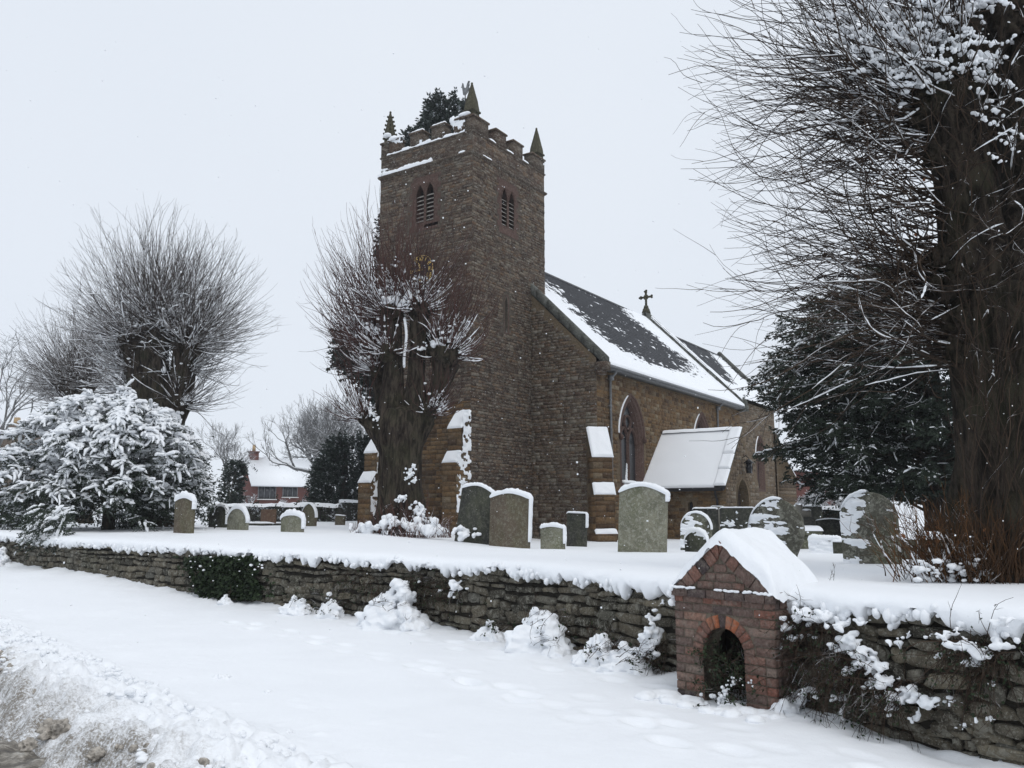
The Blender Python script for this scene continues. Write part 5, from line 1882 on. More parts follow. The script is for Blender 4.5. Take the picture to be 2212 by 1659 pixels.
def headstone(px, top, base, wpx, Y, shape, mat, label, lean=0.0, tip=0.0, cap=.075, side=.0, face=0.0, fseed=0, thick=.11, cap_part=(0, 1), group=None, face_fn=None):
    b = at(px, base, Y)
    k = FPX * (GX[0] * b[1] - GX[1] * b[0]) / b[1] ** 2
    w = wpx / k
    h = (base - top) / FPX * Y * 1.0
    z = b[2]
    root = empty('headstone', (b[0], b[1], z), math.atan2(GX[1], GX[0]))
    root.rotation_euler = (R(tip), R(lean), math.atan2(GX[1], GX[0]))
    tag(root, label, 'gravestone', group or 'gravestones in the churchyard')
    o = outline(shape, w, h)
    o = [(x, zz - .45 if zz == 0 else zz) for x, zz in o]
    n = len(o)
    bev = .012
    mb = MB()
    rows = [[(x * (1 - bev / w * 2), 0, zz - (bev if zz > .1 else 0)) for x, zz in o], [(x, bev, zz) for x, zz in o], [(x, thick - bev, zz) for x, zz in o], [(x * (1 - bev / w * 2), thick, zz - (bev if zz > .1 else 0)) for x, zz in o]]
    V = np.array(rows).reshape(-1, 3)
    V[:, 0] += .006 * fbm(V[:, 2] * 5, V[:, 0] * 5, 0, 2, fseed)
    mb.add(V, grid_faces(4, n)[:, ::-1])
    mb.q.append(np.array([(i * n + n - 1, i * n, (i + 1) * n, (i + 1) * n + n - 1) for i in range(3)]))
    tr = np.array([tuple(t) for t in tessellate_polygon([[Vector((x, zz, 0)) for x, zz in o]])])
    mb.t3.append(tr); mb.t3.append(tr[:, ::-1] + 3 * n)
    mb.build('slab', mat, root)
    # snow cap following the top edge, running down the right side where blown
    body = np.array(o[1:-1])
    seg = np.concatenate([[0], np.cumsum(np.hypot(*np.diff(body, axis=0).T))])
    L = seg[-1]
    m = 70
    t = np.linspace(0, L, m)
    x = np.interp(t, seg, body[:, 0]); zz = np.interp(t, seg, body[:, 1])
    if side > 0:
        m2 = 24
        x = np.concatenate([x, np.full(m2, body[-1, 0])]); zz = np.concatenate([zz, np.linspace(body[-1, 1], h * (1 - side), m2 + 1)[1:]])
    if cap > 0:
        keep = (np.arange(len(x)) >= cap_part[0] * len(x)) & (np.arange(len(x)) <= cap_part[1] * len(x))
        x, zz = x[keep], zz[keep]
        tx, tz = np.gradient(x), np.gradient(zz); ln = np.hypot(tx, tz) + 1e-9
        nx, nz = -tz / ln, tx / ln
        ker = np.ones(7) / 7
        nx = np.convolve(np.pad(nx, 3, 'edge'), ker, 'valid'); nz = np.convolve(np.pad(nz, 3, 'edge'), ker, 'valid')
        kk = len(x)
        s = np.arange(kk)
        up = np.clip(nz, 0, 1) ** 1.2
        e = np.sqrt(np.clip(np.minimum(s + 1, kk - s) / 5.0, 0, 1))
        th = e * (cap * up + (.055 if side > 0 else .012) * (1 - up) * (nx > 0) + .004) * (1 + .25 * fbm(s * .09, 0, fseed, 3, 501) + .15 * fbm(s * .4, 0, fseed, 2, 502))
        mb = MB()
        rr = []
        for y, f, ins in ((-.015, -.12, 0), (-.03, .3, 0), (-.02, .7, 0), (thick * .3, 1.0, 0), (thick * .75, .95, 0), (thick + .015, .5, 0), (thick + .015, -.1, 0)):
            rr.append(np.stack([x + nx * th * f, np.full(kk, y), zz + nz * th * f], -1))
        mb.add(np.array(rr).reshape(-1, 3), grid_faces(7, kk)); mb.build('snow_cap', M['snow_lump'], root, True)
    if face > 0 or face_fn:
        nx_, nz_ = int(w / .012), int(h / .012)
        X, Z = np.meshgrid(np.linspace(-w / 2, w / 2, nx_), np.linspace(0.0, h, nz_), indexing='ij')
        msk = face_fn(X / w, Z / h) if face_fn else np.ones_like(X)
        st = .8 * fbm(X * 2.6 + 1.2 * Z, Z * 11, fseed, 4, 511, .55) + .55 * fbm(X * 9, Z * 22, fseed, 3, 512, .6)
        T = (msk * .62 + st * 1.4 - .78 + face) * .05
        ins = np.array([in_poly(o, a, c) for a, c in zip(X.ravel(), Z.ravel())]).reshape(X.shape)
        T = np.where(ins, np.clip(T, -.02, .045), -.02)
        P = np.stack([X, -np.maximum(T, -.002), Z + .25 * np.maximum(T, 0)], -1)
        F = grid_faces(nx_, nz_); F = F[(T.ravel()[F] > .0).any(axis=1)][:, ::-1]
        mb = MB(); mb.add(P.reshape(-1, 3), F); mb.build('blown_snow', M['snow_lump'], root, True)
    return root
left_half = lambda u, v: sstep(.12, -.12, u + .16 * (v - .4)) * 1.25
upper_left = lambda u, v: sstep(.38, .05, u + .0 * v) * sstep(.26, .45, v + u * .25) * 1.2

headstone(393, 1076, 1148, 38, 24.0, 'shoulder', M['g_brown'], 'tall narrow brown headstone with shouldered top standing beside the snowy yew', cap=.17, side=.35, fseed=1)
headstone(459, 1096, 1140, 19, 29.5, 'round', M['g_dark'], 'dark slender headstone half hidden by the snowy yew branches', cap=.1, side=.7, fseed=2)
headstone(474, 1094, 1142, 24, 29, 'low', M['g_dark'], 'dark headstone with its right edge plastered white, between yew and round headstone', cap=.1, side=.8, fseed=3)
headstone(510, 1099, 1147, 41, 26.5, 'round', M['g_green'], 'round topped green headstone with thick snow hood curling down its right edge', cap=.15, side=.6, fseed=4)
headstone(577, 1101, 1132, 30, 36, 'flat', M['g_red'], 'square topped reddish headstone on a kerbed grave before the hedge', cap=.0, fseed=5)
headstone(628, 1113, 1155, 45, 24.5, 'low', M['g_green'], 'low broad arched green headstone with a fat snow cap', cap=.15, side=.7, fseed=6)
headstone(664, 1089, 1137, 30, 31, 'gothic', M['g_brown'], 'pointed gothic brown headstone leaning in front of the snowy hedge', lean=4, cap=.05, fseed=7)
headstone(732, 1114, 1137, 19, 35, 'flat', M['g_brown'], 'small plain headstone between the hedge and the tower buttress', lean=3, cap=.03, fseed=8)
headstone(1018, 1050, 1158, 70, 24, 'shoulder', M['g_dark'], 'nearly black headstone leaning to the right against its brown neighbour', lean=10, cap=.09, fseed=9)
headstone(1098, 1067, 1168, 84, 23, 'shoulder', M['g_brown'], 'broad brown headstone with snow down its whole right edge', lean=2, cap=.12, side=1.0, fseed=10)
headstone(1192, 1138, 1176, 49, 22.5, 'shoulder', M['g_green'], 'very short squat green headstone below the nave west wall', cap=.1, side=.95, fseed=11)
headstone(1244, 1110, 1170, 41, 27, 'flat', M['g_dark'], 'dark flat topped headstone beside the diagonal buttress foot', lean=2, cap=.05, side=.5, fseed=12)
headstone(1384, 1053, 1193, 100, 18.2, 'shoulder', M['g_green'], 'large pale green mottled headstone with snow along its peaked top', lean=3, cap=.1, side=.22, fseed=13, thick=.13)
headstone(1502, 1110, 1186, 64, 21, 'round', M['g_grey'], 'arched grey headstone plastered with snow down its left side', cap=.06, face=.2, face_fn=left_half, fseed=14, lean=3)
headstone(1503, 1149, 1182, 48, 18.5, 'round', M['g_dark'], 'small dark arched headstone peeping over the well house roof', cap=.09, face=.1, fseed=15)
headstone(1524, 1100, 1160, 52, 24.5, 'flat', M['g_dark'], 'dark headstone with thin snow line directly below the porch downpipe', cap=.04, fseed=16)
headstone(1549, 1096, 1165, 26, 25, 'flat', M['g_pale'], 'narrow pale upright stone between two dark headstones before the porch', cap=.02, fseed=17, lean=2)
headstone(1594, 1099, 1170, 74, 24, 'flat', M['g_dark'], 'wide dark square headstone dusted with snow in front of the porch doorway', cap=.03, face=.12, face_fn=lambda u, v: sstep(.9, .4, v), fseed=18)
headstone(1668, 1082, 1232, 116, 13.6, 'bulb', M['g_grey'], 'big round headed headstone leaning right, striped with blown snow', lean=7, cap=.05, cap_part=(.12, .52), face=.16, face_fn=upper_left, fseed=19, thick=.12)
headstone(1782, 1168, 1214, 66, 17.5, 'flat', M['g_grey'], 'low broken stone wholly buried in lumpy snow', cap=.1, side=.3, face=.75, fseed=20)
headstone(1812, 1172, 1212, 22, 16.8, 'flat', M['g_dark'], 'short dark stub beside the big striped round headstone', cap=.04, fseed=21)
headstone(1885, 1068, 1240, 122, 12.2, 'round', M['g_grey'], 'biggest round topped headstone, its left half crusted with snow ridges', cap=.05, cap_part=(.1, .5), face=.14, face_fn=left_half, fseed=22, thick=.13, lean=-1)
headstone(1745, 1094, 1120, 60, 30, 'flat', M['g_dark'], 'dark headstone under level snow behind the stone cross', cap=.06, fseed=24)
headstone(1795, 1122, 1152, 62, 27, 'shoulder', M['g_dark'], 'black low arched headstone in front of the dark clipped hedge', cap=.03, fseed=25)

def stone_cross(px, top, base, Y):
    b = at(px, base, Y)
    root = empty('stone_cross', tuple(b), math.atan2(GX[1], GX[0]))
    tag(root, 'pale stone cross with a thin cap of snow, standing on stepped base', 'cross')
    h = (base - top) / FPX * Y
    mb = MB(); mb.box((0, 0, h * .5), (.2, .15, h), .5, 0, .9); mb.build('shaft', M['g_pale'], root)
    mb = MB(); mb.box((0, .001, h * .66), (.66, .146, .2)); mb.build('arms', M['g_pale'], root)
    mb = MB(); mb.box((0, 0, .03), (.7, .6, .26)); mb.box((0, 0, -.1), (1.0, .9, .3)); mb.build('base', M['g_grey'], root)
    mb = MB(); add_blob(mb, (0, 0, h + .015), (.12, .1, .05), 1, .2); add_blob(mb, (.22, 0, h * .66 + .11), (.13, .1, .04), 1, .2); add_blob(mb, (-.22, 0, h * .66 + .11), (.13, .1, .04), 1, .2); mb.build('snow_cap', M['snow'], root, True)
stone_cross(1729, 1091, 1148, 26)

def chest_tomb(px, top, base, wpx, Y, depth, label):
    b = at(px, base, Y); h = (base - top) / FPX * Y; w = wpx / FPX * Y
    rz = math.atan2(GX[1], GX[0]) + R(18)
    root = empty('chest_tomb', tuple(b), rz)
    tag(root, label, 'tomb', 'chest tombs')
    mb = MB(); mb.box((0, depth / 2, h / 2 - .25), (w * .86, depth * .86, h + .3)); mb.build('chest', M['g_grey'], root)
    mb = MB(); mb.box((0, depth / 2, h - .06), (w, depth, .12)); mb.build('lid', M['g_grey'], root)
    nu, nv = 40, 24
    X, Y_ = np.meshgrid(np.linspace(-w / 2 - .03, w / 2 + .03, nu), np.linspace(-.03, depth + .03, nv), indexing='ij')
    e = np.minimum(np.minimum(X + w / 2 + .03, w / 2 + .03 - X), np.minimum(Y_ + .03, depth + .03 - Y_))
    T = h + .12 * np.sqrt(np.clip(e / .1, 0, 1)) * (1 + .2 * fbm(X * 3, Y_ * 3, px, 3, 521)) - .01
    mb = MB(); mb.add(np.stack([X, Y_, T], -1).reshape(-1, 3), grid_faces(nu, nv)[:, ::-1]); mb.build('snow_cap', M['snow'], root, True)
chest_tomb(1738, 1147, 1176, 74, 21.5, .9, 'grey chest tomb with snow on its lid behind the leaning headstone')
chest_tomb(1992, 1166, 1215, 92, 13.8, .5, 'brown chest tomb with snowy lid behind the orange shoots')
mb = MB(); b_ = at(583, 1136, 35.0)
kr = empty('grave_kerb', tuple(b_), math.atan2(GX[1], GX[0])); tag(kr, 'dark stone grave kerb edged with snow at the foot of the reddish headstone', 'grave kerb')
mb.box((0, -.4, .0), (1.3, .9, .22)); mb.build('kerb', M['g_dark'], kr)
mb = MB(); add_blob(mb, (0, -.38, .1), (.62, .42, .08), 2, .15); mb.build('snow_cap', M['snow'], kr, True)

# ================================================================ TREES
def trunk_mesh(mb, pts, rad, n=26, sides=26, amp=.14, seed=0, tint=.5, ridge=.0, nr=9):
    P = resample(pts, n); Rr = np.interp(np.linspace(0, 1, n), np.linspace(0, 1, len(rad)), rad)
    V, F = tube_arrays(P[None], Rr[None], sides)
    C = np.repeat(P, sides, axis=0)
    d = V - C
    r = np.linalg.norm(d, axis=1, keepdims=True)
    k = 1 + amp * fbm(V[:, 0] * 2.4 / max(.3, rad[0]), V[:, 1] * 2.4 / max(.3, rad[0]), V[:, 2] * .55, 3, seed) + amp * .35 * fbm(V[:, 0] * 9, V[:, 1] * 9, V[:, 2] * 1.2, 2, seed + 5)
    ang = np.tile(np.arange(sides) * 2 * math.pi / sides, n)
    k = k + ridge * np.cos(ang * nr + 5 * fbm(V[:, 2] * .8, ang * 1.2, seed, 3, seed + 9)) * (.6 + .8 * vnoise(V[:, 2] * 1.5, ang * 2, 0, seed))
    V = C + d * k[:, None]
    n0 = mb.n
    mb.add(V, F, tint)
    top = mb.n
    mb.add([P[-1] + norm(P[-1] - P[-2]) * Rr[-1] * .5], np.zeros((0, 3), int), tint)
    mb.t3.append(np.array([(n0 + (n - 1) * sides + (i + 1) % sides, n0 + (n - 1) * sides + i, top) for i in range(sides)]))
    return P, Rr
def knob(mb, c, r, seed):
    add_blob(mb, c, r, 3, .55, 2.6, seed)
    for k in range(6):
        dv = norm(RNG.normal(size=3)); add_blob(mb, np.asarray(c) + dv * np.asarray(r) * .75, np.asarray(r) * RNG.uniform(.3, .5), 2, .5, 2.5, seed + k)

def gen_twigs(starts, dirs, L, S=9, up=.4, wig=.06, droop=0.0, rng=RNG, sway=.22):
    K = len(starts)
    P = np.zeros((K, S, 3)); P[:, 0] = starts
    d = norm(dirs)
    L = np.asarray(L)
    step = L / (S - 1)
    ax = rng.normal(size=(K, 3)); ax2 = rng.normal(size=(K, 3))
    nu = rng.uniform(.5, 1.3, (K, 1)); ph = rng.uniform(0, 6.28, (K, 1)); ph2 = rng.uniform(0, 6.28, (K, 1))
    for k in range(1, S):
        f = k / (S - 1)
        P[:, k] = P[:, k - 1] + d * step[:, None]
        d = d + np.array([0, 0, 1.0]) * ((up * (1 - .6 * f) - droop * f) / (S - 1)) + rng.normal(0, wig * .45, (K, 3))
        d = d + (sway * 5.0 / (S - 1)) * (ax * np.cos(6.28 * nu * f + ph) + .5 * ax2 * np.cos(12.56 * nu * f + ph2))
        d = norm(d)
    return P
def side_twigs(P, per, lfrac, spread, rng=RNG, S=5, t0=.3):
    K, S0, _ = P.shape
    idx = rng.integers(0, K, int(K * per))
    f = rng.uniform(t0, .95, len(idx)) * (S0 - 1)
    i = np.minimum(f.astype(int), S0 - 2); g = (f - i)[:, None]
    st = P[idx, i] * (1 - g) + P[idx, i + 1] * g
    tg = norm(P[idx, i + 1] - P[idx, i])
    dv = norm(tg + spread * rng.normal(size=tg.shape))
    L0 = np.linalg.norm(P[:, -1] - P[:, 0], axis=1)[idx]
    return gen_twigs(st, dv, L0 * lfrac * rng.uniform(.5, 1.2, len(idx)) * (1.1 - f / (S0 - 1) * .6), S, .15, .08, 0, rng), idx
def twig_radii(P, r0, r1, rng=RNG):
    K, S, _ = P.shape
    f = np.linspace(0, 1, S)[None]
    r = rng.uniform(.75, 1.25, (K, 1)) * (r0 + (r1 - r0) * f ** .8)
    return r
def twig_snow(mb, P, Rr, frac, rmul, rng=RNG, tmax=.8, rmin=.008, lump=1.0):
    """lying snow along stretches of twig"""
    K, S, _ = P.shape
    n = int(K * frac)
    idx = rng.integers(0, K, n)
    ln = rng.integers(2, max(3, S // 2), n)
    i0 = (rng.random(n) ** 1.4 * tmax * (S - 1 - ln)).astype(int)
    m = 9
    f = np.linspace(0, 1, m)[None] * ln[:, None] + i0[:, None]
    i = np.minimum(f.astype(int), S - 2); g = (f - i)[..., None]
    Q = P[idx[:, None], i] * (1 - g) + P[idx[:, None], i + 1] * g
    r = np.maximum(Rr[idx[:, None], i] * rmul, rmin) * rng.uniform(.6, 1.3, (n, 1)) * rng.uniform(.35, 1.5, (n, m)) * lump
    r[:, 0] *= .5; r[:, -1] *= .4
    t = norm(Q[:, -1] - Q[:, 0])
    Q = Q + np.array([0, 0, 1.0]) * (r * .55 + Rr[idx[:, None], i] * .6)[..., None]
    steep = np.abs(t[:, 2]) < .9
    add_tubes(mb, Q[steep], r[steep], 5)

def pxpath(pts, Y):
    P = [at(p[0], p[1], Y + (p[3] if len(p) > 3 else 0)) for p in pts]
    r = [p[2] * mpp(Y) for p in pts]
    return np.array(P), r

def head_dirs(n, out, spread=1.0, zmin=-.35, upb=.25):
    d = norm(RNG.normal(size=(n * 3, 3)) * spread + np.asarray(out) + np.array([0, 0, upb]))
    d = d[d[:, 2] > zmin][:n]
    return d

def pollard(name, label, Y, trunk, limbs, heads, twig_mat, bark, L, r0, snow_frac, snow_r, per_side=1.6, up=.75, group=None, basal=None, snowtmax=.8, lump=1.0, wig=.05, nsw=1.0):
    """trunk / limbs as picture paths (px, row, radius px, depth offset); heads: (px,row,dY,radius px,n twigs,length scale, out)"""
    T, Rr = pxpath(trunk, Y)
    base = T[0].copy()
    root = empty(name, tuple(base))
    tag(root, label, 'tree', group)
    inv = base
    mb = MB()
    trunk_mesh(mb, T - inv, Rr, 60, 56, .2, 3, .5, .045, 11)
    mb.build('trunk', bark, root, True)
    for k, l in enumerate(limbs):
        P, rr = pxpath(l, Y)
        mb = MB(); trunk_mesh(mb, P - inv, rr, 30, 28, .24, 10 + k, .5, .05, 7)
        mb.build('limb', bark, root, True)
    mk = MB(); tw = MB(); sn = MB()
    axis = T[-1]
    for k, (px, row, dY, rp, n, ls, out) in enumerate(heads):
        c = at(px, row, Y + dY); r = rp * mpp(Y)
        knob(mk, c - inv, (r, r, r * .85), 40 + k)
        o = out if out is not None else norm(np.array([c[0] - axis[0], c[1] - axis[1], .2])) * .7
        d = head_dirs(n, o)
        st = c + d * r * .8
        P = gen_twigs(st, d, L * ls * RNG.uniform(.5, 1.1, len(d)) * (.68 + .34 * np.clip(d[:, 2], -.2, 1)), 13, up, wig)
        Rt = twig_radii(P, r0, r0 * .2)
        add_tubes(tw, P - inv, Rt, 4, RNG.random(len(P)))
        S2, idx = side_twigs(P, per_side, .32, .36)
        add_tubes(tw, S2 - inv, twig_radii(S2, r0 * .4, r0 * .14), 3, RNG.random(len(S2)))
        twig_snow(sn, P - inv, Rt, snow_frac, snow_r, RNG, snowtmax, r0 * .9, lump)
        # snow caught among the twig bases
        m = int(n * .28 * nsw)
        j = RNG.integers(0, len(P), m); q = P[j, RNG.integers(0, 5, m)] - inv + np.array([0, 0, r0 * 1.2])
        rad = r0 * RNG.uniform(1.0, 3.4, (m, 1)) * RNG.uniform(.7, 1.4, (m, 3)) * np.array([[1.15, 1.1, .8]])
        up_ok = d[j, 2] > -.1
        add_blobs(sn, q[up_ok], rad[up_ok], 1)
    mk.build('knuckles', bark, root, True)['kind'] = 'stuff'
    o = tw.build('crown', twig_mat, root); o['kind'] = 'stuff'
    if basal:
        for (px, row, wpx, hpx, n, mat, Yo) in basal:
            st = np.array([at(px + RNG.uniform(-1, 1) * wpx, row, Y + Yo + RNG.uniform(-.5, .4)) for _ in range(n)])
            d = norm(np.column_stack([RNG.normal(0, .35, n), RNG.normal(0, .35, n), np.ones(n)]))
            hh = hpx * mpp(Y) * RNG.uniform(.3, 1.1, n)
            P = gen_twigs(st - [0, 0, .15], d, hh, 7, .3, .08)
            b2 = MB(); Rt = twig_radii(P, r0 * .75, r0 * .25); add_tubes(b2, P - inv, Rt, 3, RNG.random(n))
            S2, _ = side_twigs(P, 1.5, .4, .5); add_tubes(b2, S2 - inv, twig_radii(S2, r0 * .4, r0 * .15), 3, RNG.random(len(S2)))
            ob = b2.build('basal_shoots', mat, root); ob['kind'] = 'stuff'
            twig_snow(sn, P - inv, Rt, .5, 1.6, RNG, .7, r0 * .8)
    return root, sn, inv

# --- pollard lime in front of the tower
Yc = 26.0
root, sn, inv = pollard('pollard_lime_tree', 'stout pollarded lime with reddish twigs in front of the clock face', Yc,
    [(866, 1150, 66), (866, 1110, 54), (864, 1050, 48), (864, 980, 46), (868, 925, 50), (872, 890, 44)],
    [[(850, 912, 36), (849, 850, 27), (851, 780, 20), (846, 700, 22)], [(886, 912, 32), (897, 840, 22), (900, 760, 17), (905, 685, 20)], [(905, 920, 26), (934, 868, 19), (955, 818, 22), (964, 782, 28)],
     [(845, 965, 30), (815, 930, 20), (788, 905, 15)], [(838, 890, 22, .4), (815, 815, 15, .7), (797, 745, 17, .8)], [(835, 880, 18, .6), (826, 785, 14, .9), (822, 695, 16, 1.0)], [(885, 965, 26), (908, 930, 20), (922, 905, 18)]],
    [(842, 680, 0, 28, 150, 1.0, None), (862, 650, .5, 20, 60, 1.05, np.array([0, 0, .5])), (905, 668, 0, 26, 120, 1.0, np.array([.3, -.2, .5])), (962, 768, 0, 36, 120, .8, np.array([.5, -.2, .4])), (788, 902, 0, 16, 70, .7, np.array([-.7, -.2, .3])),
     (796, 735, .8, 24, 140, .9, np.array([-.75, -.1, .2])), (815, 800, .2, 18, 85, .85, np.array([-.8, -.2, .1])), (822, 685, 1.0, 22, 120, 1.0, np.array([-.2, .3, .6])), (925, 890, -.1, 22, 90, .5, np.array([.6, -.3, .2])), (840, 760, -.4, 22, 60, .8, np.array([-.6, -.3, .1])), (940, 735, .5, 22, 70, .95, np.array([.5, .1, .5]))],
    M['twig_red'], M['bark'], 3.7, .0145, 1.3, 1.1, up=1.5, snowtmax=.3, nsw=3.2, per_side=1.5, basal=[(868, 1140, 55, 80, 190, M['shoot_red'], -.5), (900, 1150, 75, 50, 150, M['shoot_red'], -1.2), (800, 1150, 40, 40, 60, M['shoot_red'], -.8)], lump=1.0)
# snow lodged in the forks and on the stubs
mass = MB()
for (px, row, rx, rz, dY) in [(815, 905, 9, 7, -.25), (806, 895, 8, 6, -.25), (800, 885, 6, 7, -.25), (822, 920, 8, 6, -.3), (830, 932, 7, 5, -.3), (935, 742, 20, 6, -.2), (955, 738, 18, 6, -.1), (915, 752, 10, 8, -.3), (850, 650, 22, 8, -.3), (835, 645, 16, 9, -.3), (895, 640, 22, 7, -.3), (915, 648, 14, 7, -.2), (875, 660, 14, 6, -.3), (802, 712, 18, 8, -.1), (790, 720, 14, 8, 0), (830, 735, 10, 6, -.4),
                              (888, 1020, 10, 9, -.8), (880, 1030, 8, 10, -.8), (895, 1035, 8, 8, -.8), (893, 1005, 5, 8, -.75), (862, 1078, 9, 7, -1.0), (872, 1075, 9, 8, -1.0), (905, 1095, 14, 12, -1.0), (915, 1110, 15, 10, -1.0), (895, 1105, 12, 12, -1.0), (925, 1125, 16, 9, -1.1), (850, 1128, 22, 9, -1.3), (880, 1135, 30, 10, -1.3), (915, 1140, 28, 9, -1.4), (945, 1146, 20, 7, -1.4), (800, 1140, 24, 9, -1.2), (775, 1143, 20, 8, -1.1), (1000, 1150, 22, 8, -2.2), (1025, 1152, 16, 7, -2.2), (985, 1144, 12, 8, -2.2)]:
    for k in range(16):
        c = at(px + RNG.normal(0, rx * .6), row + RNG.normal(0, rz * .6), Yc + dY + RNG.uniform(-.15, .15)) - inv
        r = max(.035, mpp(Yc) * rx * RNG.uniform(.12, .36)); add_blob(mass, c, (r, r, r * RNG.uniform(.5, 1.1)), 1, .5, 2.2, int(px) + k)
for k in range(22):      # the streak of snow in the fork
    f = k / 21
    add_blob(mass, at(874 + 3 * math.sin(f * 5) + 2 * f, 690 + f * 100, Yc - .3) - inv, (.05, .06, .08), 1, .3, 2, k)
o = mass.build('snow_masses', M['snow_lump'], root, True); fuse(o, .024, 1); o['kind'] = 'stuff'
sn.build('branch_snow', M['snow_lump'], root, True)['kind'] = 'stuff'

# --- the big pollard at the left and its companion behind
root, sn, inv = pollard('pollard_lime_tree', 'big round headed pollard lime rising behind the snow covered yew bush', 31.0,
    [(340, 1150, 58), (340, 1040, 50), (338, 960, 50), (338, 905, 52), (342, 870, 46)],
    [[(322, 900, 34), (308, 840, 30), (298, 780, 26), (294, 745, 28)], [(342, 890, 36), (338, 820, 32), (335, 760, 30), (338, 715, 32)], [(362, 900, 30), (382, 850, 27), (395, 800, 26), (405, 750, 30)], [(360, 930, 28), (378, 900, 24), (388, 880, 22)], [(330, 890, 30, .6), (325, 800, 28, .9), (315, 730, 28, 1.0)]],
    [(294, 742, 0, 32, 300, 1.0, np.array([-.7, -.1, .4])), (338, 712, 0, 36, 380, 1.08, np.array([0, -.1, .7])), (405, 748, 0, 34, 320, 1.0, np.array([.7, -.1, .35])), (315, 725, 1.0, 30, 210, 1.0, np.array([-.3, .4, .6])), (388, 878, 0, 22, 110, .8, np.array([.8, -.2, .1])), (300, 800, .2, 24, 140, .95, np.array([-.9, -.1, .1])), (375, 720, .6, 30, 230, 1.05, np.array([.3, .2, .7])), (400, 800, .2, 20, 120, .95, np.array([.9, 0, .05])), (285, 840, .2, 18, 80, .9, np.array([-.9, -.1, -.05]))],
    M['twig_grey'], M['bark'], 4.1, .0145, 1.8, .8, up=.55, snowtmax=.85, nsw=4.0, per_side=2.2)
for (px, row, rx, rz, dY) in [(380, 905, 12, 12, -.4), (390, 895, 10, 9, -.4), (375, 915, 10, 10, -.4), (338, 682, 20, 6, -.2), (300, 718, 16, 6, -.1), (400, 722, 18, 6, -.1), (395, 860, 14, 6, -.2), (355, 800, 6, 12, -.4)]:
    for k in range(3):
        c = at(px + RNG.normal(0, rx * .5), row + RNG.normal(0, rz * .4), 31.0 + dY) - inv
        r = mpp(31.0) * rx * RNG.uniform(.35, .65); add_blob(sn, c, (r, r, r * rz / rx), 2, .4, 2.2, int(px) + k)
sn.build('branch_snow', M['snow_lump'], root, True)['kind'] = 'stuff'
root, sn, inv = pollard('pollard_lime_tree', 'smaller pollard lime standing behind the big round headed one', 39.0,
    [(165, 1140, 30), (165, 1000, 24), (165, 930, 22), (166, 885, 22)],
    [[(163, 890, 18), (152, 860, 15), (145, 835, 16)], [(170, 890, 18), (182, 860, 15), (190, 832, 16)]],
    [(145, 832, 0, 17, 240, 1.0, np.array([-.8, -.1, .25])), (190, 830, 0, 17, 180, 1.0, np.array([.4, 0, .6])), (166, 815, .3, 16, 200, 1.0, np.array([-.1, .2, .7])), (155, 875, 0, 13, 120, .95, np.array([-.9, -.2, -.05])), (168, 850, .5, 13, 120, 1.0, np.array([-.5, .2, .3]))],
    M['twig_grey'], M['bark'], 4.0, .015, .7, .85, up=.45, per_side=1.2, nsw=2.0)
sn.build('branch_snow', M['snow_lump'], root, True)['kind'] = 'stuff'

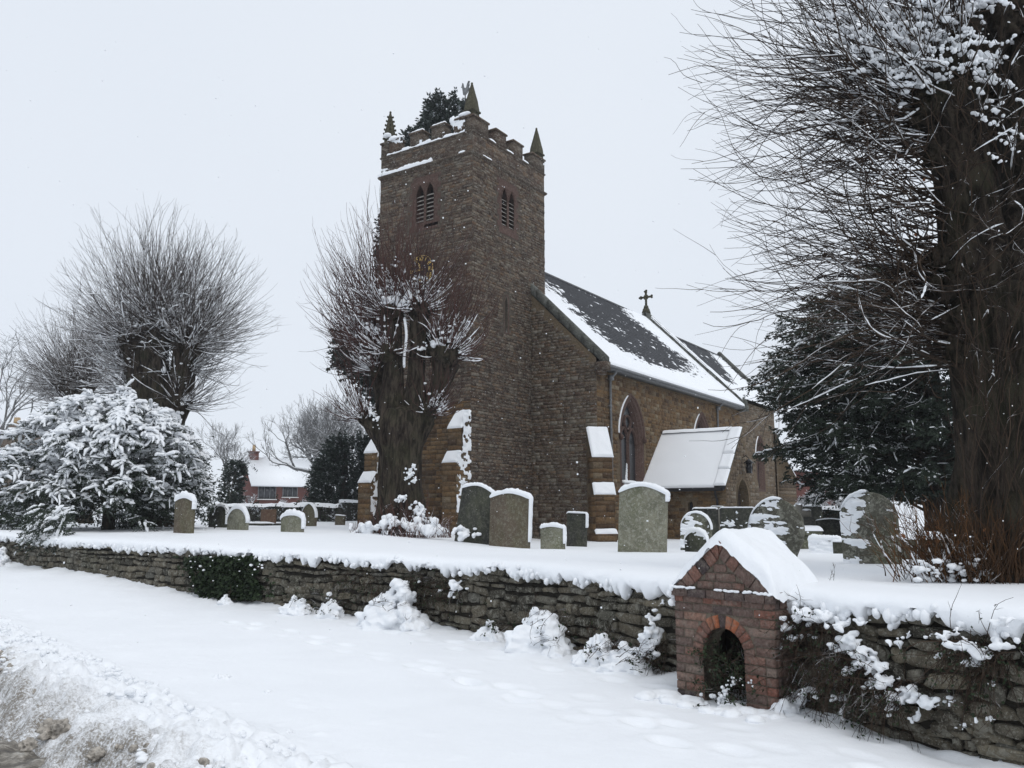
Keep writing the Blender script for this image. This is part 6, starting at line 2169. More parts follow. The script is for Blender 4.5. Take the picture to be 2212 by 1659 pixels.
# --- the near lime at the right edge
def near_lime():
    Y = 9.6
    trunk = [(2196, 1275, 150), (2192, 1200, 128), (2190, 1080, 116), (2186, 950, 112), (2178, 820, 118), (2165, 720, 122), (2160, 640, 112)]
    limbs = [[(2130, 700, 86), (2105, 600, 76), (2090, 480, 64), (2072, 370, 60), (2052, 280, 62), (2048, 200, 64)],
             [(2200, 690, 92), (2222, 560, 80), (2236, 420, 74), (2244, 260, 72), (2246, 100, 76)],
             [(2150, 420, 40, .5), (2140, 300, 42, .6), (2138, 180, 46, .7), (2150, 90, 50, .7)]]
    T, Rr = pxpath(trunk, Y)
    base = T[0].copy()
    root = empty('lime_tree', tuple(base))
    tag(root, 'huge old lime with fissured trunk sprouting long bare twigs all along it', 'tree')
    mb = MB(); trunk_mesh(mb, T - base, Rr, 140, 120, .22, 71, .5, .035, 19); mb.build('trunk', M['bark_near'], root, True)
    mk = MB(); src = []
    for k, l in enumerate(limbs):
        P, rr = pxpath(l, Y)
        mb = MB(); P2, R2 = trunk_mesh(mb, P - base, rr, 80, 64, .26, 80 + k, .5, .04, 12); mb.build('limb', M['bark_near'], root, True)
        src.append((P2 + base, R2))
    # burrs along the left limb
    for (px, row, rp) in [(2010, 215, 40), (1995, 255, 30), (2035, 150, 46), (2085, 130, 46), (2020, 330, 26), (2048, 620, 40), (2040, 560, 34), (2060, 700, 40), (2055, 760, 34), (2150, 60, 60), (2225, 20, 70), (2090, 260, 40), (2130, 520, 40), (2165, 590, 44), (2120, 660, 46), (2110, 740, 40)]:
        c = at(px, row, Y - .15) - base; r = rp * mpp(Y); knob(mk, c, (r, r, r * .9), int(px + row))
    mk.build('burrs', M['bark_near'], root, True)['kind'] = 'stuff'
    tw = MB(); sn = MB()
    def spray(cpx, crow, dY, n, L, out, spread, up, droop, jit, r0, snowf, snowr, tmax=.8, zmin=-.5, bl=0.0):
        st = np.array([at(cpx + RNG.normal(0, jit), crow + RNG.normal(0, jit), Y + dY + RNG.uniform(-.2, .3)) for _ in range(n)])
        d = norm(RNG.normal(size=(n, 3)) * spread + np.asarray(out))
        P = gen_twigs(st, d, L * RNG.uniform(.5, 1.1, n), 20, up, .17, droop, RNG, .3)
        Rt = twig_radii(P, r0, r0 * .19)
        add_tubes(tw, P - base, Rt, 4, RNG.random(n))
        S2, _ = side_twigs(P, 2.1, .36, .33, RNG, 8, .2); add_tubes(tw, S2 - base, twig_radii(S2, r0 * .36, r0 * .15), 3, RNG.random(len(S2)))
        twig_snow(sn, P - base, Rt, snowf, snowr, RNG, tmax, r0 * .75)
        if bl:
            m = int(n * bl); j = RNG.integers(0, n, m); k = RNG.integers(0, 10, m)
            q = P[j, k] - base + [0, 0, .02]
            add_blobs(sn, q, RNG.uniform(.012, .042, (m, 1)) * np.array([[1.5, 1.1, .8]]), 1)
    # upper head: thick snow
    spray(2030, 175, 0, 105, 3.3, (-1.0, -.15, .28), .32, .45, .5, 26, .013, 1.3, 1.5, .6, bl=2.6)
    spray(2070, 120, 0, 96, 3.0, (-.7, -.2, .75), .4, .35, .3, 30, .013, 1.3, 1.5, .6, bl=2.6)
    spray(2150, 60, .1, 115, 2.6, (-.1, -.3, 1.0), .5, .3, .0, 40, .013, 1.2, 1.5, .6, bl=2.0)
    spray(2235, 30, 0, 88, 2.4, (.2, -.3, 1.0), .6, .3, .0, 40, .0125, 1.0, 1.5, bl=1.4)
    spray(1992, 240, 0, 105, 3.1, (-1.0, -.1, .0), .22, .75, .55, 22, .012, .9, 1.25, .6, bl=.6)
    spray(2012, 310, 0, 61, 3.0, (-1.0, -.05, -.1), .22, .75, .5, 26, .0115, .6, 1.2, .6)
    spray(2036, 430, 0, 61, 3.0, (-1.0, -.1, .0), .24, .6, .5, 34, .011, .35, .95)
    spray(2042, 570, 0, 83, 3.0, (-1.0, -.1, .0), .25, .55, .55, 30, .011, .35, .95)
    spray(2052, 680, 0, 88, 2.95, (-1.0, -.1, .05), .26, .5, .55, 30, .011, .4, .95)
    spray(2058, 750, -.1, 49, 2.6, (-1.0, -.1, .0), .26, .4, .5, 24, .0105, .4, .95)
    spray(2040, 640, 0, 11, 3.1, (-1.0, -.1, .55), .15, -.1, .35, 30, .017, .5, .7)
    spray(2050, 470, 0, 7, 2.8, (-1.0, -.1, .6), .15, -.1, .3, 30, .017, .5, .7)
    spray(2120, 620, -.4, 52, 1.6, (-.4, -1.0, .3), .6, .4, .2, 60, .009, .25, .9)
    spray(2140, 420, -.4, 52, 1.6, (-.3, -1.0, .4), .6, .4, .2, 70, .009, .25, .9)
    spray(2150, 250, -.4, 61, 1.7, (-.2, -1.0, .6), .6, .4, .1, 70, .009, .4, 1.0)
    spray(2150, 820, -.5, 35, 1.0, (-.2, -.8, .9), .5, .4, .1, 60, .008, .15, 1.0)
    # epicormic shoots standing up against the trunk
    st = np.array([at(RNG.uniform(2090, 2212), RNG.uniform(700, 1200), Y - .62) for _ in range(90)])
    d = norm(np.column_stack([RNG.normal(0, .25, 90), RNG.normal(-.15, .1, 90), np.ones(90)]))
    P = gen_twigs(st, d, RNG.uniform(.4, 1.4, 90), 8, .2, .08); add_tubes(tw, P - base, twig_radii(P, .007, .002), 3, RNG.random(90))
    o = tw.build('crown', M['twig_near'], root); o['kind'] = 'stuff'
    # bigger masses of snow lodged in the head: clusters of small lumps
    mass = MB()
    for k in range(190):
        px, row = RNG.uniform(1770, 2170), RNG.uniform(-20, 185)
        if px < 1960 and row > 60 + (px - 1770) * .75: continue
        c = at(px, row, Y - .2 + RNG.uniform(-.45, .35)) - base
        ax = norm(np.array([RNG.normal(-.8, .3), RNG.normal(0, .3), RNG.normal(.1, .3)]))
        m = RNG.integers(7, 16)
        m *= 2; q = c + ax * RNG.normal(0, .13, (m, 1)) + RNG.normal(0, .014, (m, 3))
        add_blobs(mass, q, RNG.uniform(.009, .026, (m, 1)) * RNG.uniform(.8, 1.3, (m, 3)), 1)
    for k in range(14):
        c = at(RNG.uniform(2105, 2212), 180 + RNG.uniform(0, 160), Y - .72) - base
        m = RNG.integers(4, 9)
        q = c + np.array([1, 0, -.5]) * RNG.normal(0, .05, (m, 1)) + RNG.normal(0, .012, (m, 3))
        add_blobs(mass, q, RNG.uniform(.014, .026, (m, 1)) * np.ones((1, 3)), 1)
    o = mass.build('snow_masses', M['snow_lump'], root, True); fuse(o, .0095, 1); o['kind'] = 'stuff'
    sn.build('branch_snow', M['snow_lump'], root, True)['kind'] = 'stuff'
    # orange suckers round the foot
    bs_ = MB(); sn2 = MB()
    n = 300
    st = np.array([at(RNG.normal(2055, 48), RNG.uniform(1232, 1262), Y - RNG.uniform(.0, .55)) for _ in range(n)])
    d = norm(np.column_stack([RNG.normal(-.3, .4, n), RNG.normal(-.15, .3, n), np.ones(n)]))
    P = gen_twigs(st, d, RNG.uniform(.25, 1.0, n), 8, .2, .09); Rt = twig_radii(P, .0065, .002)
    add_tubes(bs_, P - base, Rt, 3, RNG.random(n))
    S2, _ = side_twigs(P, 2.2, .4, .5); add_tubes(bs_, S2 - base, twig_radii(S2, .0035, .0013), 3, RNG.random(len(S2)))
    st = np.array([at(RNG.uniform(2090, 2212), RNG.uniform(1225, 1268), Y - RNG.uniform(.4, .8)) for _ in range(260)])
    d = norm(np.column_stack([RNG.normal(-.05, .35, 260), RNG.normal(-.1, .3, 260), np.ones(260)]))
    P2 = gen_twigs(st, d, RNG.uniform(.2, .95, 260), 8, .2, .09); add_tubes(bs_, P2 - base, twig_radii(P2, .0065, .002), 3, RNG.random(260) * .5)
    ob = bs_.build('basal_shoots', M['shoot'], root); ob['kind'] = 'stuff'
    lf = MB()
    q = np.array([at(RNG.normal(2060, 60), RNG.uniform(1130, 1250), Y - .4) for _ in range(70)]) - base
    V, F = leaf_arrays(q, norm(RNG.normal(size=(70, 3))), RNG.uniform(.04, .08, 70), RNG.uniform(.03, .05, 70), RNG); lf.add(V, F, np.repeat(RNG.random(70), 4))
    q = np.array([at(RNG.uniform(1900, 2050), RNG.uniform(380, 700), Y - .2) for _ in range(10)]) - base
    V, F = leaf_arrays(q, norm(RNG.normal(size=(10, 3)) + [0, 0, -1]), RNG.uniform(.06, .1, 10), RNG.uniform(.04, .06, 10), RNG); lf.add(V, F, np.repeat(RNG.random(10) * .3, 4))
    ol = lf.build('dead_leaves', M['dead_leaf'], root); ol['kind'] = 'stuff'
    twig_snow(sn2, P - base, Rt, .5, 2.0, RNG, .8, .006)
    for k in range(90):
        c = at(RNG.uniform(1975, 2140), RNG.uniform(1205, 1258), Y - RNG.uniform(.2, .7)) - base; r = RNG.uniform(.012, .04)
        add_blob(sn2, c, (r * 1.4, r, r * .8), 1, .5, 2.4, k)
    sn2.build('shoot_snow', M['snow_lump'], root, True)['kind'] = 'stuff'
near_lime()

# ---------------------------------------------------------------- evergreens
def sprays(lm, sn, starts, dirs, L, per, leafL, leafW, droop, snow_p, snow_r, rng=RNG, base=np.zeros(3), spread=.9, tone=None):
    K = len(starts)
    P = gen_twigs(starts, dirs, L, 6, 0.05, .1, droop, rng)
    f = rng.uniform(0.05, 1, (K, per)) * 5
    i = np.minimum(f.astype(int), 4); g = (f - i)[..., None]
    ki = np.arange(K)[:, None]
    Q = (P[ki, i] * (1 - g) + P[ki, i + 1] * g).reshape(-1, 3)
    tg = norm(P[ki, i + 1] - P[ki, i]).reshape(-1, 3)
    n = len(Q)
    d = norm(tg + rng.normal(size=(n, 3)) * spread * np.array([1, 1, .55]) - np.array([0, 0, .15]))
    V, F = leaf_arrays(Q - base, d, leafL * rng.uniform(.6, 1.2, n), leafW * rng.uniform(.7, 1.2, n), rng)
    tn = np.repeat(rng.random(K) if tone is None else tone, per)
    lm.add(V, F, np.repeat(np.clip(tn * .6 + rng.random(n) * .4, 0, 1), 4))
    if snow_p is not None:
        pick = rng.random(K) < snow_p
        if pick.any():
            Ps = P[pick] - base
            m = Ps.shape[0]
            r = snow_r * rng.uniform(.5, 1.4, (m, 1)) * rng.uniform(.55, 1.4, (m, 6)); r[:, 0] *= .4; r[:, -1] *= .35
            Ps = Ps + np.array([0, 0, 1]) * (r * .7)[..., None]
            add_tubes(sn, Ps, r, 6)
    return P

def snowy_yew():
    Y = 27.0
    base = at(232, 1150, Y)
    root = empty('yew_bush', tuple(base)); tag(root, 'wide drooping yew bush loaded with thick snow, overhanging the churchyard wall', 'yew bush')
    mb = MB(); trunk_mesh(mb, np.array([(0, 0, -.3), (.02, 0, .4), (0, .05, 1.2), (.1, .1, 2.4)]), [.22, .2, .2, .1], 16, 14, .2, 3); mb.build('trunk', M['bark'], root, True)
    mb = MB()
    for k in range(8):
        a = k * .8 + .3
        trunk_mesh(mb, np.array([(0, 0, .9), (math.cos(a) * .7, math.sin(a) * .6, 1.5), (math.cos(a) * 1.7, math.sin(a) * 1.3, 1.9)]), [.1, .07, .03], 10, 8, .2, k)
    mb.build('branches', M['bark'], root, True)
    lm, sn = MB(), MB()
    def env(az, h):      # crown radius (px) by side
        return 0
    s = mpp(Y)
    nb = 300
    for k in range(nb):
        az = RNG.uniform(0, 2 * math.pi)
        cz, sz = math.cos(az), math.sin(az)
        # reach and height of this bough's tip: broad low shoulder to the left, steeper to the right
        reach = (255 if cz < 0 else 196) * s
        t = RNG.random() ** .5                     # 0 top of crown, 1 skirt
        lump_ = 1 + .16 * float(fbm(np.array([cz * 2.2]), sz * 2.2, t * 2.5, 2, 77)[0])
        r_tip = reach * (math.sin(t * math.pi / 2) ** .8) * lump_ * (abs(cz) + (1 - abs(cz)) * .78)
        z_tip = 258 * s * (math.cos(t * math.pi / 2) ** (.62 if cz > 0 else .8)) * lump_ * (1 - (.1 if cz < 0 else 0) * t) + .22
        z0 = max(.45, z_tip * RNG.uniform(.45, .75))
        arch = RNG.uniform(.1, .5)
        z_tip -= .12 * (t > .8)
        pts = np.array([(RNG.normal(0, .1), RNG.normal(0, .1), z0), (cz * r_tip * .4, sz * r_tip * .4, z0 + (z_tip - z0) * .6 + arch * .6), (cz * r_tip * .78, sz * r_tip * .78, z_tip + arch * .5), (cz * r_tip, sz * r_tip, z_tip - .05)])
        P = resample(pts, 14)
        n = 34
        f = RNG.uniform(.15, 1.0, n) ** .55 * 12.99
        i = f.astype(int); g = (f - i)[:, None]
        st = P[i] * (1 - g) + P[i + 1] * g + RNG.normal(0, .05, (n, 3))
        tg = norm(P[i + 1] - P[i])
        d = norm(tg * .8 + RNG.normal(size=(n, 3)) * [.75, .75, .3] + [0, 0, -.1])
        hi = np.clip((z_tip - .6) / 2.4, 0, 1)
        sp = np.full(n, .10 + .5 * hi) * np.clip(f / 6, 0.15, 1)
        tone = np.clip(RNG.normal(.45, .2, n), 0, 1)
        sprays(lm, sn, base + st, d, RNG.uniform(.22, .5, n), 24, .075, .024, .9, sp, .030 + .016 * hi, RNG, base, .8, tone)
        # pads of snow lying along the bough
        m = int(26 * (.2 + hi))
        f = RNG.uniform(.35, 1.0, m) * 12.99; i = f.astype(int); g = (f - i)[:, None]
        q = P[i] * (1 - g) + P[i + 1] * g + RNG.normal(0, .06, (m, 3)) * [1, 1, .2] + [0, 0, .05]
        rr_ = RNG.uniform(.03, .1, (m, 1)) * (.6 + .5 * hi)
        add_blobs(sn, q, rr_ * RNG.uniform(.8, 1.3, (m, 3)) * np.array([[1.4, 1.25, .6]]), 2)
    # branches that hang over the wall at the left
    m = 260
    st = np.array([at(RNG.uniform(70, 165), RNG.uniform(1090, 1185), 22.2 - RNG.uniform(0, 1.8)) for _ in range(m)])
    sprays(lm, sn, st, norm(np.column_stack([RNG.normal(-.3, .5, m), RNG.normal(-.6, .3, m), RNG.normal(-.4, .2, m)])), RNG.uniform(.3, .6, m), 26, .08, .024, .8, np.full(m, .2), .03, RNG, base, .8)
    # dark inner foliage
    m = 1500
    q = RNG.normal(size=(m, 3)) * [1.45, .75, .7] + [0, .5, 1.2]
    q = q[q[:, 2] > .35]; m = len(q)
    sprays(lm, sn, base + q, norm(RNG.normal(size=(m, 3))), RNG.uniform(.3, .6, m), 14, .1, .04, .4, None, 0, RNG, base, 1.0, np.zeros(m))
    o = lm.build('foliage', M['yew_snowy'], root); o['kind'] = 'stuff'
    o = sn.build('snow_load', M['snow_lump'], root, True); o['kind'] = 'stuff'
snowy_yew()

def dark_yew():
    Y = 23.5
    tb = at(2035, 1130, Y)
    base = np.array([tb[0], Y, gz(tb[0], Y)])
    root = empty('yew_tree', tuple(base)); tag(root, 'big dark spreading yew behind the gravestones, only lightly dusted with snow', 'yew tree')
    mb = MB(); trunk_mesh(mb, np.array([(0, 0, -.4), (0, 0, 1.2), (.1, 0, 3.0), (.1, .1, 5.5)]), [.5, .42, .36, .1], 20, 16, .25, 9); mb.build('trunk', M['bark'], root, True)
    rows_ = [590, 620, 650, 700, 750, 785, 850, 900, 950, 1000, 1050, 1085]
    left = [1930, 1830, 1780, 1705, 1670, 1640, 1650, 1665, 1680, 1675, 1690, 1740]
    lm, sn, br = MB(), MB(), MB()
    nb = 260
    for k in range(nb):
        row = RNG.uniform(592, 1078)
        az = RNG.uniform(0, 2 * math.pi)
        if RNG.random() < .45: az = math.pi + RNG.normal(0, .75)
        rad = (2035 - np.interp(row, rows_, left)) * mpp(Y) * RNG.uniform(.72, 1.03) * (1.0 - .12 * abs(math.sin(az)))
        z1 = at(2035, row, Y)[2] - base[2]
        z0 = max(.8, z1 - rad * RNG.uniform(.05, .3))
        rise = RNG.uniform(-.06, .1)
        pts = np.array([(0, 0, z0), (math.cos(az) * rad * .35, math.sin(az) * rad * .35, z0 + (z1 - z0) * .55 + .12), (math.cos(az) * rad * .7, math.sin(az) * rad * .7, z1 + .08), (math.cos(az) * rad, math.sin(az) * rad, z1 - .05 + rise)])
        P = resample(pts, 14)
        add_tubes(br, P[None], np.linspace(.05, .008, 14)[None], 5)
        n = 46
        f = RNG.uniform(.18, 1.0, n) ** .7 * 12.99
        i = f.astype(int); g = (f - i)[:, None]
        st = P[i] * (1 - g) + P[i + 1] * g + RNG.normal(0, .07, (n, 3))
        tg = norm(P[i + 1] - P[i])
        d = norm(tg + RNG.normal(size=(n, 3)) * [.7, .7, .22])
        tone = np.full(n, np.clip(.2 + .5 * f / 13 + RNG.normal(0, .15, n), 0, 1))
        sp = np.full(n, .36 if row < 830 else .24)
        sprays(lm, sn, base + st, d, RNG.uniform(.25, .55, n), 24, .105, .04, .55, sp, .017 if row > 800 else .026, RNG, base, .75, tone)
    # bulk of the crown
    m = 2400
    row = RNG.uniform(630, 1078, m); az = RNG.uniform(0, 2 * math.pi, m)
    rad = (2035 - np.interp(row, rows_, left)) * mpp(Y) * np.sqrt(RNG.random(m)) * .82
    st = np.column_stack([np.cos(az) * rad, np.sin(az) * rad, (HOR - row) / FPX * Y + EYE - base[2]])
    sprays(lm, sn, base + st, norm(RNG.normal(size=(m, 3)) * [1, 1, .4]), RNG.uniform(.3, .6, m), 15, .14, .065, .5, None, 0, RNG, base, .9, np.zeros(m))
    br.build('branches', M['bark'], root)
    o = lm.build('foliage', M['yew'], root); o['kind'] = 'stuff'
    o = sn.build('snow_dusting', M['snow_lump'], root, True); o['kind'] = 'stuff'
dark_yew()

def conifer_tree(px, Y, label, prof, nb, cat='tree', name='conifer_tree', mat='conifer', clump=.55, snow=.15, per=16, leaf=(.2, .09)):
    """prof: (row, left px, right px) silhouette"""
    b = at(px, HOR, Y); base = np.array([b[0], Y, 0.0])
    root = empty(name, tuple(base)); tag(root, label, cat)
    ztop = at(px, prof[0][0], Y)[2]
    mb = MB(); trunk_mesh(mb, np.array([(0, 0, -.3), (0, 0, ztop * .5), (0, 0, ztop * .93)]), [.4, .28, .06], 14, 12, .1, 3); mb.build('trunk', M['bark_far'], root, True)
    rows = [p[0] for p in prof]; lf = [p[1] for p in prof]; rt = [p[2] for p in prof]
    lm, sn = MB(), MB()
    row = RNG.uniform(rows[0], rows[-1], nb)
    side = RNG.uniform(-1, 1, nb); side = np.sign(side) * np.abs(side) ** .6
    L = np.interp(row, rows, lf); Rr = np.interp(row, rows, rt)
    c = (L + Rr) / 2; hw = (Rr - L) / 2
    wob = 1 + .22 * fbm(row * .045, side * 1.5, 0, 3, int(px))
    X = np.array([at(cc + s_ * h * w_, r_, Y)[0] for cc, s_, h, r_, w_ in zip(c, side, hw, row, wob)])
    Z = np.array([at(px, r_, Y)[2] for r_ in row])
    dep = RNG.uniform(-1, 1, nb) * np.sqrt(np.clip(1 - side ** 2, .05, 1)) * hw * mpp(Y)
    st = np.column_stack([X, Y + dep, Z])
    d = norm(np.column_stack([side * 1.2, dep / (hw * mpp(Y) + .01), np.full(nb, .35)]) + RNG.normal(0, .4, (nb, 3)))
    sprays(lm, sn, st, d, RNG.uniform(.5, 1.1, nb) * clump / .55, per, leaf[0], leaf[1], .2, np.full(nb, snow), .05, RNG, base, .8)
    o = lm.build('foliage', M[mat], root); o['kind'] = 'stuff'
    if sn.n:
        o = sn.build('snow_dusting', M['snow_lump'], root, True); o['kind'] = 'stuff'
conifer_tree(935, 45, 'tall dark conifer showing above and beside the tower battlements', [(228, 955, 968), (240, 945, 985), (268, 938, 988), (290, 930, 988), (300, 905, 990), (318, 890, 990), (330, 880, 990), (465, 868, 1000), (490, 840, 1000), (560, 838, 1000), (600, 860, 1000), (715, 850, 1000), (735, 745, 1000), (800, 745, 1000), (835, 800, 1000), (900, 840, 1000)], 8200, 'tree', clump=.55, snow=.05, per=18, leaf=(.24, .12))
conifer_tree(742, 52, 'dark ivy clad evergreen beside the tower between hedge and bare trees', [(950, 735, 800), (985, 715, 800), (1020, 698, 800), (1060, 686, 800), (1098, 684, 800)], 2200, 'tree', 'evergreen_tree', 'conifer', .5, .02)
conifer_tree(505, 55, 'slim ivy wrapped tree in front of the red brick house', [(1000, 506, 516), (1020, 498, 518), (1045, 492, 512), (1070, 484, 512), (1096, 482, 514)], 420, 'tree', 'ivy_tree', 'conifer', .35, .02, 14, (.16, .09))

# ---------------------------------------------------------------- bare background trees
def bare_tree(px, Y, rowtop, label, rtrunk, seed, mat='twig_far', spread=.55, levels=5, stems=1, rowbase=None, fine=1.0, weep=0.0, group='bare trees beyond the churchyard', name='bare_tree'):
    rg = np.random.default_rng(seed)
    b = at(px, HOR, Y); base = np.array([b[0], Y, 0.0])
    H = at(px, rowtop, Y)[2]
    root = empty(name, tuple(base)); tag(root, label, 'tree', group)
    mb = MB(); tw = MB()
    trunk_h = H * .33
    cur = []
    for s_ in range(stems):
        off = np.array([rg.normal(0, .5) * (stems > 1), rg.normal(0, .5) * (stems > 1), 0])
        pts = np.array([off + [0, 0, -.4], off + [rg.normal(0, .1), 0, trunk_h * .5], off * 1.4 + [rg.normal(0, .25), rg.normal(0, .2), trunk_h]])
        trunk_mesh(mb, pts, [rtrunk * 1.2, rtrunk, rtrunk * .8], 12, 10, .1, seed)
        cur.append((pts[-1], norm(pts[-1] - pts[1]), rtrunk * .8, H * .33))
    mb.build('trunk', M['bark_far'], root, True)
    for lv in range(levels):
        nxt = []
        n_ch = [5, 4, 4, 4, 4, 3][lv]
        ST, DI, LE, RA = [], [], [], []
        for (p, d, r, L) in cur:
            for k in range(n_ch):
                dv = norm(d + rg.normal(size=3) * spread * (1 if lv else .8) + np.array([0, 0, .12 - weep * lv * .14]))
                ST.append(p - d * L * rg.uniform(0, .5) * (lv > 0)); DI.append(dv); LE.append(L * rg.uniform(.65, 1.1)); RA.append(r * rg.uniform(.5, .72))
        P = gen_twigs(np.array(ST), np.array(DI), np.array(LE), 6, .25 - weep, .07, weep, rg)
        RA = np.array(RA)
        rr = RA[:, None] * np.linspace(1, .62, 6)[None]
        add_tubes(tw, P, np.maximum(rr, .009 * fine), 4 if lv < 2 else 3, rg.random(len(P)))
        for q, r in zip(P, RA):
            nxt.append((q[-1], norm(q[-1] - q[-2]), r * .8, np.linalg.norm(q[-1] - q[0]) * .72))
        if len(nxt) > 900: 
            idx = rg.choice(len(nxt), 900, replace=False); nxt = [nxt[i] for i in idx]
        cur = nxt
    o = tw.build('crown', M[mat], root); o['kind'] = 'stuff'
    return root
bare_tree(690, 76, 868, 'broad bare tree with rounded crown behind the red brick house', .36, 31, stems=2, spread=.5)
bare_tree(738, 70, 862, 'bare many stemmed tree next to the dark evergreen', .34, 32, stems=3, spread=.45)
bare_tree(640, 104, 985, 'low bare tree leaning over the snowy house roof', .2, 33, spread=.6)
bare_tree(488, 85, 938, 'upright bare tree just right of the snowy yew', .2, 34, spread=.42)
bare_tree(524, 62, 1040, 'small thorny bare tree next to the slim ivy wrapped tree', .12, 35, spread=.6, levels=4)
bare_tree(-22, 48, 660, 'weeping pale birch at the far end beyond the pollards', .2, 36, spread=.5, weep=.5)
bare_tree(648, 60, 1072, 'small pale shrubby tree in front of the red house wall', .07, 37, 'twig_frost', .7, 4, 3, name='garden_shrub', group='frosted garden shrubs')
bare_tree(598, 58, 1076, 'little leafless fruit tree under the house window', .06, 38, 'twig_frost', .7, 4, name='garden_shrub', group='frosted garden shrubs')
bare_tree(1775, 40, 1052, 'white frosted bush seen under the dark yew branches', .1, 39, 'twig_frost', .75, 5, 3, name='garden_shrub', group='frosted garden shrubs')
bare_tree(1830, 42, 1056, 'white frosted bush behind the biggest round topped headstone', .1, 40, 'twig_frost', .75, 5, 3, name='garden_shrub', group='frosted garden shrubs')

# ---------------------------------------------------------------- hedges
def hedge(p0, p1, h, w, label, seed, snow=.1, dens=420, mat='hedge'):
    p0 = np.array(p0, float); p1 = np.array(p1, float)
    d = norm(p1 - p0); L = np.linalg.norm(p1 - p0); n_ = np.array([-d[1], d[0]])
    z0 = gz(*p0)
    root = empty('hedge', (p0[0], p0[1], z0), math.atan2(d[1], d[0])); tag(root, label, 'hedge')
    rg = np.random.default_rng(seed)
    n = int(L * dens)
    x = rg.uniform(0, L, n); y = rg.uniform(-w / 2, w / 2, n); z = rg.uniform(0, h, n)
    fc = rg.integers(0, 3, n); y = np.where(fc == 0, -w / 2 + rg.uniform(-.05, .1, n), y); z = np.where(fc == 1, h - rg.uniform(0, .1, n), z)
    V, F = leaf_arrays(np.stack([x, y, z + .06 * fbm(x, 0, 0, 2, seed)], -1), norm(rg.normal(size=(n, 3))), rg.uniform(.08, .18, n), rg.uniform(.05, .1, n), rg)
    mb = MB(); mb.add(V, F, np.repeat(rg.random(n), 4)); o = mb.build('foliage', M[mat], root); o['kind'] = 'stuff'
    mb = MB(); mb.box((L / 2, 0, h * .46), (L, w * .8, h * .9)); mb.build('hedge_core', M['bark_far'], root)
    nu, nv = int(L / .12), 12
    X, Y_ = np.meshgrid(np.linspace(0, L, nu), np.linspace(-w / 2 - .03, w / 2 + .03, nv), indexing='ij')
    e = np.minimum(w / 2 + .03 - np.abs(Y_), 9)
    T = h - .06 + (snow + .06) * np.sqrt(np.clip(e / .15, 0, 1)) * (1 + .5 * fbm(X * 1.5, Y_ * 2, 0, 3, seed)) + .06 * fbm(X, 0, 0, 2, seed)
    mb = MB(); mb.add(np.stack([X, Y_, T], -1).reshape(-1, 3), grid_faces(nu, nv)[:, ::-1]); mb.build('snow_cap', M['snow_lump'], root, True)
a = at(455, 1100, 46); b = at(775, 1100, 46)
hedge(a[:2], at(600, 1100, 46)[:2], .85, 1.1, 'dark clipped hedge behind the square topped reddish headstone', 1)
hedge(at(603, 1100, 45)[:2], at(735, 1100, 45)[:2], .82, 1.1, 'snow plastered hedge behind the pointed gothic headstone', 2, .14)
hedge(at(735, 1100, 50)[:2], at(800, 1100, 50)[:2], 1.1, 1.0, 'short hedge end meeting the tower buttress', 3)
hedge(at(-60, 1100, 33)[:2], at(90, 1100, 30)[:2], .95, 1.2, 'low dark hedge at the far end left of the snowy yew', 4, .2)
hedge(at(1752, 1100, 33)[:2], at(1850, 1100, 30)[:2], 1.25, 1.2, 'dark clipped evergreen hedge behind the low black headstone', 5, .06, 500, 'conifer')

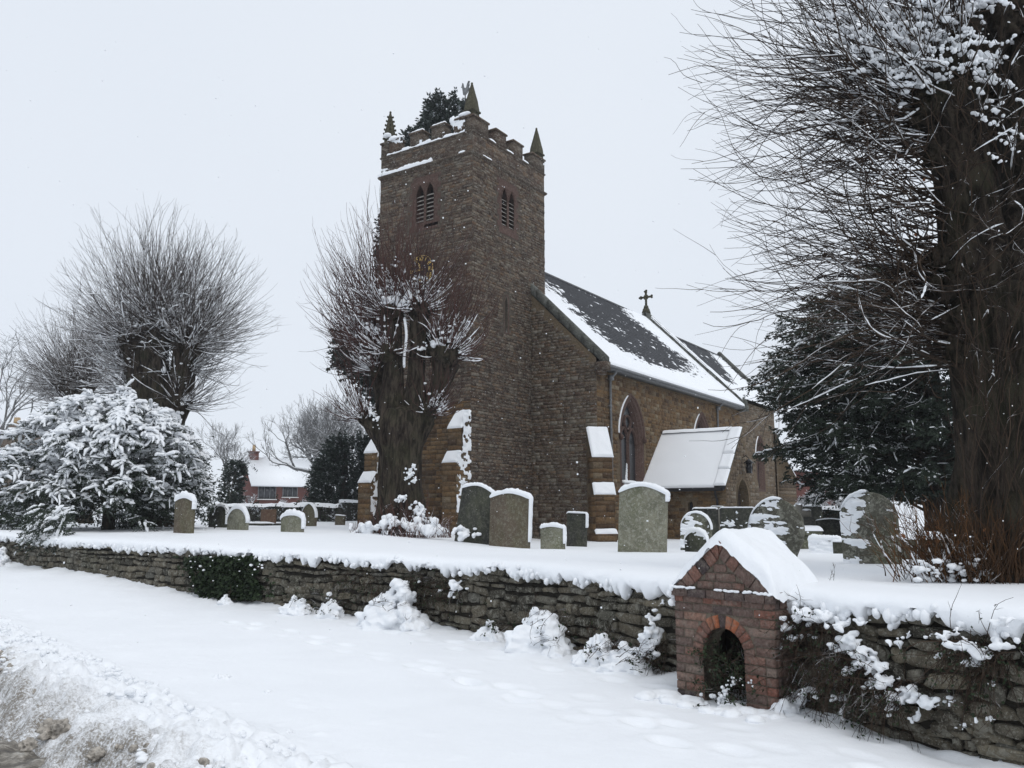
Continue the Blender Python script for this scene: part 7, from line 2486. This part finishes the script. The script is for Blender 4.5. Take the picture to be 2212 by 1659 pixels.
# ---------------------------------------------------------------- houses
def house(name, label, p0, p1, eave, ridge, depth, mat, chim=None, wins=(), ez=0.0):
    """p0, p1: ground ends of the front wall (x, y)"""
    p0 = np.array(p0, float); p1 = np.array(p1, float); L = np.linalg.norm(p1 - p0); d = (p1 - p0) / L
    root = empty(name, (p0[0], p0[1], ez), math.atan2(d[1], d[0])); tag(root, label, 'house')
    mb = MB()
    V = [(0, 0, -1), (L, 0, -1), (L, 0, eave), (0, 0, eave), (0, depth, -1), (L, depth, -1), (L, depth, eave), (0, depth, eave), (0, depth / 2, ridge), (L, depth / 2, ridge)]
    mb.add(V, [(0, 1, 2, 3), (5, 4, 7, 6)]); mb.t3.append(np.array([(3, 8, 7), (2, 6, 9)]))
    mb.q.append(np.array([(4, 0, 3, 7), (1, 5, 6, 2)])); mb.build('wall', mat, root)
    sl = (ridge - eave) / (depth / 2); ov = .35
    mb = MB(); mb.box((L / 2, -.12, eave - .06), (L + .5, .14, .16)); mb.build('gutter', M['iron'], root)
    rf = None
    for sg in (1, -1):
        y0 = -ov if sg > 0 else depth + ov; z0 = eave - ov * sl
        P = [(-.25, y0, z0 + .03), (L + .25, y0, z0 + .03), (L + .25, depth / 2, ridge + .03), (-.25, depth / 2, ridge + .03), (-.25, y0, z0 + .2), (L + .25, y0, z0 + .2), (L + .25, depth / 2, ridge + .22), (-.25, depth / 2, ridge + .22)]
        mb = MB(); mb.add(P, BOXF); mb.build('roof_snow' if sg > 0 else 'back_roof_snow', M['snow'], root)
    if chim:
        cx, cw, ch = chim
        mb = MB(); mb.box((cx, depth / 2, ridge + ch / 2 - .4), (cw, cw * .8, ch + .8)); mb.box((cx, depth / 2, ridge + ch + .06), (cw * 1.2, cw, .14)); c = mb.build('chimney', mat, root)
        mb = MB(); mb.box((cx, depth / 2, ridge + ch + .5), (cw * .34, cw * .34, .8), .5, 0, .8); mb.build('chimney_pot', M['pot'], c)
    for (wx, wz, ww, wh, np_) in wins:
        mb = MB(); mb.box((wx, -.02, wz), (ww + .12, .12, wh + .12)); w = mb.build('window', M['lead'], root)
        for k in range(np_):
            mb = MB(); mb.box((wx - ww / 2 + (k + .5) * ww / np_, -.07, wz), (ww / np_ - .07, .05, wh)); mb.build('pane', M['glass'], w)
        mb = MB(); mb.box((wx, -.1, wz - wh / 2 - .1), (ww + .3, .2, .08)); mb.build('sill', M['white_paint'], w)
a = at(546, 1045, 92); b = at(684, 1045, 96)
s_ = mpp(92)
house('brick_house', 'red brick house with snowy roof and brick chimney beyond the churchyard hedge', a[:2], b[:2], a[2], a[2] + 2.9, 6.5, M['house_brick'], (.9, .95, .75), [(1.6, a[2] - .95, 1.9, 1.3, 3), (4.2, a[2] - .85, 1.6, 1.0, 3)])
a = at(-90, 918, 62); b = at(40, 918, 63)
house('stone_house', 'flat topped brown stone house with a buff chimney pot, beyond the snowy yew', a[:2], b[:2], a[2] - .3, a[2] - .1, 6, M['far_stone'], None)
h_ = bpy.data.objects['stone_house']
c = at(18, 918, 62)
mb = MB(); mb.box((c[0] - a[0], .6, c[2] - .1), (1.1, .7, .6)); ch_ = mb.build('chimney', M['far_stone'], h_)
mb = MB(); mb.box((c[0] - a[0], .6, c[2] + .45), (.42, .42, .55), .5, 0, .8); mb.build('chimney_pot', M['pot'], ch_)
# brick chimney stack of a house hidden behind the yew
a = at(1704, 1000, 75); b = at(1800, 1000, 80)
house('cottage', 'brick cottage with tall chimney glimpsed behind the chancel and yew', a[:2], b[:2], at(1720, 985, 75)[2] - 1.2, at(1720, 985, 75)[2] - .2, 5, M['house_brick'], (1.1, .75, 2.2))

# ================================================================ PLANTS ON AND AGAINST THE WALL
def wall_pt(px, row, out=.05):
    """point on the wall face seen at this pixel"""
    r = ray(px, row)
    ss = np.linspace(S_A - 1, S_B + 4, 3000)
    p = wxy(ss)
    k = np.argmin(np.abs(p[:, 0] * r[1] - p[:, 1] * r[0]) + (p[:, 1] < 1) * 99)
    t = p[k, 1] / r[1]
    nn = wnorm(ss[k:k + 1])[0]
    q = np.array([0, 0, EYE]) + r * t
    q[:2] -= nn * out
    return q, nn
def ivy_patch():
    q0, nn = wall_pt(498, 1240)
    root = empty('ivy', tuple(q0)); tag(root, 'dense dark ivy curtain hanging down the churchyard wall', 'ivy')
    lm, sn = MB(), MB()
    Q, D = [], []
    for k in range(3600):
        row = RNG.uniform(1199, 1290)
        f = (row - 1199) / 91
        cxp = 494 + 20 * f; hw = 80 - 14 * f if RNG.random() < .93 else 100
        px = cxp + RNG.uniform(-1, 1) * hw
        if fbm(np.array([px * .04]), np.array([row * .04]), 0, 3, 5)[0] < -.25 and abs(px - cxp) > hw * .55: continue
        Q.append((px, row))
    P = np.array([wall_pt(px, row, RNG.uniform(.07, .2))[0] for px, row in Q[:2600]])
    n = len(P)
    d = norm(np.column_stack([RNG.normal(-nn[0], .6, n), RNG.normal(-nn[1], .6, n), RNG.normal(-.9, .4, n)]))
    V, F = leaf_arrays(P - q0, d, RNG.uniform(.05, .1, n), RNG.uniform(.045, .085, n), RNG); lm.add(V, F, np.repeat(RNG.random(n), 4))
    o = lm.build('leaves', M['ivy'], root); o['kind'] = 'stuff'
    for k in range(18):
        px, row = RNG.uniform(430, 590), RNG.uniform(1200, 1255)
        p = wall_pt(px, row, .22)[0] - q0; r = RNG.uniform(.01, .028); add_blob(sn, p, (r * 1.2, r, r * .8), 1, .4, 2, k)
    sn.build('snow_clots', M['snow_lump'], root, True)['kind'] = 'stuff'
ivy_patch()

def bramble(name, label, cpts, nst, L, blobs, leafn=0, voxel=.0125, cat='bramble', stem_mat='bramble', gravity=.9, r_st=.004, out=.12):
    """cpts: picture points on the wall face; blobs: (px,row,rx px,rz px,count)"""
    q0, nn = wall_pt(*cpts[0])
    root = empty(name, tuple(q0)); tag(root, label, cat)
    st, d = [], []
    for k in range(nst):
        c = cpts[RNG.integers(0, len(cpts))]
        q, n2 = wall_pt(c[0] + RNG.normal(0, 14), c[1] + RNG.normal(0, 10), out)
        st.append(q); d.append(np.array([-n2[0] * .7 + RNG.normal(0, .5), -n2[1] * .7 + RNG.normal(0, .5), RNG.normal(-.35, .5)]))
    P = gen_twigs(np.array(st), np.array(d), L * RNG.uniform(.4, 1.1, nst), 9, -gravity, .14, gravity)
    tw = MB(); add_tubes(tw, P - q0, twig_radii(P, r_st, r_st * .35), 3, RNG.random(nst))
    S2, _ = side_twigs(P, 3.0, .35, .8); add_tubes(tw, S2 - q0, twig_radii(S2, r_st * .55, r_st * .25), 3, RNG.random(len(S2)))
    o = tw.build('stems', M[stem_mat], root); o['kind'] = 'stuff'
    if leafn:
        lm = MB(); j = RNG.integers(0, len(S2), leafn); k = RNG.integers(0, S2.shape[1], leafn)
        V, F = leaf_arrays(S2[j, k] - q0, norm(RNG.normal(size=(leafn, 3)) + [0, 0, -.3]), RNG.uniform(.02, .04, leafn), RNG.uniform(.012, .024, leafn), RNG); lm.add(V, F, np.repeat(RNG.random(leafn), 4))
        o = lm.build('leaves', M['ivy'], root); o['kind'] = 'stuff'
    sn = MB()
    i = 0
    for (px, row, rx, rz, cnt) in blobs:
        for k in range(int(cnt * 2.2)):
            q, n2 = wall_pt(px + RNG.normal(0, rx * .5), row + RNG.normal(0, rz * .5), out + RNG.uniform(.0, .16))
            r = max(.011, mpp(q[1]) * min(rx, rz) * RNG.uniform(.2, .58)); i += 1
            add_blob(sn, q - q0, (r * RNG.uniform(.9, 1.5), r, r * RNG.uniform(.65, .95)), 2, .5, 2.3, i)
    if sn.n:
        ob = sn.build('snow_load', M['snow_lump'], root, True); fuse(ob, voxel, 1)
        ob['kind'] = 'stuff'
    return root
bramble('bramble_tangle', 'snow laden bramble tangle spilling down the wall right of the well house', [(1760, 1330), (1800, 1360), (1850, 1400), (1900, 1440), (1760, 1420), (1820, 1460), (1740, 1480), (1960, 1480)], 330, .55,
        [(1760, 1325, 34, 16, 16), (1800, 1330, 30, 16, 14), (1735, 1350, 22, 12, 9), (1850, 1345, 22, 14, 9), (1720, 1400, 20, 9, 8), (1760, 1372, 30, 9, 10), (1860, 1385, 26, 18, 13), (1890, 1410, 26, 16, 13), (1915, 1435, 26, 14, 12), (1940, 1465, 32, 14, 14), (1985, 1500, 40, 14, 16), (2040, 1510, 26, 14, 10), (1990, 1478, 26, 10, 9), (1870, 1440, 14, 12, 7), (1900, 1340, 14, 10, 5), (1960, 1385, 12, 10, 5), (1985, 1370, 10, 8, 4), (1780, 1490, 12, 14, 6), (1720, 1470, 8, 12, 4), (1840, 1500, 14, 10, 6), (1855, 1530, 9, 12, 4), (1960, 1520, 12, 16, 6), (2010, 1540, 10, 14, 5), (1745, 1530, 8, 16, 4), (1700, 1500, 10, 10, 4), (1930, 1500, 8, 14, 4)], 900)
bramble('bramble_tangle', 'bramble with clots of snow at the far right of the wall', [(2080, 1380), (2130, 1390), (2180, 1410), (2140, 1440)], 130, .45,
        [(2060, 1370, 22, 10, 8), (2110, 1390, 26, 14, 12), (2150, 1405, 24, 14, 11), (2190, 1385, 22, 14, 10), (2130, 1425, 20, 12, 8), (2095, 1360, 18, 9, 6), (2060, 1410, 14, 8, 5), (2195, 1340, 24, 12, 8), (2160, 1545, 14, 8, 5), (2110, 1560, 12, 7, 4), (2175, 1470, 8, 8, 3), (2090, 1510, 8, 8, 3)], 350)
bramble('bramble_tangle', 'twiggy bush with tall snow clumps tucked against the well house left side', [(1440, 1400), (1430, 1450), (1445, 1470)], 150, .4,
        [(1442, 1330, 10, 16, 7), (1436, 1370, 16, 20, 12), (1428, 1400, 18, 16, 11), (1418, 1430, 14, 14, 8), (1440, 1480, 10, 14, 6), (1405, 1445, 16, 9, 7), (1452, 1300, 6, 8, 3)], 300)
bramble('bramble_tangle', 'dark creeper strands dangling from the snow lip at the middle of the wall', [(960, 1262), (930, 1258), (985, 1280), (900, 1256), (810, 1250), (760, 1246)], 200, .42,
        [(1000, 1262, 12, 12, 7), (990, 1280, 9, 8, 4), (965, 1275, 6, 8, 3), (925, 1255, 6, 6, 3), (1010, 1275, 7, 9, 3)], 900, out=.07)

def snow_shrub(label, cx_, row, wpx, hpx, n, Ydepth=None, twigs=40, seed=0, leaf=60):
    q, nn = wall_pt(cx_, row, .28)
    z0 = gv(q[0], q[1]); q[2] = z0
    root = empty('snow_buried_shrub', tuple(q)); tag(root, label, 'shrub', 'snow buried shrubs along the wall foot')
    m = mpp(q[1]); W, H = wpx * m / 2, hpx * m
    rg = np.random.default_rng(seed)
    sn = MB()
    tdir = np.array([nn[1], -nn[0]])
    if tdir[0] < 0: tdir = -tdir
    for k in range(n * 4):
        u = rg.uniform(-1, 1); v = rg.random() ** 1.3 * (1 - abs(u) ** 1.8) * (.75 + .5 * vnoise(u * 3 + seed, 0, 0, seed)) ; f = rg.uniform(-.35, .5)
        r = min(W, H) * rg.uniform(.07, .19)
        c = np.array([tdir[0] * u * W - nn[0] * (W * .8 * f * (1 - v * .6)), tdir[1] * u * W - nn[1] * (W * .8 * f * (1 - v * .6)), v * H * .92])
        add_blob(sn, c, (r * rg.uniform(.8, 1.3), r * rg.uniform(.8, 1.2), r * rg.uniform(.6, .95)), 2, .5, 2.3, seed + k)
    add_blob(sn, (-nn[0] * W * .2, -nn[1] * W * .2, H * .1), (W * .8, W * .5, H * .38), 3, .6, 3.0, seed)
    ob = sn.build('snow_mass', M['snow_lump'], root, True); fuse(ob, .014, 1)
    nst = twigs
    st = np.column_stack([rg.uniform(-W, W, nst) * tdir[0], rg.uniform(-W, W, nst) * tdir[1], rg.uniform(.05, H * .7, nst)])
    P = gen_twigs(st, norm(np.column_stack([rg.normal(tdir[0] * .8, .5, nst), rg.normal(tdir[1] * .8, .5, nst), rg.normal(.5, .4, nst)])), rg.uniform(.15, .45, nst), 7, .0, .12, .6, rg)
    tw = MB(); add_tubes(tw, P, twig_radii(P, .004, .0015, rg), 3, rg.random(nst)); S2, _ = side_twigs(P, 3, .4, .8, rg); add_tubes(tw, S2, twig_radii(S2, .0022, .001, rg), 3, rg.random(len(S2)))
    o = tw.build('stems', M['bramble'], root); o['kind'] = 'stuff'
    if leaf:
        lm = MB(); j = rg.integers(0, len(S2), leaf); V, F = leaf_arrays(S2[j, 2], norm(rg.normal(size=(leaf, 3))), rg.uniform(.03, .05, leaf), rg.uniform(.02, .03, leaf), rg); lm.add(V, F, np.repeat(rg.random(leaf), 4)); o = lm.build('leaves', M['ivy'], root); o['kind'] = 'stuff'
snow_shrub('largest snow mound burying a bush against the middle of the wall', 885, 1300, 165, 96, 46, twigs=70, seed=11)
snow_shrub('spiky snow covered bush between the big mound and the well house', 1212, 1350, 150, 108, 46, twigs=60, seed=12)
snow_shrub('narrow snow mound between the two biggest snowed bushes', 1090, 1350, 76, 52, 18, twigs=16, seed=13)
snow_shrub('rounded snow mound at the foot of the ivy', 672, 1285, 76, 48, 20, twigs=12, seed=14)
snow_shrub('leafy snow clump beside the buttress like thickening of the wall', 745, 1300, 66, 56, 18, twigs=26, seed=15)
snow_shrub('twiggy snow clump left of the well house corner', 1335, 1395, 110, 62, 30, twigs=60, seed=16)
snow_shrub('tiny snow bump just left of the ivy foot', 520, 1278, 40, 22, 10, twigs=4, seed=17, leaf=0)
snow_shrub('snow heap at the far end of the wall under the yew', 20, 1190, 90, 48, 18, twigs=20, seed=18)
snow_shrub('low snow heap banked against the well house left corner', 1400, 1440, 120, 60, 30, twigs=30, seed=19)

# greenery growing inside the well opening
def well_plant():
    q0 = well_pt(.47, .15, 0)
    root = empty('well_plant', tuple(q0)); tag(root, 'dark leafy weeds filling the arched opening of the well house', 'plant')
    n = 120
    st = np.array([well_pt(RNG.uniform(.34, .72), RNG.uniform(-.02, .38), RNG.uniform(-.05, .4)) for _ in range(n)])
    P = gen_twigs(st, norm(RNG.normal(size=(n, 3)) * [.6, .6, .4] + [-.1, -.25, .5]), RNG.uniform(.15, .42, n), 8, -.2, .12, .9)
    # keep the stems within the opening
    tw = MB(); add_tubes(tw, P - q0, twig_radii(P, .0035, .0015), 3, RNG.random(n)); S2, _ = side_twigs(P, 4, .4, .7); add_tubes(tw, S2 - q0, twig_radii(S2, .002, .001), 3, RNG.random(len(S2)))
    o = tw.build('stems', M['bramble'], root); o['kind'] = 'stuff'
    lm = MB(); m = 1700; j = RNG.integers(0, len(S2), m); k = RNG.integers(0, 5, m)
    V, F = leaf_arrays(S2[j, k] - q0, norm(RNG.normal(size=(m, 3)) + [0, 0, .2]), RNG.uniform(.018, .045, m), RNG.uniform(.01, .024, m), RNG); lm.add(V, F, np.repeat(RNG.random(m), 4))
    o = lm.build('leaves', M['ivy'], root); o['kind'] = 'stuff'
    sn = MB()
    for (x, z, r, c) in ((.52, .06, .04, 14), (.57, .14, .035, 12), (.62, .2, .025, 8), (.72, .27, .02, 5), (.8, .24, .02, 5), (.36, .02, .05, 8)):
        for k in range(c):
            add_blob(sn, well_pt(x + RNG.normal(0, r), -.07 + RNG.normal(0, .04), z + RNG.normal(0, r)) - q0, r * RNG.uniform(.25, .6), 1, .5, 2.3, k)
    sn.build('snow_clots', M['snow_lump'], root, True)['kind'] = 'stuff'
well_plant()
# snow mounded round the foot of the well house
sn = MB()
for k in range(60):
    x = RNG.uniform(-.15, 1.15); r = RNG.uniform(.02, .07)
    p = well_pt(x, -.04 - abs(RNG.normal(0, .16)), 0); p[2] = gv(p[0], p[1]) + .01
    add_blob(sn, p, (r * 1.5, r * 1.3, r * .8), 2, .4, 2, k)
for k in range(30):
    p = well_pt(1.0 + RNG.uniform(0, .15), RNG.uniform(0, .5), 0); p[2] = gv(p[0], p[1]) + .03 + RNG.uniform(0, .12) ; r = RNG.uniform(.03, .06)
    add_blob(sn, p, (r, r, r * 1.2), 2, .4, 2, k)
o = sn.build('snow_drift', M['snow_lump'], None, True); fuse(o, .015, 1); tag(o, kind='stuff')
# dry stalks poking from the snow right of the well house
st = np.array([at(px, row, 8.2) for px, row in ((1706, 1262), (1714, 1268), (1792, 1262), (1796, 1268), (1800, 1255), (1788, 1270))])
P = gen_twigs(st - [0, 0, .05], np.tile([0, 0, 1.0], (6, 1)), np.array([.12, .06, .2, .16, .22, .12]), 7, 0, .08); tw = MB(); add_tubes(tw, P - st[3], twig_radii(P, .003, .0015), 3, RNG.random(6)); S2, _ = side_twigs(P, 6, .3, .6); add_tubes(tw, S2 - st[3], twig_radii(S2, .002, .001), 3, RNG.random(len(S2)))
o = tw.build('dry_stalks', M['bramble'], None); o.location = tuple(st[3]); tag(o, 'few dry weed stalks poking through snow on the wall top', 'weeds')

# loose chunks of ploughed snow and dirt clods on the bank
cr = np.random.default_rng(61)
clod_m = mat_plain('dirty snow clod', (.36, .33, .29), .85, nscale=30, var=.75, bumpd=.03)
def bank_z(x, y): 
    return -1.0
for k, (px, row, r, dirty) in enumerate([(65, 1492, .10, 1), (118, 1577, .12, 1), (250, 1580, .08, 1), (30, 1450, .07, 1), (200, 1530, .11, 0), (300, 1490, .12, 0), (160, 1500, .08, 0), (420, 1560, .11, 0), (350, 1620, .1, 0), (95, 1530, .09, 0), (240, 1440, .09, 0), (480, 1470, .1, 0), (540, 1620, .1, 0), (210, 1630, .08, 1), (300, 1600, .07, 0), (60, 1610, .07, 1), (130, 1460, .08, 0), (420, 1420, .07, 0), (580, 1500, .06, 0), (620, 1590, .07, 0)]):
    Yk = 1.82 * FPX / (row - HOR)
    p = at(px, row, Yk)
    mb = MB(); r *= .72; add_blob(mb, (0, 0, 0), (r * cr.uniform(.9, 1.4), r * cr.uniform(.8, 1.2), r * cr.uniform(.6, .9)), 3, .75, 2.4, k + 5)
    o = mb.build('snow_chunk', clod_m if dirty else M['snow_lump'], None, True); o.location = (p[0], p[1], p[2] + .0); o.rotation_euler = (0, 0, cr.uniform(0, 6))
    tag(o, ('dirty brown clod of ploughed snow on the slushy roadside' if dirty else 'clean white chunk of ploughed snow on the roadside bank'), 'snow chunk', 'dirty clods along the road' if dirty else 'white chunks on the bank')

for nm, mt, nn, lo, hi in (('slush_crumbs', clod_m, 350, -1.5, -.6), ('snow_crumbs', M['snow_lump'], 900, -1.1, .05)):
    mb = MB()
    tt = cr.uniform(-.5, 12.5, nn); dd = cr.uniform(lo, hi, nn)
    xy = BL0[None] + np.outer(tt, [.667, -.75]) + np.outer(dd, BLN)
    zz = g_verge(xy[:, 0], xy[:, 1]) + np.where(dd < -.9, -.1 + (dd + .9) * .35, .06 + .07 * np.exp(-((dd + .4) / .35) ** 2)) - .02
    rr_ = cr.uniform(.008, .04, (nn, 1)) ** 1.0 * cr.uniform(.6, 1.3, (nn, 3))
    add_blobs(mb, np.column_stack([xy, zz]), rr_ * [[1, 1, .75]], 1, cr.random(nn))
    o = mb.build(nm, mt, None); tag(o, kind='stuff')

# ================================================================ FALLING SNOW
fl = MB()
n = 2600
Yf = RNG.uniform(3.2, 26, n)
C = np.column_stack([RNG.uniform(-.66, .66, n) * Yf, Yf, EYE + RNG.uniform(-.16, .62, n) * Yf])
C = C[C[:, 2] > -.5]
q = wxy(np.array([s_at_y(10)]))
V, F = ICO[0]
r = RNG.uniform(.002, .0052, len(C))
P = C[:, None, :] + V[None] * r[:, None, None] * RNG.uniform(.6, 1.3, (len(C), 1, 3))
fl.add(P.reshape(-1, 3), (F[None] + (np.arange(len(C)) * len(V))[:, None, None]).reshape(-1, 3))
o = fl.build('falling_snow', M['snow'], None); tag(o, kind='stuff')

# ================================================================ HAZE OF FALLING SNOW
hz = MB(); hz.box((0, 70, 14), (320, 190, 34))
hm = bpy.data.materials.new('snowy air'); hm.use_nodes = True
ht = hm.node_tree; ht.nodes.clear()
ho = ht.nodes.new('ShaderNodeOutputMaterial'); hv = ht.nodes.new('ShaderNodeVolumePrincipled')
hv.inputs['Color'].default_value = (.93, .95, 1, 1); hv.inputs['Density'].default_value = 0.0006
ht.links.new(hv.outputs[0], ho.inputs['Volume'])
o = hz.build('haze', hm, None); tag(o, kind='stuff')
